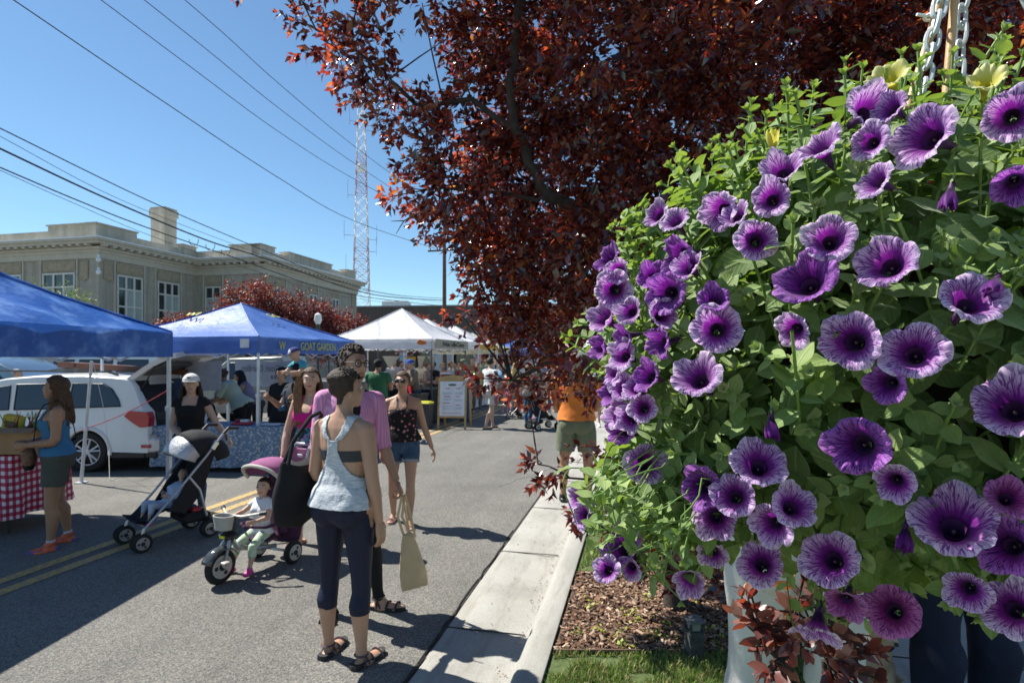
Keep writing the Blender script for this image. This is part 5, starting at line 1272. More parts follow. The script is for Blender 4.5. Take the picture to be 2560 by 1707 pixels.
for i in range(15):
    q = i / 14; z = -.27 - .36 * q; w = .035 + .058 * min(1, q * 1.4) ** .8; d = .018 + .035 * math.sin(PI * min(1, q * .9 + .1)); cx = .04 + .05 * q
    if q > .95: w *= .97; d *= .5
    rows.append([(cx + w * math.cos(t), d * math.sin(t) + .012 * noise.noise((math.cos(t) * 3, q * 4, 1)), z - .06 * q * q * (1 - math.cos(t)) * .3) for t in [2 * PI * j / 24 for j in range(24)]])
m_canv = cloth('cream canvas', (.60, .46, .28), bump=.01, bs=16); b.rings(rows); b.build('bag_body', m_canv, tg, True)
b = MB(); b.ell((.055, 0, -.285), (.042, .03, .035)); b.build('knot', m_canv, tg, True)
for s_, o_ in ((1, .0), (-1, .03)):
    b = MB(); b.tube([(.03 + s_ * .02, .0, -.27), (.0 + s_ * .03, s_ * .012, -.14), (0, s_ * .012, .0), (.02, 0, .012), (.03 + s_ * .03, 0, -.14), (.07 + s_ * .015, 0, -.27)], .009, 6, flat=(1, .45)); b.build('handle', m_canv, tg, True)

# 3 woman with long brown hair and magenta top, pushing the tricycle
P3 = Person('woman with long straight brown hair and a magenta top pushing the purple tricycle', (-1.93, 5.45, 0), 190, 1.69, 'f', sk_l,
            arms={'R': ((.28, .12, -1), (-.12, .52, -1)), 'L': ((-.2, .2, -1), (.1, .6, -.9))}, legs={'L': ((-.03, -.22, -1), (0, -.35, -1)), 'R': ((.02, .1, -1), (0, -.02, -1))}, head=(-22, 0), near=True, vox=.011, group=RED, hand=(.9, .9))
P3.pants(cloth('sage shorts', (.28, .30, .22)), .6, 1.03, .014, .004, .02, 'shorts'); P3.tank(c_mag, .90, .012, .005, .015)
P3.hair(h_br, .42, .016, front=.035); P3.sandals(M('tan flip flop', (.35, .2, .12), .7), None, ((.11, .042), (.14, .035)), ankle=False, name='flip_flop')
b = MB()
for i in range(9): x = .060 + .006 * i; b.tube([P3.HT((x * 1.15, .0, .03)), P3.HT((x * 1.35, .035, -.08)), P3.HT((x * 1.3, .07, -.22)), P3.HT((x * 1.2, .085, -.36 - .01 * i)), P3.HT((x, .09, -.42))], [.005, .008, .008, .006, .002], 5)
b.build('hair_lock', h_lb, P3.t, True)

# 4 woman in sunglasses walking towards the camera
P4 = Person('woman in sunglasses, black floral camisole and denim shorts walking towards the camera', (-1.17, 6.08, 0), 176, 1.655, 'f', sk_m,
            arms={'L': ((-.26, -.12, -1), (-.38, .05, -1)), 'R': ((.24, -.05, -1), (.0, .28, -1))}, legs={'L': ((-.01, .28, -1), (.02, .02, -1)), 'R': ((.05, -.04, -1), (.02, -.34, -1))}, head=(10, 2), near=True, vox=.010, group=RED, build=1.0)
den = cloth('denim', (.045, .085, .15), var=.3, vs=22)
P4.pants(den, .38, 1.02, .014, .003, .012, 'denim_shorts')
def cuff(p): return np.isin(p.bone, ['thL', 'thR']) & (p.tt > .35) & (p.tt < .45)
P4.wear('shorts_cuff', cloth('light denim', (.20, .30, .40)), cuff, .024)
P4.tank(c_flor, .945, .012, .006, .035, name='camisole', strap=.022, neck=.09, back=.12)
P4.hair(h_br, 0, .010, front=.045, bun=True); glasses(P4, m_dark, True, 'sunglasses')
b = MB(); b.tube([P4.T((-.06, .03, 1.43)) * P4.k, P4.T((-.03, .10, 1.36)) * P4.k, P4.T((0, .118, 1.32)) * P4.k, P4.T((.03, .10, 1.36)) * P4.k, P4.T((.06, .03, 1.43)) * P4.k], .002, 4); b.ell(P4.T((0, .122, 1.315)) * P4.k, (.007, .004, .009)); b.build('necklace', m_chrome, P4.t)
P4.sandals(M('pale flip flop', (.55, .35, .28), .7), None, ((.11, .042), (.14, .035)), ankle=False, name='flip_flop')

# 5 capped woman with the umbrella stroller
P5 = Person('woman in a white cap and black top standing behind the black stroller', (PX(478, 893, 6.45).x, 6.45, 0), 168, 1.60, 'f', sk_l,
            arms={'L': ((-.5, .1, -1), (-.55, .35, -.62)), 'R': ((.18, .05, -1), (-.45, .5, -.25))}, legs={'L': ((-.05, .08, -1), (0, -.1, -1)), 'R': ((.05, -.05, -1), (0, -.12, -1))}, head=(-14, -2), near=True, vox=.011, group=RED, hand=(.9, 1.0))
P5.pants(den, 1.95, 1.03, .01, .003, name='jeans'); P5.top(c_black, .9, sleeve=.22, off=.012, flare=.03, name='black_top', scoop=.05)
P5.hair(h_dk, .38, .012, front=.04); P5.cap(cloth('white cap cloth', (.62, .62, .60)), cloth('grey brim', (.25, .25, .25)), front=cloth('white cap cloth', (.62, .62, .60)))
b = MB(); b.box(P5.HT((.02, .098, .085)), (.035, .01, .016), P5.hd); b.build('dark_cap_mark', m_dark, P5.t)
P5.sandals(M('pink sandal', (.5, .3, .27), .7), None, ((.06, .04), (.12, .042)), True)
b = MB(); ph = P5.J['wrR'] + P5.dirs['R'][3] * .09; b.torus(P5.J['wrL'] - P5.dirs['L'][3] * .02, .03, .007, 'x', 14, 6); b.build('wrist_watch', m_dark, P5.t, True)

# 6 woman in blue on the left
P6 = Person('laughing woman with long wavy hair in a blue tank top beside the checked table', (PX(143, 893, 5.36).x, 5.35, 0), 232, 1.61, 'f', sk_t,
            arms={'L': ((-.12, .05, -1), (.42, .85, -.1)), 'R': ((.14, .05, -1), (-.42, .85, -.1))}, legs={'L': ((-.04, .10, -1), (-.02, .0, -1)), 'R': ((.04, -.03, -1), (.02, -.22, -1))}, head=(18, 3), near=True, vox=.010, group=RED, build=1.1, hips=.015, hand=(.8, .8))
P6.pants(cloth('dark green shorts', (.075, .08, .068)), .62, 1.04, .014, .003, .025, 'shorts'); P6.tank(cloth('blue jersey', (.045, .16, .29)), .94, .010, .005, .02, strap=.06)
P6.hair(h_br, .34, .022, front=.045, curls=.006)
b = MB(); rr = random.Random(9)
for i in range(20):
    a = PI * rr.uniform(1.0, 2.0); x, y = math.cos(a) * .1, math.sin(a) * .1; z = rr.uniform(-.02, -.1)
    b.tube([P6.HT((x + .012 * math.sin(j * 1.3 + i), y - .002 * j, z - j * .05)) for j in range(7)], [.012, .018, .018, .017, .015, .012, .003], 6)
b.build('wavy_locks', h_lb, P6.t, True)
def shoem(p, f): return 0
m_or = M('orange shoe mesh', (.62, .13, .05), .6, var=.5, vs=26); m_pu = M('purple teal sole', (.13, .10, .26), .5, var=.5, vs=12)
P6.shoes(m_or, m_pu, name='running_shoe')
P6.wear('sock', cloth('white sock', (.6, .58, .62)), lambda p: np.isin(p.bone, ['skL', 'skR']) & (p.tt > .86) & (p.tt < .97), .004)
bg6 = thing('crossbody_bag', 'brown and black patterned shoulder bag on a dark strap across the woman in blue', 'bag', P6.t.location, P6.t.rotation_euler.z)
b = MB(); rows = []
for i in range(10):
    q = i / 9; z = .96 - .22 * q; w = .05 + .085 * math.sin(PI * min(1, q * .75 + .1)); rows.append([(.07 + w * math.cos(t), .20 + .05 * math.sin(t) * (w / .12), z) for t in [2 * PI * j / 20 for j in range(20)]])
b.rings(rows)
for fi, f in enumerate(b.f): b.m[fi] = 1 if sum(b.v[i][2] for i in f) / len(f) < .795 else 0
b.build('bag_body', [M('brown woven bag', (.17, .09, .05), .85, var=.5, vs=30), c_black], bg6, True)
b = MB(); b.tube([(.07, .17, .95), (.02, .155, 1.1), (-.05, .142, 1.22), (-.1, .09, 1.34), (-.125, -.01, 1.385), (-.09, -.1, 1.3), (.06, -.15, 1.0), (.16, -.04, .93), (.12, .14, .94)], .012, 6, flat=(1, .4)); b.build('strap', c_black, bg6, True)

# 7 man carrying a child on his shoulders
P7 = Person('man in a black cap carrying a small child on his shoulders', (PX(747, 893, 7.9).x, 7.9, 0), 205, 1.70, 'm', sk_m, arms={'L': ((-.25, .3, -1), (.0, .8, .5)), 'R': ((.28, .3, -1), (.0, .8, .55))}, head=(0, -6), vox=.013, group=RED, hand=(.9, .9))
P7.pants(c_char); P7.top(c_char, sleeve=.5); P7.cap(c_black, c_black); P7.hair(h_dk)
P7.wear('beard', h_dk, lambda p: np.isin(p.bone, ['head', 'neck']) & (p.hl[:, 2] < -.045) & (p.hl[:, 1] > .0) & (p.hl[:, 2] > -.12), .005)
P8 = Person('small child in a blue and white cap and turquoise shirt riding on a man\'s shoulders', LW(P7, (0, -.10, 0)), 215, 1.12, 'm', sk_l, legs={'L': ((-.35, .85, -.35), (0, .15, -1)), 'R': ((.35, .85, -.35), (0, .15, -1))}, arms={'L': ((-.3, .7, -.8), (.3, .8, 0)), 'R': ((.3, .7, -.8), (-.3, .8, 0))}, sit=1.40, child=True, head=(48, -4), lean=.30, vox=.011, group=RED)
P8.pants(den, 1.9, 1.02, .008, name='jeans'); P8.top(cloth('turquoise shirt', (.08, .34, .42)), sleeve=.6); P8.cap(cloth('navy cap', (.045, .05, .17)), cloth('purple brim', (.14, .12, .34)), front=cloth('white cap cloth', (.62, .62, .60))); P8.shoes(cloth('blue sneaker', (.05, .14, .25)), None)
# 9 hooded figure
P9 = Person('person in a black hooded garment standing behind the goat tent table', (PX(676, 893, 9.35).x + .25, 9.2, 0), 190, 1.62, 'f', sk_m, head=(0, 0), vox=.014, group=RED)
P9.top(c_black, .5, sleeve=1.9, off=.022); P9.pants(c_black, 2, 1.1, .03, 0, .01); P9.hair(c_black, 0, .02, front=.075, low=-.16, name='hood')
# 10,11 stall keepers inside the goat tent
P10 = Person('person in a pale green shirt bending over the goat tent table', (PX(612, 893, 10.6).x, 10.5, 0), 268, 1.68, 'f', sk_t, lean=.62, arms={'L': ((-.15, .5, -1), (.1, .9, -.2)), 'R': ((.2, .5, -1), (-.1, .9, -.2))}, head=(0, -20), vox=.014, build=1.25, group=RED)
P10.top(cloth('pale green shirt', (.42, .47, .36)), .88, sleeve=.75, off=.02, flare=.03); P10.pants(c_black, 2, 1.03, .012); P10.hair(h_br, 0, .018, bun=True)
P11 = Person('dark haired woman leaning over behind the person in pale green', (PX(648, 893, 11.2).x, 11.1, 0), 262, 1.62, 'f', sk_m, lean=.55, arms={'L': ((-.15, .5, -1), (.1, .9, -.2)), 'R': ((.2, .5, -1), (-.1, .9, -.2))}, head=(0, -20), vox=.016, group=RED)
P11.top(cloth('lilac vest', (.22, .20, .28)), sleeve=0); P11.pants(c_char); P11.hair(h_bk, .34, .018)
# 12 person at the car boot
P12 = Person('grey haired person in a patterned blouse reaching into the open car boot', (PX(413, 893, 9.9).x, 10.0, 0), 285, 1.56, 'f', sk_l, lean=.35, arms={'L': ((-.2, .8, -.6), (0, .9, -.3)), 'R': ((.2, .8, -.6), (0, .9, -.3))}, vox=.014, build=1.1, group=RED)
P12.top(c_camo, .90, sleeve=.6, off=.018, flare=.02); P12.pants(cloth('light trousers', (.45, .44, .46))); P12.hair(hairm('ash hair', (.26, .22, .14)), 0, .02, curls=.008)
b = MB(); b.box((.13, -.02, .96), (.1, .16, .12), bev=.03); b.build('magenta_pouch', cloth('magenta cloth', (.45, .02, .22)), P12.t)
# orange shirt man on the gutter
P13 = Person('man in an orange shirt and green cargo shorts standing by the kerb', (PX(1441, 893, 7.0).x, 7.0, .005), 12, 1.84, 'm', sk_t, arms={'R': ((.12, .2, -1), (-.35, .8, -.1)), 'L': ((-.14, .2, -1), (.35, .8, -.1))}, head=(0, 0), near=True, vox=.011, group=RED, build=1.12, legs={'L': ((-.10, 0, -1), (-.03, 0, -1)), 'R': ((.08, 0, -1), (.03, 0, -1))})
P13.top(cloth('orange shirt', (.68, .21, .045)), .94, sleeve=.7, off=.02, flare=.025); P13.pants(cloth('green cargo shorts', (.15, .17, .11), bump=.01), .72, 1.0, .022, .006, .03, 'cargo_shorts'); P13.shoes(m_dark, m_dark); P13.hair(h_gr, 0, .01)
# right side: two legs seen below the basket
P14 = Person('person in loose off-white trousers standing behind the flower basket in the tree\'s shade', (PX(1990, 893, 2.12).x, 2.12, .13), 20, 1.8, 'm', sk_m, near=True, vox=.010, build=1.12, group=RED, arms={'R': ((.2, .3, -1), (-.2, .9, .1)), 'L': ((-.2, .3, -1), (.2, .9, .1))}, legs={'L': ((-.1, 0, -1), (0, 0, -1)), 'R': ((.08, 0, -1), (0, 0, -1))})
P14.pants(cloth('off white trousers', (.54, .52, .48), bump=.02, bs=9), 2, 1.06, .024, .028, .014); P14.top(cloth('grey shirt', (.4, .42, .44)), .98, sleeve=.5); P14.hair(h_gr, 0, .01); P14.shoes(m_dark, m_dark)
P15 = Person('person in dark navy trousers standing at the right behind the flower basket', (PX(2415, 893, 2.5).x, 2.5, .13), 350, 1.76, 'm', sk_m, near=True, vox=.011, build=1.05, group=RED, legs={'L': ((-.13, 0, -1), (-.02, 0, -1)), 'R': ((.1, .03, -1), (.02, 0, -1))}, arms={'R': ((.2, .3, -1), (-.2, .9, .1)), 'L': ((-.2, .3, -1), (.2, .9, .1))})
P15.pants(cloth('navy trousers', (.016, .020, .038), bump=.016, bs=8), 2, 1.05, .02, .020, .014); P15.top(cloth('red shirt', (.35, .03, .05)), .99, sleeve=.5); P15.hair(h_dk, 0, .01); P15.shoes(m_dark, m_dark)
P16 = Person('person in black shorts and white shoes walking far behind the orange shirted man', (PX(1508, 893, 14.5).x, 14.5, .01), 185, 1.7, 'm', sk_m, vox=.02, group=RED)
P16.pants(c_black, .7, 1.0, .02, 0, .02, 'shorts'); P16.top(cloth('grey shirt', (0, 0, 0))); P16.hair(h_br); P16.shoes(m_wp, None)

# market crowd under and between the far tents
def far(label, px, head_y, d, h, face, sex, sk, topc, botc, hairc, arms=None, legs=None, botlen=2, sleeve=.5, hairl=0, capc=None, lean=0, shoe=None, build=1.0, dress=False, botname='trousers', hd=(0, 0)):
    P = Person(label, (PX(px, 893, d).x, d, 0), face, h, sex, sk, arms=arms, legs=legs, vox=.02 if d < 18 else .028, lean=lean, build=build, group=RED, head=hd)
    P.pants(botc, botlen, 1.02, .016 if botlen < 1 else .012, 0, .02 if botlen < 1 else 0, botname)
    P.top(topc, .92, sleeve=sleeve, off=.018, wr=.006, flare=.015); P.hair(hairc, hairl, .016)
    if capc: P.cap(capc, capc)
    if shoe: P.shoes(shoe, None)
    return P
ST = {'L': ((0, .3, -1), (0, .05, -1)), 'R': ((0, -.1, -1), (0, -.5, -1))}
FW = {'L': ((-.15, .4, -1), (.2, .9, 0)), 'R': ((.15, .4, -1), (-.2, .9, 0))}
C = lambda n, c, **k: cloth(n, c, **k)
far('man in a dark green t-shirt and black cap seen from behind at the white tent', 945, 903, 12.2, 1.74, 8, 'm', sk_t, C('dark green tee', (.045, .15, .07)), c_black, h_bk, FW, capc=c_black, build=1.1)
far('man in a blue cap, brown sweater and red apron inside the white banner tent', 1036, 905, 14.9, 1.74, 235, 'm', sk_l, C('brown sweater', (.17, .13, .10)), den, h_gr, FW, sleeve=1.9, capc=C('blue cap', (.03, .08, .35)), lean=.15)
b = MB(); P = [o for o in COL.objects if o.get('label', '').startswith('man in a blue cap')][0]; b.box((0, .16, .95), (.3, .02, .55), Euler((-.1, 0, 0)), bev=.008); b.build('apron', C('red apron', (.55, .02, .04)), P)
far('person in a pale pink shirt behind the man with the red apron', 1020, 912, 16.0, 1.68, 200, 'f', sk_l, C('pale pink tee', (.62, .38, .42)), c_char, h_lb)
far('woman with tied red-brown hair beside the striped tent pole', 1069, 921, 16.9, 1.62, 120, 'f', sk_l, C('taupe top', (.25, .20, .18)), c_char, hairm('auburn hair', (.16, .06, .03)), FW, sleeve=0)
far('dark haired person in a black tee at the food counter', 1083, 914, 17.1, 1.66, 215, 'm', sk_m, c_black, den, h_bk, FW)
far('blond woman in a pink sleeveless top facing the food counter', 1106, 920, 17.6, 1.62, 160, 'f', sk_l, C('salmon top', (.62, .36, .30)), den, h_bl, FW, sleeve=0)
far('woman with light hair and a patterned grey blouse at the red cooler', 1126, 910, 18.1, 1.66, 95, 'f', sk_l, C('speckled blouse', (.40, .42, .42)), c_char, h_lb, FW, sleeve=1.2)
far('man in a khaki shirt and blue jeans leaning over beside the sandwich board', 1166, 900, 15.9, 1.74, 255, 'm', sk_t, C('khaki shirt', (.22, .17, .13)), C('blue jeans', (.05, .12, .24)), h_gr, FW, capc=C('olive cap', (.14, .15, .10)), build=1.1, lean=.12, shoe=m_dark)
far('person in a red shirt behind the man in khaki', 1158, 912, 17.3, 1.66, 160, 'm', sk_t, C('red tee', (.35, .06, .05)), c_char, h_gr)
far('woman in a yellow-green top and dark glasses left of the man in pale grey', 1193, 912, 18.4, 1.62, 170, 'f', sk_l, C('yellow green top', (.42, .46, .12)), C('olive trousers', (.18, .16, .12)), h_lb)
PW = far('man in a pale grey t-shirt and light shorts walking across the street', 1226, 893, 14.2, 1.80, 50, 'm', sk_l, C('pale grey tee', (.56, .58, .58)), C('stone shorts', (.50, .50, .48)), h_dk, {'L': ((-.15, .2, -1), (0, .2, -1)), 'R': ((.15, -.1, -1), (0, .1, -1))}, ST, botlen=.7, botname='shorts', build=1.05)
PW.sandals(m_sand, None, ((.1, .042),), False, 'flip_flop')
b = MB(); b.box((-.17, .1, .82), (.12, .3, .22), bev=.04); b.build('black_bag', c_black, PW.t)
far('woman in a black vest at the far blue tent behind the man in pale grey', 1262, 912, 22, 1.62, 190, 'f', sk_m, c_black, c_char, h_bk, sleeve=0)
far('person in a teal shirt under the far blue tent', 1272, 905, 25, 1.7, 180, 'm', sk_m, C('teal tee', (.05, .35, .36)), c_char, h_bk)
far('blond woman with long hair in a yellow top seen from behind down the street', 1289, 908, 16.6, 1.63, 10, 'f', sk_l, C('yellow top', (.68, .55, .25)), C('light shorts', (.4, .4, .4)), h_bl, hairl=.35, sleeve=0)
far('woman with long light brown hair in blue jeans pushing the far stroller', 1322, 912, 14.3, 1.60, 62, 'f', sk_l, C('brown print top', (.22, .16, .14)), C('blue jeans', (0, 0, 0)), h_lb, FW, hairl=.3, shoe=m_dark)
far('man in a white hat and grey-blue tee carrying something at the end of the street', 1352, 905, 19, 1.72, 200, 'm', sk_l, C('grey blue tee', (.18, .25, .32)), c_char, h_gr, FW, capc=m_wp)
far('person in a cream hat left of the far flowers', 1222, 912, 23.5, 1.66, 150, 'f', sk_l, C('blue tee', (.12, .2, .4)), c_char, h_lb, capc=C('cream hat', (.6, .57, .45)))
far('small person in green by the gold-trimmed tent', 1208, 915, 24.5, 1.6, 200, 'f', sk_m, C('green vest', (.1, .28, .14)), den, h_bk)
far('woman in purple at the far plant table', 1300, 918, 23.5, 1.6, 240, 'f', sk_l, C('purple top', (.28, .12, .38)), den, h_br, FW)
far('man in a white shirt far down the street under the blue tents', 1330, 905, 27, 1.75, 160, 'm', sk_l, C('white tee', (.7, .7, .7)), c_char, h_dk)
far('person in orange far down the street among the leaves', 1395, 905, 24, 1.72, 190, 'm', sk_m, C('orange tee', (.6, .25, .05)), den, h_bk)
far('woman in a pink tee far down the street', 1368, 908, 26, 1.62, 200, 'f', sk_l, C('pink tee', (.65, .3, .4)), den, h_br)
far('man in a navy shirt at the back of the cream tent', 1240, 905, 29, 1.75, 180, 'm', sk_l, C('navy tee', (.03, .05, .14)), den, h_gr)
far('woman in white beneath the second white tent', 1146, 912, 21, 1.62, 150, 'f', sk_l, C('white tee', (0, 0, 0)), den, h_br, FW)
far('man in grey inside the white tent behind the pennants', 985, 905, 18.6, 1.74, 170, 'm', sk_l, C('mid grey tee', (.3, .3, .32)), c_char, h_br)
far('person in maroon standing in the shade of the second white tent', 1003, 912, 19.5, 1.66, 120, 'f', sk_m, C('maroon top', (.22, .04, .07)), c_char, h_bk)
far('man in a cream shirt between the pennants and the grilled food counter', 1052, 908, 18.0, 1.72, 190, 'm', sk_l, C('cream tee', (.60, .55, .42)), den, h_gr, FW)
far('woman in a dark teal dress top behind the red cooler', 1138, 914, 19.2, 1.62, 200, 'f', sk_m, C('dark teal top', (.03, .16, .18)), c_char, h_bk)
far('tall man in a plaid brown shirt between the khaki man and the woman in yellow-green', 1181, 900, 20.5, 1.80, 170, 'm', sk_l, C('plaid brown', (.30, .16, .10)), den, h_dk)
far('woman in a sky blue top to the right of the man in pale grey', 1250, 910, 18.5, 1.64, 200, 'f', sk_l, C('sky blue top', (.25, .45, .62)), C('light shorts', (0, 0, 0)), h_br, botlen=.6, botname='shorts')
far('man in a black cap and white tee between the blond woman and the stroller', 1305, 902, 20.5, 1.76, 20, 'm', sk_t, C('white tee', (0, 0, 0)), C('tan shorts', (.4, .32, .2)), h_dk, botlen=.7, botname='shorts', capc=c_black)
far('woman in coral with a ponytail beyond the far stroller', 1380, 912, 18.5, 1.62, 330, 'f', sk_l, C('coral top', (.65, .25, .18)), den, h_lb)
far('man in a mint green shirt far under the cream tent', 1213, 905, 27.5, 1.75, 190, 'm', sk_l, C('mint tee', (.35, .6, .45)), c_char, h_br)
far('person in mustard standing at the back of the gold-trimmed tent', 1163, 910, 25.5, 1.7, 160, 'f', sk_m, C('mustard top', (.5, .33, .05)), c_char, h_bk)
ch = Person('young child in pink near the feet of the crowd beyond the man in pale grey', (PX(1272, 893, 17).x, 17, 0), 150, 1.0, 'f', sk_l, child=True, vox=.016, group=RED)
ch.top(C('pink child shirt', (.65, .16, .28)), .6, sleeve=.5, flare=.06); ch.pants(C('pink tee', (0, 0, 0))); ch.hair(h_bl)
rc = Person('bald person in red by the blue-grey car at the far left', (PX(20, 893, 11.8).x, 12.0, -.3), 60, 1.55, 'm', sk_l, vox=.02, group=RED); rc.top(C('bright red tee', (.6, .04, .04)), sleeve=.5); rc.pants(den); rc.hair(h_gr, 0, .003)
rc.t.location.z = 0

# children in the strollers
SX = PX(405, 893, 5.45)
P17 = Person('toddler in pale blue with pink boots asleep in the black stroller', (-3.38, 5.54, 0), 218, .80, 'f', sk_l, legs={'L': ((-.2, .75, .25), (-.05, .15, -1)), 'R': ((.2, .75, .25), (.05, .15, -1))}, arms={'L': ((-.3, .4, -1), (.5, .8, .2)), 'R': ((.3, .4, -1), (-.5, .8, .4))}, sit=.34, child=True, lean=-.6, head=(-50, 0), vox=.009, group=RED)
P17.pants(C('pale blue sleepsuit', (.40, .48, .62)), 1.6, 1.05, .008); P17.top(C('pale blue sleepsuit', (0, 0, 0)), .9, sleeve=1.8, off=.008); P17.hair(h_lb, 0, .006); P17.shoes(M('pink boot', (.62, .05, .26), .5), None, name='boot')
P18 = Person('toddler in a white t-shirt and green leggings riding the purple tricycle', (-2.14, 4.84, 0), 203, .93, 'f', sk_l, legs={'L': ((-.2, .8, -.25), (-.05, .2, -1)), 'R': ((.2, .8, -.3), (.05, .2, -1))}, arms={'L': ((-.35, .5, -.8), (.3, .8, -.1)), 'R': ((.3, .7, -.5), (.0, .9, -.1))}, sit=.30, child=True, lean=-.1, head=(-22, 0), headscale=1.12, vox=.008, group=RED)
P18.pants(cloth('green patterned leggings', (0, 0, 0), build=camo((.42, .55, .36), (.55, .62, .52), (.2, .35, .3))), 1.5, 1.05, .010); P18.top(C('white tee', (0, 0, 0)), .9, sleeve=.55, off=.01); P18.hair(h_dk, 0, .008); P18.shoes(M('pink boot', (0, 0, 0)), None)
# ---------------------------------------------------------------- strollers
m_tubeg = M('grey tube', (.42, .43, .45), .3, metal=.6); m_seatb = cloth('black stroller cloth', (.022, .023, .026)); m_pur = cloth('purple canopy cloth', (.27, .09, .20), bump=.006); m_dpur = cloth('dark purple cloth', (.06, .022, .055)); m_cream = M('cream plastic', (.50, .47, .40), .4)
def sw(parent, c, r, w, ax=(1, 0, 0), hub=None, name='wheel'):
    ax = Vector(ax); ax.normalize(); q = Vector((1, 0, 0)).rotation_difference(ax).to_matrix(); g = MB()
    g.torus(c, r * .86, r * .16, 'x', 26, 8, rot=q); g.tube([Vector(c) - ax * w / 2, Vector(c) + ax * w / 2], r * .84, 24); wv = g.build(name, m_rubber, parent, True)
    for s in (-1, 1):
        b = MB(); f = Vector(c) + ax * s * (w / 2 + .002); b.tube([f, f + ax * s * .004], r * .66, 20); 
        b.build('hub_cap', hub or m_tubeg, wv, True)
        b = MB(); b.tube([f + ax * s * .004, f + ax * s * .01], r * .22, 12)
        for k in range(3):
            a = 2 * PI * k / 3; v = q @ Vector((0, math.cos(a), math.sin(a))) * r * .42; b.tube([f + v + ax * s * .0035, f + v + ax * s * .006], r * .13, 8)
        b.build('hub_hole', m_dark, wv, True)
    return wv
def umbrella_stroller(label, loc, face, dark=True):
    t = thing('stroller', label, 'stroller', loc, -R(face))
    for x in (-.21, .21):
        for y in (.36, -.24):
            for s in (-.028, .028): sw(t, (x + s, y, .085), .085, .022)
            b = MB(); b.tube([(x, y, .085), (x, y - .01, .15), (x, y - (.03 if y > 0 else -.02), .21)], [.014, .016, .018], 8); b.build('castor', m_seatb if y < 0 else m_tubeg, t, True)
        b = MB(); b.tube([(x, .34, .20), (x * 1.02, .10, .45), (x * 1.08, -.2, .80), (x * 1.1, -.36, 1.0), (x * 1.1, -.42, 1.06), (x * 1.1, -.50, 1.05)], .012, 8); b.build('frame_tube', m_tubeg, t, True)
        b = MB(); b.tube([(x, -.22, .2), (x, -.15, .48), (x * 1.04, -.05, .62)], .012, 8); b.build('rear_tube', m_tubeg, t, True)
        b = MB(); b.tube([(x * 1.1, -.37, 1.01), (x * 1.1, -.42, 1.06), (x * 1.1, -.52, 1.05)], .018, 8); b.build('handle_grip', m_dark, t, True)
        b = MB(); b.box((x * 1.1, -.28, .90), (.04, .05, .10), Euler((.6, 0, 0)), bev=.01); b.build('joint', m_chrome, t)
    b = MB(); b.tube([(-.21, -.24, .14), (.21, -.24, .14)], .01, 6); b.tube([(-.21, .32, .22), (.21, .32, .22)], .01, 6); b.build('crossbar', m_tubeg, t, True)
    # seat sling: sagging cloth from the foot rest to the top of the back
    prof = [(.36, .24), (.28, .22), (.20, .29), (.12, .31), (.0, .27), (-.08, .29), (-.16, .45), (-.22, .62), (-.27, .78), (-.30, .86)]
    vs = []; fs = []; m = 8
    for (y, z) in prof:
        for j in range(m + 1): w = -1 + 2 * j / m; vs.append((w * .195, y + .03 * (abs(w) ** 2), z + .045 * abs(w) ** 2.5))
    vs += [(p[0], p[1] - .012, p[2] - .012) for p in vs]; n_ = len(vs) // 2
    for o_ in (0, n_):
        for i in range(len(prof) - 1):
            for j in range(m): q = o_ + i * (m + 1) + j; fs.append((q, q + 1, q + m + 2, q + m + 1))
    b = MB(); b.add(vs, fs); b.build('seat', m_seatb, t, True)
    for x in (-1, 1):
        b = MB(); b.add([(x * .205, .12, .33), (x * .20, -.02, .27), (x * .205, -.18, .45), (x * .215, -.30, .84), (x * .22, -.22, .80), (x * .21, .0, .52), (x * .19, .12, .33), (x * .19, -.02, .27), (x * .195, -.18, .45), (x * .2, -.30, .84), (x * .205, -.22, .80), (x * .2, .0, .52)], [(0, 1, 2, 3, 4, 5), (11, 10, 9, 8, 7, 6)] + [(i, (i + 1) % 6, 6 + (i + 1) % 6, 6 + i) for i in range(6)]); b.build('side_panel', m_seatb, t)
    b = MB()
    for s in (-1, 1): b.tube([(s * .03, -.14, .60), (s * .05, -.03, .50), (s * .06, .03, .36)], .010, 6, flat=(1, .4))
    b.tube([(-.15, .0, .36), (0, .06, .37), (.15, .0, .36)], .010, 6); b.build('harness', m_seatb, t, True)
    # hood: arched, silver at its front
    def hood(a0, a1, mat, nm, rr=.0):
        vs = []; fs = []; n1, n2 = 8, 12
        for i in range(n1 + 1):
            a = a0 + (a1 - a0) * i / n1
            for j in range(n2 + 1):
                w = PI * j / n2; x = -.225 * math.cos(w); rad = (.31 + rr) * (.35 + .65 * math.sin(w) ** .55); vs.append((x, -.20 + rad * math.cos(a), .74 + rad * math.sin(a) * 1.0 - .02 * math.cos(w) ** 2))
        for i in range(n1):
            for j in range(n2): q = i * (n2 + 1) + j; fs.append((q, q + 1, q + n2 + 2, q + n2 + 1))
        b = MB(); b.add(vs, fs); o = b.build(nm, mat, t, True); md = o.modifiers.new('s', 'SOLIDIFY'); md.thickness = .006
    hood(R(20), R(62), M('silver hood lining', (.45, .47, .5), .35, metal=.3, bump=.01, bs=20), 'sun_visor', -.008); hood(R(60), R(170), m_seatb, 'hood')
    b = MB(); b.box((0, -.15, .20), (.34, .26, .10), bev=.03); b.build('basket', m_seatb, t)
    b = MB(); b.box((.05, -.14, .27), (.16, .14, .05), bev=.015); b.build('folded_jacket', cloth('blue jacket', (.05, .09, .2)), t)
    b = MB(); b.box((-.08, -.16, .265), (.10, .08, .04), bev=.012); b.build('red_toy', m_redp, t)
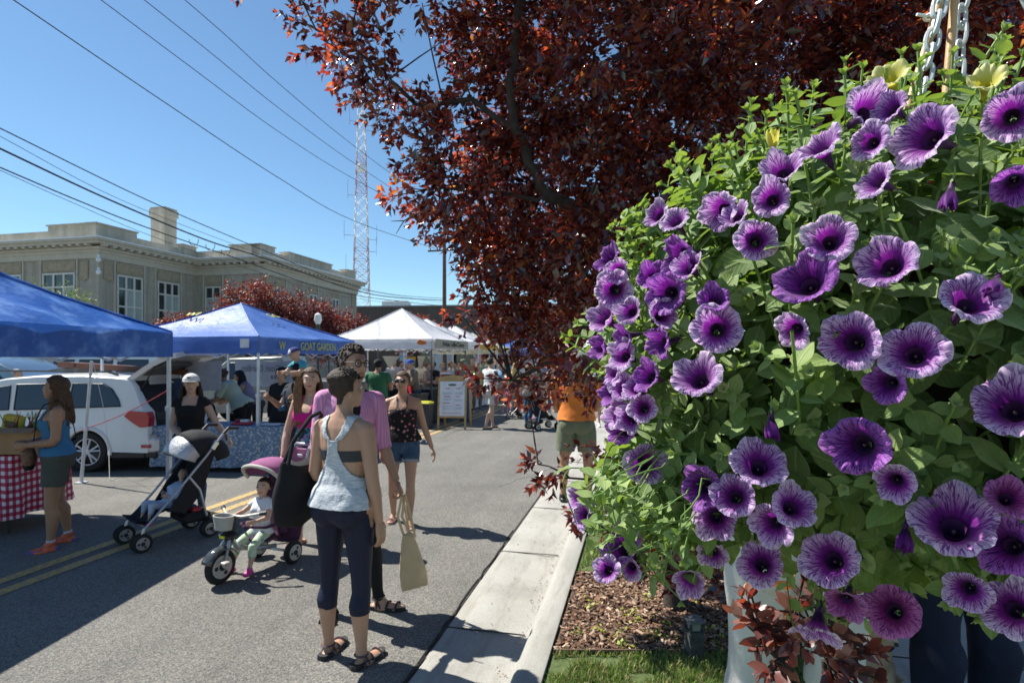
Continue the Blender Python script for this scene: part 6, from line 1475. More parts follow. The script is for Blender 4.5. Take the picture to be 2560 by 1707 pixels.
    b = MB(); b.tube([(.24, -.5, 1.04), (.24, -.42, .8), (.235, -.34, .62), (.26, -.38, .5), (.25, -.5, .9)], .005, 5); b.build('wrist_strap', M('grey strap', (.25, .25, .25), .7), t, True)
    return t
S1 = umbrella_stroller('black umbrella stroller with a silver-lined hood carrying a sleeping toddler', (-3.33, 5.60, 0), 218)
S2 = umbrella_stroller('dark stroller far down the street by the woman in blue jeans', (PX(1352, 893, 14.1).x, 14.1, 0), 60)
S3 = umbrella_stroller('doll sized pushchair far down the street beside the child in pink', (PX(1290, 893, 16.5).x, 16.5, 0), 250); S3.scale = (.6, .6, .6)

# purple tricycle with a push handle
tr = thing('push_tricycle', 'purple child tricycle with a canopy, push handle and grey front basket', 'tricycle', (-2.14, 4.84, 0), -R(203))
sw(tr, (0, .40, .135), .135, .04, hub=m_cream, name='front_wheel')
for s in (-1, 1): sw(tr, (s * .20, -.16, .10), .10, .05, hub=m_cream, name='rear_wheel')
b = MB(); b.tube([(-.2, -.16, .10), (.2, -.16, .10)], .013, 8); b.tube([(0, -.16, .13), (0, .05, .17), (0, .24, .24), (0, .31, .34)], [.02, .022, .022, .02], 8); b.build('main_frame', m_tubeg, tr, True)
for s in (-1, 1): b = MB(); b.tube([(s * .035, .40, .135), (s * .04, .36, .28), (s * .02, .33, .34)], .012, 8); b.build('fork_arm', m_tubeg, tr, True)
b = MB(); b.torus((0, .40, .135), .155, .012, 'x', 14, 6, a0=PI * .1, a1=PI * .95); 
vs = []; fs = []
for i in range(11):
    a = PI * (.12 + .72 * i / 10)
    for j in range(7): w = -1 + j / 3; vs.append((w * .055, .40 + math.cos(a) * (.16 - .02 * w * w), .135 + math.sin(a) * (.16 - .02 * w * w)))
for i in range(10):
    for j in range(6): q = i * 7 + j; fs.append((q, q + 1, q + 8, q + 7))
b = MB(); b.add(vs, fs); o = b.build('mudguard', M('dark glossy plastic', (.05, .055, .055), .12, coat=1), tr, True); md = o.modifiers.new('s', 'SOLIDIFY'); md.thickness = .006
b = MB()
for s in (-1, 1): b.tube([(s * .04, .40, .135), (s * .055, .40, .135), (s * .055, .40 - s * .05, .135 - s * .06), (s * .10, .40 - s * .05, .135 - s * .06)], .009, 6); b.box((s * .105, .40 - s * .05, .135 - s * .06), (.06, .05, .02), bev=.006)
b.build('pedals', m_cream, tr, True)
b = MB(); b.tube([(0, .32, .30), (0, .29, .42), (0, .28, .50)], [.03, .045, .03], 10); b.box((0, .32, .36), (.13, .12, .07), bev=.03); b.build('head_tube', m_dark, tr, True)
b = MB(); b.box((0, .385, .36), (.05, .01, .02)); b.build('yellow_badge', m_yl, tr)
b = MB(); b.tube([(-.2, .2, .52), (-.08, .27, .50), (.08, .27, .50), (.2, .2, .52)], .012, 8); b.build('handlebar', m_cream, tr, True)
b = MB()
for s in (-1, 1): b.tube([(s * .2, .2, .52), (s * .24, .17, .525)], .017, 8)
b.build('grip', m_dark, tr, True)
b = MB(); b.rings([[((.075 + .02 * q) * math.cos(t), .37 + (.05 + .015 * q) * math.sin(t), .42 + .11 * q) for t in [2 * PI * j / 16 for j in range(16)]] for q in (0, .5, 1)] + [[(.085 * math.cos(t), .37 + .055 * math.sin(t), .53) for t in [2 * PI * j / 16 for j in range(16)]], [(.07 * math.cos(t), .37 + .045 * math.sin(t), .43) for t in [2 * PI * j / 16 for j in range(16)]]]); b.build('front_basket', M('grey woven basket', (.38, .37, .33), .7), tr, True)
b = MB(); b.box((0, -.02, .255), (.22, .24, .06), bev=.025); b.box((0, -.17, .46), (.30, .07, .44), Euler((.22, 0, 0)), bev=.03); b.box((0, -.22, .70), (.26, .05, .12), Euler((.22, 0, 0)), bev=.02); b.build('seat', m_dpur, tr, True)
for s in (-1, 1): b = MB(); b.tube([(s * .11, -.17, .6), (s * .06, -.06, .55), (s * .04, .03, .42), (0, .05, .33)], .014, 6, flat=(1, .35)); b.build('harness_strap', m_cream, tr, True)
b = MB(); b.tube([(-.13, -.1, .36), (-.14, .08, .37), (0, .17, .38), (.14, .08, .37), (.13, -.1, .36)], .012, 6); b.build('safety_ring', m_dpur, tr, True)
# canopy
vs = []; fs = []; n1, n2 = 10, 14
for i in range(n1 + 1):
    a = R(-5) + R(150) * i / n1
    for j in range(n2 + 1):
        w = PI * j / n2; x = -.19 * math.cos(w); rad = .31 * (.35 + .65 * math.sin(w) ** .6); vs.append((x, -.10 + rad * math.cos(a), (.665 + rad * math.sin(a) * .80)))
for i in range(n1):
    for j in range(n2): q = i * (n2 + 1) + j; fs.append((q, q + 1, q + n2 + 2, q + n2 + 1))
keep = [f for f in fs if f[0] >= 4 * (n2 + 1)]
b = MB(); b.add(vs, keep); o = b.build('canopy', m_pur, tr, True); md = o.modifiers.new('s', 'SOLIDIFY'); md.thickness = .006
b = MB(); b.tube([vs[4 * (n2 + 1) + j] for j in range(n2 + 1)], .016, 8); b.build('canopy_rim', m_cream, tr, True)
for s in (-1, 1):
    b = MB(); b.box((s * .115, -.10, .60), (.02, .05, .05), bev=.008); b.build('canopy_clip', m_chrome, tr)
b = MB(); b.rings([[((.15 + .04 * q) * math.cos(t), -.27 - .05 * q + (.09 + .035 * q) * math.sin(t), .16 + .34 * q) for t in [2 * PI * j / 20 for j in range(20)]] for q in (0, .5, 1)]); b.build('rear_storage_bag', m_dpur, tr, True)
b = MB()
for s in (-1, 1): b.tube([(s * .08, -.24, .2), (s * .09, -.34, .6), (s * .10, -.46, .93)], .011, 8)
b.tube([(-.10, -.46, .93), (-.08, -.50, .97), (.08, -.50, .97), (.10, -.46, .93)], .016, 8); b.build('push_handle', m_tubeg, tr, True)
b = MB(); b.prism([(-.13, .0), (.13, .0), (.14, -.10), (.11, -.19), (.05, -.22), (-.05, -.22), (-.11, -.19), (-.14, -.10)], -.035, .0, 'y'); o = b.build('organizer_flap', cloth('mauve flap', (.38, .17, .27), bump=.003), tr); o.location = (0, -.47, .93); o.rotation_euler = (R(-16), 0, 0); 
b = MB(); b.box((.0, -.505 + .05, .87), (.055, .012, .03), Euler((R(-16), 0, 0)), bev=.003); b.build('white_tag', m_wp, tr)

# ---------------------------------------------------------------- dog, path light, cup
dg = thing('dog', 'pale tan dog sitting on the shaded sidewalk between the off-white and the navy trousers', 'dog', (1.66, 2.60, .14), R(-10)); dg.scale = (.76, .76, .76)
b = MB(); D = [((0, -.02, .02), (0, .0, .46))]
b.tube([(0, .26, .10), (0, .18, .20), (0, .05, .34), (0, -.02, .42), (0, -.06, .50), (0, -.09, .56)], [.09, .14, .115, .085, .062, .058], 16)           # sitting trunk and neck
b.ell((0, -.11, .605), (.062, .075, .062), 14, 10); b.tube([(0, -.14, .59), (0, -.20, .568), (0, -.245, .555)], [.044, .033, .024], 12)
for s in (-1, 1):
    b.tube([(s * .075, .02, .32), (s * .075, -.02, .18), (s * .07, -.01, .05), (s * .07, -.06, .02)], [.045, .032, .024, .028], 10)                 # front legs
    b.tube([(s * .10, .22, .16), (s * .135, .10, .17), (s * .13, .16, .05), (s * .125, .04, .025)], [.085, .075, .035, .03], 10)                      # folded hind legs
b.tube([(0, .32, .07), (.05, .42, .04), (.13, .48, .05), (.20, .50, .10)], [.035, .028, .022, .012], 8)
me = eval_remesh(b, .009, 2); m_fur = M('pale tan fur', (.50, .38, .25), .9, var=.15, vs=10, bump=.004, bs=120); hb = MB(); hb.v = [tuple(v.co) for v in me.vertices]; hb.f = [tuple(p.vertices) for p in me.polygons]; hb.m = [0] * len(hb.f)
for s in (-1, 1):
    hb.ell((s * .030, -.165, .625), (.009, .009, .009), 8, 6, mi=1)
    hb.tube([(s * .052, -.085, .645), (s * .078, -.10, .635), (s * .092, -.115, .59), (s * .088, -.12, .555)], [.012, .028, .026, .006], 8, flat=(.35, 1))
hb.ell((0, -.268, .562), (.014, .010, .011), 8, 6, mi=1); hb.build('body', [m_fur, m_dark], dg, True)
b = MB(); b.torus((0, -.055, .485), .07, .011, 'z', 20, 6, rot=Euler((.5, 0, 0)).to_matrix()); b.build('collar', m_dark, dg, True)
p = GX(1735, 1640); d = F * (CH - .135) / (1640 - HZ)
pl = thing('path_light', 'small weathered black square garden light post standing in the bark mulch', 'garden light', ((1735 - 1280) / F * d, d, .133), .15)
m_wbk = M('weathered black metal', (.05, .055, .05), .8, var=.6, vs=25, bump=.003, bs=50)
b = MB(); b.box((0, 0, .075), (.082, .082, .15), bev=.006); b.build('post_body', m_wbk, pl)
b = MB()
for sx in (-1, 1):
    for sy in (-1, 1): b.box((sx * .036, sy * .036, .175), (.012, .012, .05))
b.build('corner_posts', m_wbk, pl); b = MB(); b.box((0, 0, .205), (.092, .092, .014), bev=.003); b.build('light_cap', M('pewter cap', (.16, .17, .17), .6, metal=.3), pl); b = MB(); b.box((0, 0, .175), (.05, .05, .045)); b.build('lens', M('dull lens', (.3, .32, .3), .3), pl)
cp = thing('paper_cup', 'white ridged cup seen in the shade under the petunias', 'cup', PX(1828, 1392, 1.75)); b = MB(); b.tube([(0, 0, 0), (0, 0, .105)], [.032, .043], 18); b.build('cup_body', m_pap, cp, True); b = MB()
for z in (.03, .06, .085): b.torus((0, 0, z), .033 + z * .1, .002, 'z', 18, 4)
b.torus((0, 0, .106), .043, .003, 'z', 18, 5); b.build('ridges', m_pap, cp, True)
# ---------------------------------------------------------------- foliage
def leafmat(name, stops, trc, trl, rough, spec, coat=0, veins=False):
    m = bpy.data.materials.new(name); m.use_nodes = True; nt = m.node_tree; b = nt.nodes['Principled BSDF']
    at = _n(nt, 'ShaderNodeAttribute'); at.attribute_name = 'rnd'
    c = ramp(nt, at.outputs['Fac'], stops); c2 = ramp(nt, at.outputs['Fac'], trc)
    if veins:
        la = _n(nt, 'ShaderNodeAttribute'); la.attribute_name = 'lc'; sp_ = _n(nt, 'ShaderNodeSeparateXYZ'); nt.links.new(la.outputs['Vector'], sp_.inputs[0]); ax_ = mth(nt, 'ABSOLUTE', sp_.outputs[0])
        rib = ramp(nt, ax_, [(0, (1, 1, 1)), (.012, (1, 1, 1)), (.04, (0, 0, 0))]); lat = ramp(nt, mth(nt, 'SINE', mth(nt, 'MULTIPLY', mth(nt, 'SUBTRACT', sp_.outputs[1], mth(nt, 'MULTIPLY', ax_, .9)), 52.0)), [(.55, (0, 0, 0)), (1, (1, 1, 1))])
        v_ = mth(nt, 'MAXIMUM', rib, mth(nt, 'MULTIPLY', lat, .45)); c = mixc(nt, mth(nt, 'MULTIPLY', v_, .5), c, (.34, .44, .18))
        c = mixc(nt, 1.0, c, ramp(nt, nz(nt, 26, 5, rough=.7), [(.3, (.72, .74, .70)), (.7, (1.22, 1.18, 1.15))]), 'MULTIPLY')
        c = mixc(nt, ramp(nt, nz(nt, 9, 3), [(.68, (0, 0, 0)), (.78, (.55, .55, .55))]), c, (.42, .40, .12))
        bp = _n(nt, 'ShaderNodeBump'); bp.inputs['Distance'].default_value = .0006; nt.links.new(v_, bp.inputs['Height']); nt.links.new(bp.outputs[0], b.inputs['Normal']); b.inputs['Sheen Weight'].default_value = .3
    nt.links.new(c, b.inputs['Base Color']); b.inputs['Roughness'].default_value = rough; b.inputs['Specular IOR Level'].default_value = spec; b.inputs['Coat Weight'].default_value = coat; b.inputs['Coat Roughness'].default_value = .25
    t = _n(nt, 'ShaderNodeBsdfTranslucent'); nt.links.new(c2, t.inputs[0]); mx = _n(nt, 'ShaderNodeMixShader'); mx.inputs[0].default_value = trl
    nt.links.new(b.outputs[0], mx.inputs[1]); nt.links.new(t.outputs[0], mx.inputs[2]); nt.links.new(mx.outputs[0], nt.nodes['Material Output'].inputs[0]); return m
T_SIMPLE = (np.array([(0, 0, 0), (-.24, .42, .07), (0, .5, -.015), (.24, .42, .07), (0, 1, -.12)]), [(0, 2, 1), (0, 3, 2), (1, 2, 4), (2, 3, 4)])
def ovate(nu=4, nv=6, w=.36, droop=.25, fold=.10):
    vs = []; fs = []
    for j in range(nv + 1):
        t = j / nv; ww = w * (math.sin(PI * t ** .85) ** .75 if 0 < t < 1 else .02)
        for i in range(nu + 1):
            s = -1 + 2 * i / nu; vs.append((s * ww, t, fold * abs(s) * ww * 2 - droop * t * t + .035 * math.sin(t * 9) * abs(s)))
    for j in range(nv):
        for i in range(nu): q = j * (nu + 1) + i; fs.append((q, q + 1, q + nu + 2, q + nu + 1))
    return np.array(vs), fs
def leaf_cloud(name, mat, P, D, N, S, tmpl, parent, rnd=None, smooth=False, loc=None):
    P = np.asarray(P, 'd'); D = np.asarray(D, 'd'); N = np.asarray(N, 'd'); S = np.asarray(S, 'd')
    D /= np.linalg.norm(D, axis=1)[:, None] + 1e-9; X = np.cross(D, N); X /= np.linalg.norm(X, axis=1)[:, None] + 1e-9; Z = np.cross(X, D)
    T, F_ = tmpl; nL, nT = len(P), len(T)
    V = P[:, None, :] + S[:, None, None] * (T[None, :, 0:1] * X[:, None, :] + T[None, :, 1:2] * D[:, None, :] + T[None, :, 2:3] * Z[:, None, :])
    V = V.reshape(-1, 3); nf = len(F_); lens = np.array([len(f) for f in F_]); flat = np.array([i for f in F_ for i in f])
    idx = (np.arange(nL)[:, None] * nT + flat[None, :]).ravel(); ls = np.tile(lens, nL); st = np.concatenate([[0], np.cumsum(ls)[:-1]])
    me = bpy.data.meshes.new(name); me.vertices.add(len(V)); me.vertices.foreach_set('co', V.astype('f').ravel()); me.loops.add(len(idx)); me.loops.foreach_set('vertex_index', idx.astype('i'))
    me.polygons.add(len(ls)); me.polygons.foreach_set('loop_start', st.astype('i')); me.polygons.foreach_set('loop_total', ls.astype('i')); me.update(calc_edges=True)
    r_ = np.repeat(RNG.random(nL) if rnd is None else rnd, nf); a = me.attributes.new('rnd', 'FLOAT', 'FACE'); a.data.foreach_set('value', r_.astype('f'))
    lc = me.attributes.new('lc', 'FLOAT_VECTOR', 'POINT'); lc.data.foreach_set('vector', np.tile(T * np.array([1, 1, 0]), (nL, 1)).astype('f').ravel())
    me.materials.append(mat)
    if smooth: me.polygons.foreach_set('use_smooth', [True] * len(me.polygons))
    o = bpy.data.objects.new(name, me); COL.objects.link(o); o.parent = parent
    return o
PL_ST = [(0, (.024, .012, .015)), (.45, (.045, .020, .022)), (.8, (.085, .028, .024)), (1, (.14, .045, .025))]
PL_TR = [(0, (.08, .010, .012)), (.3, (.22, .022, .016)), (.55, (.55, .065, .03)), (.85, (.80, .15, .045)), (1, (.85, .34, .07))]
m_plum = leafmat('plum leaf', PL_ST, PL_TR, .44, .20, 1.0, .8)
m_plumf = leafmat('far plum leaf', [(0, (.055, .018, .022)), (.5, (.12, .032, .038)), (1, (.20, .055, .055))], PL_TR, .2, .5, .4)
m_bark = M('plum bark', (.045, .034, .028), .9, var=.4, vs=20, bump=.006, bs=30)
def plum(name, label, base, trunk, limbs, clumps, lsz, per, tl, mat, seed, group=None, tws=46, bark=None, tmpl=None, mw=3):
    """trunk / limbs: lists of (points, r0, r1) in world space; clumps: (centre, radius)"""
    rg = np.random.default_rng(seed); base = Vector(base); t = thing(name, label, 'tree', base, 0, group)
    L = lambda p: Vector(p) - base
    b = MB()
    for pts, r0, r1 in trunk: b.tube([L(p) for p in pts], list(np.linspace(r0, r1, len(pts))), 10)
    b.build('trunk', bark or m_bark, t, True)
    b = MB(); nodes = []
    for pts, r0, r1 in limbs:
        pts = [Vector(p) for p in pts]; Q = []
        for i in range(len(pts) - 1):
            for k in range(4): Q.append(pts[i].lerp(pts[i + 1], k / 4) + Vector(rg.normal(0, .012, 3)))
        Q.append(pts[-1]); b.tube([L(p) for p in Q], list(np.linspace(r0, r1, len(Q))), 8); nodes += Q
    P, D, N, S = [], [], [], []; cen = sum((Vector(c) for c, r in clumps), Vector()) / max(1, len(clumps))
    for c, r in clumps:
        c = Vector(c); 
        if nodes and min((n - c).length for n in nodes) < max(.75, r * 1.2):
            q = min(nodes, key=lambda n: (n - c).length + max(0, n.z - c.z) * 1.6); mid = q.lerp(c, .5) + Vector(rg.normal(0, .05, 3)) * r * 3
            b.tube([L(q), L(mid), L(c)], [.006, .005, .003], 5)
        nt_ = max(5, int(tws * (r / .35) ** 1.6))
        for i in range(nt_):
            v = Vector(rg.normal(0, 1, 3)); v.normalize(); p = c + v * r * float(rg.uniform(.0, .62)); d = (v * 1.0 + (c - cen).normalized() * .45 + Vector((0, 0, .25)) + Vector(rg.normal(0, .3, 3))).normalized()
            ln = min(tl, max(.09, r * 1.1)) * float(rg.uniform(.6, 1.25)); bend = Vector(rg.normal(0, .25, 3)); pts = [p]
            n_ = max(4, int(per * ln / tl))
            for k in range(n_):
                dd = (d + bend * (k / n_) + Vector((0, 0, -.15 * k / n_))).normalized(); pts.append(pts[-1] + dd * ln / n_)
                a = k * 2.4 + rg.uniform(0, .6); x = dd.orthogonal().normalized(); y = dd.cross(x); o_ = x * math.cos(a) + y * math.sin(a)
                ld = (dd * .7 + o_ * .75 + Vector((0, 0, -.15))).normalized()
                P.append(pts[-1] - base); D.append(ld); N.append((Vector((0, 0, 1)) * .6 + dd * .5 + Vector(rg.normal(0, .45, 3)))); S.append(lsz * rg.uniform(.6, 1.2) * (1 - .35 * (k / n_) ** 3))
            # tip rosette
            for a in (0, 2.1, 4.2):
                dd2 = dd; o_ = x * math.cos(a) + y * math.sin(a); P.append(pts[-1] - base); D.append((dd2 + o_ * .42)); N.append(o_ * -1 + dd2 * .3); S.append(lsz * rg.uniform(.4, .75))
            if lsz < .08: b.tube([L(q_) for q_ in pts[::mw]] + [L(pts[-1])], [.0028] * (len(pts[::mw])) + [.001], 3, cap=False)
    b.build('branches', bark or m_bark, t, True, fixn=False)
    leaf_cloud('crown', mat, P, D, N, S, tmpl or T_SIMPLE, t)
    return t
rg = np.random.default_rng(21); J = lambda s: float(rg.normal(0, s))
cl = []
E_ = [(770, 62, 36), (735, 45, 22), (815, 105, 52), (855, 165, 48), (905, 60, 62), (905, 150, 62), (925, 225, 55), (960, 120, 40), (985, 185, 38), (975, 255, 62), (1010, 300, 52), (955, 5, 62), (1055, 8, 38), (1035, 330, 48),
      (1110, 20, 50), (1140, 70, 45), (1178, 120, 55), (1120, 95, 14), (1145, 145, 14), (1190, 190, 60), (1150, 245, 50), (1085, 285, 48), (1085, 355, 58), (1065, 415, 52), (1140, 330, 75), (1010, 470, 30), (975, 492, 22), (1050, 478, 48), (1110, 450, 75), (1040, 520, 35), (1100, 545, 62), (1150, 600, 58), (1195, 500, 90),
      (1205, 660, 55), (1190, 700, 34), (1175, 800, 26), (1215, 765, 55), (1150, 782, 16), (1250, 620, 90), (1275, 720, 75), (1270, 800, 55), (1240, 835, 32), (1310, 790, 60), (1330, 850, 48), (1345, 700, 80),
      (1225, 955, 26), (1200, 945, 14), (1265, 945, 32), (1300, 960, 36), (1345, 950, 44), (1390, 930, 58), (1360, 985, 26), (1410, 975, 30), (1400, 890, 55), (1475, 940, 55), (1450, 880, 65), (1320, 1005, 14), (1510, 985, 40)]
for (x, y, r_) in E_:
    d = 3.9 + J(.28); cl.append((PX(x, y, d), r_ / F * d * 1.0))
for gx in range(1240, 2700, 118):
    for gy in range(-40, 1000, 118):
        if gx < 1330 and gy > 650: continue
        if gx < 1560 and gy > 830: continue
        if gy > 560 and gx > 1640: continue
        for lay in (3.3, 4.1, 5.0):
            if lay == 3.3 and (gx < 1420 or gy > 760): continue
            if rg.random() < .10: continue
            d = lay + J(.2); cl.append((PX(gx + J(28), gy + J(28), d), (88 + J(10)) / F * d))
# higher parts of the crown, above the picture
for gx in range(1000, 2700, 230):
    for gy in (-190, -400, -600):
        if gx < 1200 and gy < -300: continue
        d = 4.1 + J(.5); cl.append((PX(gx + J(30), gy + J(30), d), .45))
for (x, y, z) in ((-1.5, 3.3, 4.3), (-1.1, 2.9, 4.15), (-1.0, 3.4, 4.3), (-.6, 2.95, 4.2), (-.5, 3.5, 4.5), (-.9, 3.9, 5.0), (-.1, 3.2, 4.5), (-1.3, 4.4, 5.0), (-.6, 4.4, 5.2), (0, 4.2, 5.4), (-1.9, 4.3, 5.1), (-.2, 4.8, 5.7), (.5, 3.4, 4.8), (.7, 4.3, 5.4), (-1.2, 3.6, 4.7), (-.1, 3.8, 4.9)): cl.append((Vector((x, y, z)), .42))
# low shoots round the trunk
for (x, y, r_, d) in ((1345, 1150, 22, 3.5), (1385, 1185, 34, 3.5), (1340, 1195, 15, 3.5), (1450, 1290, 26, 3.4), (1545, 1130, 70, 3.6), (1500, 1330, 24, 3.3), (1610, 1390, 42, 3.3), (1670, 1360, 60, 3.3), (1740, 1420, 50, 3.25), (1680, 1440, 34, 3.3), (1830, 1430, 60, 3.2), (1900, 1400, 70, 3.2), (1600, 1250, 80, 3.5), (1720, 1250, 80, 3.5)):
    cl.append((PX(x, y, d), r_ / F * d))
base = (PX(1690, 893, 3.75).x, 3.75, .13)
tp = PX(1640, 720, 3.75)
PT = plum('plum_tree', 'large purple leaved plum tree filling the top of the picture, rooted in the mulch bed', base,
     [([base, Vector(base) + Vector((.0, 0, .3)), PX(1680, 1200, 3.75), PX(1660, 950, 3.75), tp], .085, .06)],
     [([tp, PX(1560, 600, 3.7), PX(1480, 530, 3.65), PX(1380, 495, 3.6), PX(1340, 430, 3.6), PX(1290, 330, 3.6), PX(1275, 240, 3.65), PX(1292, 80, 3.7), PX(1296, -80, 3.75)], .05, .018),
      ([PX(1385, 497, 3.6), PX(1320, 492, 3.6), PX(1240, 483, 3.65), PX(1100, 470, 3.9)], .018, .008),
      ([PX(1290, 330, 3.6), PX(1180, 260, 3.8), PX(1040, 260, 3.9), PX(900, 130, 3.9), PX(790, 75, 3.9)], .022, .007),
      ([tp, PX(1720, 500, 4.1), PX(1850, 250, 4.3), PX(1950, 0, 4.4)], .045, .015), ([tp, PX(1800, 600, 3.6), PX(2050, 400, 3.5), PX(2350, 150, 3.4)], .04, .012),
      ([tp, PX(1500, 760, 3.6), PX(1400, 900, 3.6), PX(1280, 950, 3.8)], .03, .008), ([PX(1688, 1280, 3.74), PX(1560, 1200, 3.6), PX(1430, 1190, 3.5), PX(1345, 1160, 3.5)], .012, .004), ([PX(1688, 1330, 3.74), PX(1600, 1370, 3.5), PX(1510, 1320, 3.35)], .010, .004), ([PX(1688, 1300, 3.74), PX(1800, 1380, 3.4), PX(1900, 1400, 3.2)], .012, .004), ([PX(1960, -20, 4.4), PX(2100, -300, 4.4)], .015, .01), ([PX(1292, 80, 3.7), PX(1350, -200, 3.9), PX(1500, -500, 4.1)], .02, .01)],
     cl, .080, 13, .27, m_plum, 5, tws=60)
# dead twig at the left edge of the crown
b = MB(); b.tube([PX(1045, 535, 3.8), PX(1010, 552, 3.8), PX(978, 553, 3.8)], [.006, .004, .002], 5); b.tube([PX(1010, 552, 3.8), PX(1000, 568, 3.8), PX(990, 585, 3.8)], [.004, .003, .0015], 5)
o = b.build('dead_twig', m_bark); o.parent = PT; o.matrix_parent_inverse = Matrix.Translation(PT.location).inverted()
# second plum tree farther along the strip, to the right
cl2 = []
for i in range(34):
    v = Vector(rg.normal(0, 1, 3)); v.normalize(); cl2.append((Vector((4.6, 8.2, 3.9)) + Vector((v.x * 1.9, v.y * 1.6, v.z * 1.5)), .62))
plum('plum_tree', 'second purple leaved plum tree behind the flower basket at the right', (4.5, 8.2, .13), [([(4.5, 8.2, .13), (4.5, 8.2, 1.8)], .09, .07)], [([(4.5, 8.2, 1.8), (4.2, 8.1, 3), (4, 8, 4)], .05, .02), ([(4.5, 8.2, 1.8), (5.1, 8.2, 3), (5.5, 8.2, 4)], .05, .02)], cl2, .10, 8, .42, m_plum, 9, tws=16)
# sapling of the same plum in front, under the basket
sp = []
for (x, y, r_) in ((1900, 1600, 26), (1935, 1655, 24), (1975, 1560, 32), (2020, 1545, 30), (2070, 1570, 36), (2060, 1640, 40), (2105, 1630, 26), (2000, 1620, 34), (2090, 1690, 36), (2130, 1550, 26), (2100, 1500, 14)): sp.append((PX(x, y, 1.32), r_ / F * 1.32))
bs = (PX(2060, 893, 1.36).x, 1.36, .13)
plum('plum_sapling', 'reddish bronze plum shoots rising below the flower basket at the bottom edge', bs, [([bs, PX(2050, 1900, 1.34), PX(2065, 1720, 1.32), PX(2060, 1650, 1.32)], .011, .006)], [([PX(2055, 1780, 1.33), PX(1990, 1690, 1.32), PX(1940, 1640, 1.32)], .005, .003), ([PX(2060, 1740, 1.33), PX(2120, 1660, 1.32), PX(2110, 1560, 1.32)], .005, .003)], sp, .050, 6, .085,
     leafmat('bronze plum leaf', [(0, (.085, .030, .028)), (.5, (.17, .07, .06)), (1, (.30, .15, .12))], PL_TR, .25, .35, .6), 14, tws=200, tmpl=ovate(2, 4, .28, .2), mw=2)
# round plum trees behind the tents
def round_tree(label, px, py, d, rr_, mat, seed, rz=1.0, lsz=.12, name='plum_tree', gr='purple leaved trees behind the tents', tws=9):
    rg = np.random.default_rng(seed); c = PX(px, py, d); cls = []
    for i in range(26):
        v = Vector(rg.normal(0, 1, 3)); v.normalize(); cls.append((c + Vector((v.x, v.y, v.z * rz)) * rr_ * float(rg.uniform(.35, .85)), rr_ * .38))
    b0 = (c.x, d, 0); f = .35 / .35
    return plum(name, label, b0, [([b0, (c.x, d, .9), (c.x + .05, d, 1.4)], .11, .09)], [([(c.x + .05, d, 1.4), c + Vector((-.3, 0, .2)) * rr_], .07, .03), ([(c.x + .05, d, 1.4), c + Vector((.4, .1, .1)) * rr_], .07, .03), ([(c.x + .05, d, 1.4), c + Vector((0, .3, .3)) * rr_], .07, .03)], cls, lsz * 1.15, 8, .45, mat, seed, gr, tws=tws * 2.3)
round_tree('tallest round plum tree behind the blue goat tent peak, left of the street lamp', 620, 790, 24, 1.6, m_plumf, 31, 1.0)
round_tree('wide round plum tree between the blue goat tent peak and the street lamp', 745, 815, 25, 1.75, m_plumf, 32, .8)
round_tree('low plum tree left of the white tent peak, right of the street lamp', 845, 835, 26, 1.7, m_plumf, 33, .75)
round_tree('small plum tree showing above the second white tent below the utility pole', 1040, 835, 34, 1.5, m_plumf, 34, .7, .15)
round_tree('dark plum tree behind the gold-trimmed tent, partly behind near leaves', 1255, 848, 38, 2.3, m_plumf, 35, .8, .17)
round_tree('plum tree at the left behind the goat tent\'s corner, close to the building', 475, 840, 24, 1.3, m_plumf, 36, .7)
m_gleaf = leafmat('green tree leaf', [(0, (.04, .08, .02)), (1, (.13, .18, .05))], [(0, (.1, .2, .03)), (1, (.3, .4, .06))], .3, .5, .4)
round_tree('small yellow green tree by the building windows above the nearest blue tent', 105, 800, 19, 1.25, m_gleaf, 41, 1, .1, 'street_tree', None)
round_tree('dark green tree at the far end of the street on the right', 1480, 800, 60, 4, m_gleaf, 42, 1, .4, 'street_tree', None)
round_tree('broad green tree beyond the far tents at the right', 1900, 780, 50, 4.5, m_gleaf, 43, 1, .4, 'street_tree', None)

# ---------------------------------------------------------------- hanging basket of petunias
EC = Vector((.745, 1.10, 1.80)); ER = Vector((.57, .49, .50))
HB = thing('hanging_flower_basket', 'big hanging basket overflowing with purple veined petunias, close to the camera', 'flower basket', EC)
b = MB(); b.rings([[(r_ * math.cos(t), r_ * math.sin(t), z) for t in [2 * PI * j / 24 for j in range(24)]] for r_, z in ((.06, -.26), (.17, -.2), (.23, -.05), (.26, .10), (.27, .12), (.25, .12), (.24, .08))]); b.build('planter', M('brown liner', (.05, .035, .025), .95), HB, True)
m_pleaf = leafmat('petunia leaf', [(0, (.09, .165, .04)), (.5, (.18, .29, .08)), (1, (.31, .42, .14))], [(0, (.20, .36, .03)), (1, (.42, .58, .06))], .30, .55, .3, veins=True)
m_stem = M('petunia stem', (.14, .24, .05), .6)
rg = np.random.default_rng(77); P, D, N, S, RR = [], [], [], [], []; sb_ = MB()
def inside(p): q = p; return (q.x / ER.x) ** 2 + (q.y / ER.y) ** 2 + (q.z / ER.z) ** 2
n_sh = 900
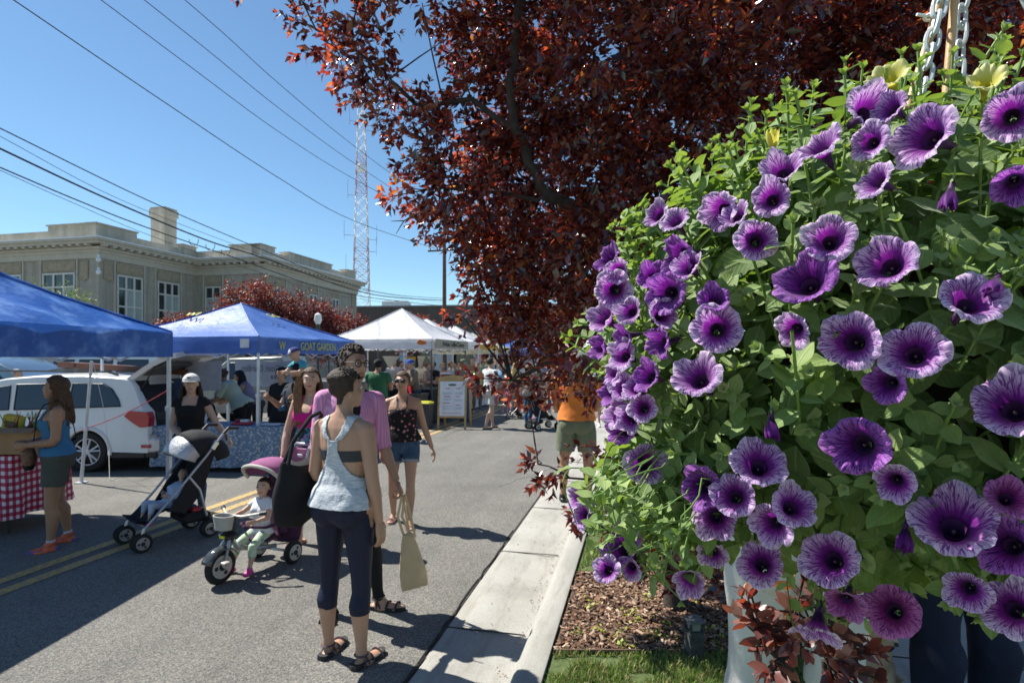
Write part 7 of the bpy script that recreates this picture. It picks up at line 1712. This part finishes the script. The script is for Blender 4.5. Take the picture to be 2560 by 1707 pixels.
for i in range(n_sh):
    z = 1 - 2 * (i + .5) / n_sh; a = i * 2.39996; v = Vector((math.sqrt(1 - z * z) * math.cos(a), math.sqrt(1 - z * z) * math.sin(a), z))
    v = (v + Vector(rg.normal(0, .06, 3))).normalized(); rr_ = 1 + .05 * noise.noise(v * 3.2) + .035 * float(rg.normal())
    if rg.random() < .05: rr_ += .05
    tip = Vector((v.x * ER.x, v.y * ER.y, v.z * ER.z)) * rr_; nrm = Vector((v.x / ER.x, v.y / ER.y, v.z / ER.z)).normalized()
    tip.z *= .86 if tip.z < 0 else 1; d = (nrm + Vector((0, 0, .45)) + Vector(rg.normal(0, .25, 3))).normalized(); L_ = .12 + .05 * rg.random(); nl = 10; st = []
    for k in range(nl + 1):
        t = k / nl; p = tip - d * L_ * (1 - t) + Vector((0, 0, -.035 * (1 - t) * (1 - t))); st.append(p)
        x = d.orthogonal().normalized(); y = d.cross(x)
        if k == nl:
            for q in range(5): a2 = q * 1.256; o_ = x * math.cos(a2) + y * math.sin(a2); P.append(p); D.append(d + o_ * .55); N.append(d * .6 - o_ * .8); S.append(.013 * rg.uniform(.8, 1.3)); RR.append(.85 + .15 * rg.random())
            break
        a2 = k * 2.4 + rg.uniform(0, .5) + i; o_ = x * math.cos(a2) + y * math.sin(a2)
        size = (.046 - .026 * t ** 1.6) * rg.uniform(.75, 1.25) * (1.18 if rg.random() < .15 else 1)
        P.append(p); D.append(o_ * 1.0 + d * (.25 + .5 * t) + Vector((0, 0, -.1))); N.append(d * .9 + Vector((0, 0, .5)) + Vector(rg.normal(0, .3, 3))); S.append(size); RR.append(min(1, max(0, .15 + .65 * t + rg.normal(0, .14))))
    sb_.tube(st[::2], .0022, 5, cap=False)
for i in range(1500):                                 # large inner leaves added, coloured dark to close bright gaps
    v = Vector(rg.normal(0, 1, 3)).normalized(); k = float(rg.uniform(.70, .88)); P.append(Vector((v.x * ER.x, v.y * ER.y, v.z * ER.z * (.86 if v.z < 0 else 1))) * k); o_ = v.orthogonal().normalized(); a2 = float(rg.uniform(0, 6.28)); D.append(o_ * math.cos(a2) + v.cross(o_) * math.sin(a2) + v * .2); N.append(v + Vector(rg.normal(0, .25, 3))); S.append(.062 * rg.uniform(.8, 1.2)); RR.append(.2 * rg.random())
sb2 = sb_
def extra_shoot(tip, d, L_, n_, s0):
    pv = Vector(rg.normal(0, .028, 3)); st = [tip - d * L_ * (1 - k / n_) + (pv + Vector((0, 0, .03))) * math.sin(PI * k / n_) + Vector(rg.normal(0, .003, 3)) for k in range(n_ + 1)]; x = d.orthogonal().normalized(); y = d.cross(x)
    for k, p in enumerate(st):
        t = k / n_; a2 = k * 2.4 + rg.uniform(0, .8); o_ = x * math.cos(a2) + y * math.sin(a2); P.append(p); D.append(o_ + d * (.2 + .5 * t)); N.append(d * .5 + Vector((0, 0, .9)) + Vector(rg.normal(0, .35, 3))); S.append(s0 * (1.05 - .6 * t) * rg.uniform(.75, 1.25)); RR.append(min(1, max(0, .3 + .5 * t + rg.normal(0, .15))))
    for q in range(5): a2 = q * 1.256; o_ = x * math.cos(a2) + y * math.sin(a2); P.append(tip); D.append(d + o_ * .6); N.append(d * .6 - o_ * .8); S.append(.014); RR.append(.9)
    sb2.tube(st, .0013, 5, cap=False)
# petals -----------------------------------------------------------
def petal_mat(name, dark, mid, light, edge, vein, vs_=1.0):
    m = bpy.data.materials.new(name); m.use_nodes = True; nt = m.node_tree; b = nt.nodes['Principled BSDF']; tc = _n(nt, 'ShaderNodeTexCoord'); sp_ = _n(nt, 'ShaderNodeSeparateXYZ'); nt.links.new(tc.outputs['Object'], sp_.inputs[0])
    x, y = sp_.outputs[0], sp_.outputs[1]; r_ = mth(nt, 'SQRT', mth(nt, 'ADD', mth(nt, 'MULTIPLY', x, x), mth(nt, 'MULTIPLY', y, y)))
    rs = mth(nt, 'ADD', r_, .02)
    def comb(k, rz_):
        c = _n(nt, 'ShaderNodeCombineXYZ'); nt.links.new(mth(nt, 'MULTIPLY', mth(nt, 'DIVIDE', x, rs), k), c.inputs[0]); nt.links.new(mth(nt, 'MULTIPLY', mth(nt, 'DIVIDE', y, rs), k), c.inputs[1]); nt.links.new(mth(nt, 'MULTIPLY', r_, rz_), c.inputs[2]); return c.outputs[0]
    wob = nz(nt, 1.0, 4, comb(2.2, 1.6), .6)
    rad = mth(nt, 'ADD', r_, mth(nt, 'MULTIPLY', mth(nt, 'SUBTRACT', wob, .5), .28))
    base = ramp(nt, rad, [(0, dark), (.27, dark), (.42, mid), (.68, light), (.98, edge)])
    v1 = nz(nt, 1.0, 2, comb(7.0, 2.2), .55); v2 = nz(nt, 1.0, 3, comb(15.0, 5.0), .6)
    vv = mth(nt, 'ABSOLUTE', mth(nt, 'SUBTRACT', v1, .5)); vv2 = mth(nt, 'ABSOLUTE', mth(nt, 'SUBTRACT', v2, .5))
    l1 = ramp(nt, vv, [(0, (1, 1, 1)), (.028, (1, 1, 1)), (.05, (0, 0, 0))]); l2 = ramp(nt, vv2, [(0, (1, 1, 1)), (.05, (0, 0, 0))])
    ln = mth(nt, 'MAXIMUM', l1, mth(nt, 'MULTIPLY', l2, .75)); fade = ramp(nt, r_, [(.25, (1, 1, 1)), (.8, (.85, .85, .85)), (1.0, (.2, .2, .2))])
    # five strong mid veins
    an = mth(nt, 'ARCTAN2', y, x); mv = mth(nt, 'ABSOLUTE', mth(nt, 'SINE', mth(nt, 'MULTIPLY', an, 2.5))); mvl = ramp(nt, mth(nt, 'MULTIPLY', mv, r_), [(0, (1, 1, 1)), (.045, (0, 0, 0))])
    f = mth(nt, 'MULTIPLY', mth(nt, 'MAXIMUM', ln, mvl), mth(nt, 'MULTIPLY', fade, vs_))
    c = mixc(nt, f, base, vein); nt.links.new(c, b.inputs['Base Color']); b.inputs['Roughness'].default_value = .55; b.inputs['Specular IOR Level'].default_value = .3; b.inputs['Sheen Weight'].default_value = .25
    t = _n(nt, 'ShaderNodeBsdfTranslucent'); nt.links.new(c, t.inputs[0]); mx = _n(nt, 'ShaderNodeMixShader'); mx.inputs[0].default_value = .5
    nt.links.new(b.outputs[0], mx.inputs[1]); nt.links.new(t.outputs[0], mx.inputs[2]); nt.links.new(mx.outputs[0], nt.nodes['Material Output'].inputs[0]); return m
pm1 = petal_mat('petunia petal lilac', (.014, .001, .022), (.34, .022, .40), (.72, .46, .82), (.90, .77, .96), (.15, .010, .23))
pm2 = petal_mat('petunia petal deep purple', (.010, .001, .018), (.22, .012, .30), (.44, .13, .60), (.58, .24, .72), (.07, .004, .14))
pm3 = petal_mat('petunia petal rose', (.03, .002, .03), (.26, .02, .20), (.52, .15, .46), (.62, .24, .56), (.14, .008, .12))
pm4 = petal_mat('petunia petal yellow', (.55, .50, .04), (.62, .58, .10), (.72, .70, .30), (.75, .74, .42), (.60, .52, .06), .35)
m_tube = M('petunia tube', (.07, .018, .09), .6, var=.3, vs=3, trl=.1); m_tuby = M('yellow tube', (.5, .48, .06), .6, trl=.3)
def flower_mesh(name, mats, seed, fold=0.0, wilt=0.0):
    rr = random.Random(seed); na, nr = 60, 13; b = MB(); rows = []
    ph = rr.uniform(0, 6); sq = rr.uniform(.88, 1.0); LR = [rr.uniform(-.10, .06) for _ in range(5)]; LZ = [rr.uniform(-.20, .16) for _ in range(5)]; LP = [rr.uniform(.6, 1.5) for _ in range(5)]
    for i in range(nr + 1):
        s = i / nr
        if s < .3: q = s / .3; rad = .10 + .17 * q; z = -1.25 + .55 * q
        else: q = (s - .3) / .7; rad = .27 + .73 * q ** .95; z = -.70 + .70 * (1 - (1 - q) ** 1.7)
        if wilt: rad = rad * (1 - .72 * wilt * max(0, s - .2)); z = -1.15 + 1.6 * s
        ring = []
        for k in range(na):
            a = 2 * PI * k / na; e = max(0, (s - .3) / .7)
            li = (a / (2 * PI) * 5 + .5) % 5; l0 = int(li); lf = li - l0; wl = math.sin(PI * lf) ** .8; lr_ = LR[l0] * wl; lz_ = LZ[l0] * wl * e * e + .05 * LP[l0] * e * e * math.sin(lf * 2 * PI * (2 + l0 % 2))
            lobe = 1 + lr_ * e - .15 * e * (1 - abs(math.cos(2.5 * a))) ** 1.6 + .02 * e * noise.noise((math.cos(a) * 4, math.sin(a) * 4, seed))
            zz = z + e * e * (.12 * math.cos(5 * a) + .06 * noise.noise((math.cos(a) * 2.2 + seed, math.sin(a) * 2.2, 2)) * 2 + .035 * math.sin(17 * a + ph) + .03 * math.sin(29 * a)) - .10 * e ** 5 - .045 * e * (abs(math.cos(2.5 * a)) < .12)
            if fold: zz += fold * e * e * .55 * (math.cos(a - ph)) ** 2 - fold * .2 * e
            zz += lz_
            sqx = sq - fold * .12 * e
            if wilt: zz += .1 * math.sin(a * 7) * s
            ring.append((rad * lobe * math.cos(a) * (1 + (.14 * wilt * math.sin(5 * a))), rad * lobe * math.sin(a) * sqx, zz))
        rows.append(ring)
    b.rings(rows, cap=False)
    nf = len(b.f)
    # outer tube, calyx and stalk
    tr_ = [(.105, -1.6), (.13, -1.3), (.17, -.95), (.25, -.56)]
    b.rings([[(r_ * math.cos(a), r_ * math.sin(a), z) for a in [2 * PI * k / 14 for k in range(14)]] for r_, z in tr_], mi=1, cap=False)
    for k in range(5):
        a = 2 * PI * k / 5; c, s_ = math.cos(a), math.sin(a); b.add([(c * .08, s_ * .08, -1.62), (c * .2 - s_ * .09, s_ * .2 + c * .09, -1.38), (c * .36, s_ * .36, -1.12), (c * .2 + s_ * .09, s_ * .2 - c * .09, -1.38)], [(0, 1, 2, 3)], 2)
    b.tube([(0, 0, -1.6), (.05, 0, -2.0), (.0, .05, -2.5)], [.07, .05, .045], 6, mi=2)
    if not wilt: b.ell((0, 0, -.75), (.05, .05, .09), 8, 5, mi=3)
    o = b.build(name, mats + [m_stem, M('stamen', (.10, .07, .06), .7)], None, True, fixn=False); me = o.data; me.polygons.foreach_set('use_smooth', [True] * len(me.polygons)); bpy.data.objects.remove(o); return me
FM = {('l', k): flower_mesh('petunia_petals', [pm1, m_tube], 10 + k, f) for k, f in enumerate((.0, .25, .5, .15, .8, .05, .35, .1, .65, .2, 1.0, .3, .45, 0))}
for k in range(3): FM[('d', k)] = flower_mesh('petunia_petals', [pm2, m_tube], 30 + k, .2 * k)
FM[('r', 0)] = flower_mesh('petunia_petals', [pm3, m_tube], 40, .2); FM[('y', 0)] = flower_mesh('petunia_petals', [pm4, m_tuby], 50, .35); FM[('w', 0)] = flower_mesh('petunia_petals', [pm2, m_tube], 60, 0, 1.0); FM[('yw', 0)] = flower_mesh('petunia_petals', [pm4, m_tuby], 61, 0, 1.0)
# photo position (of the 2352 px wide view), apparent size, kind, turn of the face (right, up)
FL = [(2135, 318, 150, 'l', -.45, .35), (1985, 262, 120, 'l', .75, .1), (2325, 268, 125, 'l', .1, .1), (1892, 352, 105, 'l', -.5, .9), (1800, 402, 100, 'l', -.2, .7), (1775, 462, 85, 'l', .1, .35), (1664, 482, 95, 'l', -.6, -.1), (2030, 425, 80, 'l', -.6, .3),
      (1735, 555, 100, 'l', -.2, .1), (1905, 558, 115, 'l', .15, .45), (1572, 588, 110, 'd', -.7, -.2), (1858, 655, 142, 'd', .0, .0), (2045, 612, 142, 'l', -.3, .25), (2220, 702, 138, 'l', .35, .0), (1412, 665, 84, 'l', .2, .0), (1540, 672, 105, 'd', -.15, .0), (1512, 728, 70, 'l', .55, 0),
      (1647, 757, 118, 'l', .15, .05), (1395, 735, 78, 'l', -.6, .1), (1532, 785, 80, 'd', -.7, -.3), (1392, 800, 62, 'd', -.9, -.3), (1440, 820, 70, 'l', -.3, .2), (1962, 785, 142, 'l', .0, .05), (2102, 815, 138, 'l', .15, .15), (2052, 878, 85, 'd', -.3, -.4), (1608, 873, 120, 'l', .15, .0),
      (1500, 868, 75, 'd', -.6, -.1), (1440, 895, 65, 'l', -.4, .1), (1432, 950, 80, 'l', -.5, -.1), (1440, 990, 75, 'd', -.8, -.2), (2328, 940, 168, 'l', .1, .0), (1980, 1022, 148, 'd', .0, .0), (2062, 1100, 80, 'l', -.1, -.5), (1478, 1067, 102, 'l', .25, -.05), (1742, 1072, 128, 'l', .0, .05),
      (1620, 1118, 95, 'd', -.3, .0), (1690, 1142, 105, 'l', .1, -.1), (1815, 1168, 105, 'l', .1, .1), (1645, 1188, 95, 'l', .0, -.4), (1782, 1200, 95, 'l', -.1, -.4), (2190, 1205, 190, 'l', .1, -.05), (1435, 1262, 108, 'd', -.1, .0), (1398, 1310, 60, 'l', -.4, -.2), (1455, 1300, 55, 'l', -.5, -.4),
      (1338, 1145, 60, 'l', -.8, .1), (1350, 1185, 60, 'l', -.7, -.4), (1585, 1325, 72, 'l', -.2, -.8), (1750, 1298, 112, 'l', .1, -.2), (1912, 1287, 135, 'l', .1, -.1), (1640, 1262, 65, 'l', -.1, -.8), (2228, 1350, 100, 'l', .0, -.5), (2325, 1255, 140, 'd', .1, .1), (2332, 1400, 135, 'l', .0, .0), (2055, 1405, 120, 'r', .0, -.1),
      (1945, 1370, 80, 'r', -.2, -.9), (1878, 1440, 110, 'l', .1, -1.4), (2310, 1150, 70, 'r', .3, .3), (1772, 958, 60, 'w', -.1, -1.2), (2080, 1212, 60, 'w', -.1, -1.3), (1520, 500, 46, 'l', -.5, .5), (1450, 770, 62, 'd', -.8, -.1), (1425, 860, 58, 'l', -.6, .0), (1470, 900, 60, 'l', -.2, .2), (1415, 905, 58, 'd', -.9, .1), (1455, 960, 66, 'l', .2, -.2), (1500, 640, 60, 'd', -.4, .3), (1590, 620, 70, 'l', -.4, .4), (1408, 600, 70, 'd', -.5, .1), (1425, 622, 60, 'l', -.4, .0), (1560, 520, 60, 'l', -.3, .6), (2185, 432, 70, 'w', .0, -.9), (1835, 752, 75, 'l', -.2, -.4), (2330, 415, 60, 'd', 0, -.6),
      (2048, 192, 82, 'y', -.3, .8), (2262, 205, 70, 'y', .2, .8), (1775, 345, 42, 'yw', .0, 1.2), (2060, 258, 70, 'l', -.3, .7), (2010, 330, 70, 'l', -.4, .3), (1700, 508, 60, 'l', -.2, .3), (1640, 700, 60, 'd', .2, .3), (1455, 720, 55, 'l', -.2, .1), (1480, 940, 60, 'l', -.3, .1), (2290, 640, 45, 'w', 0, -1.0)]
rg2 = random.Random(4); AX = []
for i, (x, y, sz, kd, tx, ty) in enumerate(FL):
    px, py = x * 1.0884, y * 1.0884; r_ = Vector(((px - 1280) / F, 1, -(py - HZ) / F)); o_ = Vector((0, 0, CH)) - EC
    k = 1.035; e = Vector((ER.x * k, ER.y * k, ER.z * k)); A = sum((r_[j] / e[j]) ** 2 for j in range(3)); B = sum(2 * o_[j] * r_[j] / e[j] ** 2 for j in range(3)); Cc = sum((o_[j] / e[j]) ** 2 for j in range(3)) - 1
    dsc = B * B - 4 * A * Cc; t = (-B - math.sqrt(dsc)) / (2 * A) if dsc > 0 else -B / (2 * A)
    p = o_ + r_ * t
    if dsc <= 0:
        inn = (Vector((0, 0, .04)) - p).normalized()
        for k in range(7):
            d_ = (-inn + Vector(rg.normal(0, .3, 3)) + Vector((0, 0, -.1))).normalized(); extra_shoot(p + Vector(rg.normal(0, .022, 3)) + inn * .015, d_, .13, 8, .042)
    rad = sz * 1.0884 / F * t / 2 * (1.16 if sz < 100 else 1.06); rad = min(max(rad, .026), .057)
    cam_dir = (o_ - p).normalized(); rt = Vector((0, 0, 1)).cross(cam_dir).normalized() ; up_ = cam_dir.cross(rt)
    # right of the picture is -rt when looking at the flower
    n_ = (cam_dir + rt * math.tan(max(-1.25, min(1.25, tx))) * 1.0 + up_ * math.tan(max(-1.35, min(1.35, ty))) + sd * .30 + Vector((rg2.gauss(-.05, .26), rg2.gauss(0, .12), rg2.gauss(-.03, .22)))).normalized(); AX.append((p.copy(), n_.copy(), rad))
    if kd in ('w', 'yw'): rad *= .8
    mk = {'l': ('l', i % 14), 'd': ('d', i % 3)}.get(kd, (kd, 0)); fo = bpy.data.objects.new('petunia_flower', FM[mk]); COL.objects.link(fo); fo.parent = HB
    q = n_.to_track_quat('Z', 'Y').to_matrix() @ Matrix.Rotation(rg2.uniform(0, 6.28), 3, 'Z'); fo.matrix_basis = Matrix.Translation(p + n_ * .02) @ q.to_4x4() @ Matrix.Diagonal((rad, rad, rad * .95, 1))
    if kd == 'y': fo['label'] = 'pale yellow petunia'
    if kd in 'wyw' and kd != 'y': fo['label'] = 'withered drooping bloom'
for i in range(18):                                   # blooms on the sides turned away from the camera
    v = Vector((rg2.uniform(.1, 1), rg2.uniform(.3, 1), rg2.uniform(-.5, .6))).normalized(); fo = bpy.data.objects.new('petunia_flower', FM[('l', i % 6)]); COL.objects.link(fo); fo.parent = HB
    p = Vector((v.x * ER.x, v.y * ER.y, v.z * ER.z)) * 1.04; fo.matrix_basis = Matrix.Translation(p) @ v.to_track_quat('Z', 'Y').to_matrix().to_4x4() @ Matrix.Diagonal((.037, .037, .035, 1))
for (x, y, dd, L2, sz_) in ((1375, 1120, .92, .30, .055), (1390, 1160, .92, .30, .052), (1400, 1230, .93, .28, .05), (1440, 1180, .9, .25, .05), (1540, 1260, .85, .22, .05), (1500, 1200, .88, .22, .05), (1430, 530, 1.15, .2, .04), (1480, 520, 1.1, .2, .04), (1560, 500, 1.05, .2, .04), (1700, 410, .98, .2, .04), (1460, 560, 1.1, .2, .04), (1690, 385, .98, .22, .035)):
    tip = PX(x * 1.0884, y * 1.0884, dd) - EC; dr = (tip - Vector((0, 0, 0))).normalized()
    for k in range(4): extra_shoot(tip + Vector(rg.normal(0, .018, 3)), (dr + Vector(rg.normal(0, .22, 3)) + Vector((0, 0, .1))).normalized(), L2 * .62, 9, sz_)
Pa, keep_ = np.array(P, 'd'), np.ones(len(P), bool)   # no leaf grows through the open face of a bloom
for p, n_, rad in AX:
    r_ = Pa - np.array(p); h_ = r_ @ np.array(n_); l_ = np.linalg.norm(r_ - h_[:, None] * np.array(n_), axis=1); keep_ &= ~((h_ > -.015) & (h_ < .09) & (l_ < rad * 1.0 + .008))
sel_ = lambda a: [x for x, k_ in zip(a, keep_) if k_]
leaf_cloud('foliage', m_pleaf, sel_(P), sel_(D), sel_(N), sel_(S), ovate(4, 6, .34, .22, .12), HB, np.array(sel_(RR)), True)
sb2.build('stems', m_stem, HB, True, fixn=False)
# chains and bamboo stakes
m_chain = M('pale plastic chain', (.50, .53, .52), .35); m_bam = M('bamboo', (.52, .33, .16), .5, var=.15, vs=20, bump=.002, bs=40)
def chain(a, c, n=None, off=0):
    a, c = Vector(a) - EC, Vector(c) - EC; L_ = (c - a).length; pit = .036; n = int(L_ / pit); d = (c - a).normalized(); x = d.orthogonal().normalized(); y = d.cross(x); b = MB()
    for i in range(n):
        m = a + d * pit * (i + .5); s = (x if i % 2 else y); s = (x * math.cos(.6 + off + i * PI / 2) + y * math.sin(.6 + off + i * PI / 2)); pts = []
        hl_, hw_ = .0175, .0105
        for k in range(20):
            t = 2 * PI * k / 20; st = math.copysign(abs(math.sin(t)) ** .8, math.sin(t)); pts.append(m + d * (hl_ + .006) * st + s * hw_ * math.copysign(abs(math.cos(t)) ** .7, math.cos(t)))
        pts.append(pts[0]); b.tube(pts, .0038, 6, cap=False)
    b.build('chain', m_chain, HB, True)
hook = PX(2440, -420, 1.1)
chain(PX(2300, 250, .98), hook); chain(PX(2395, 200, 1.10), hook + Vector((.01, .02, 0)), off=.5); chain(PX(2640, 160, 1.0), PX(2545, -60, 1.02), off=.2)
for a, c in ((PX(2262, 300, 1.02), PX(2375, -80, 1.06)), (PX(2366, 240, 1.04), PX(2396, -120, 1.06))):
    b = MB(); b.cyl(a - EC, c - EC, .0075, .0065, seg=10); b.build('bamboo_stake', m_bam, HB, True)
b = MB(); p = PX(2330, 42, 1.05) - EC; b.torus(p, .012, .003, 'z', 12, 5); b.tube([p, p + Vector((-.028, 0, .004))], .003, 5); b.build('cable_tie', m_wp, HB, True)
b = MB(); b.ell(hook - EC, (.012, .012, .02)); b.tube([hook - EC, hook - EC + Vector((0, 0, .1))], .004, 6); b.build('hook', m_metal, HB, True)
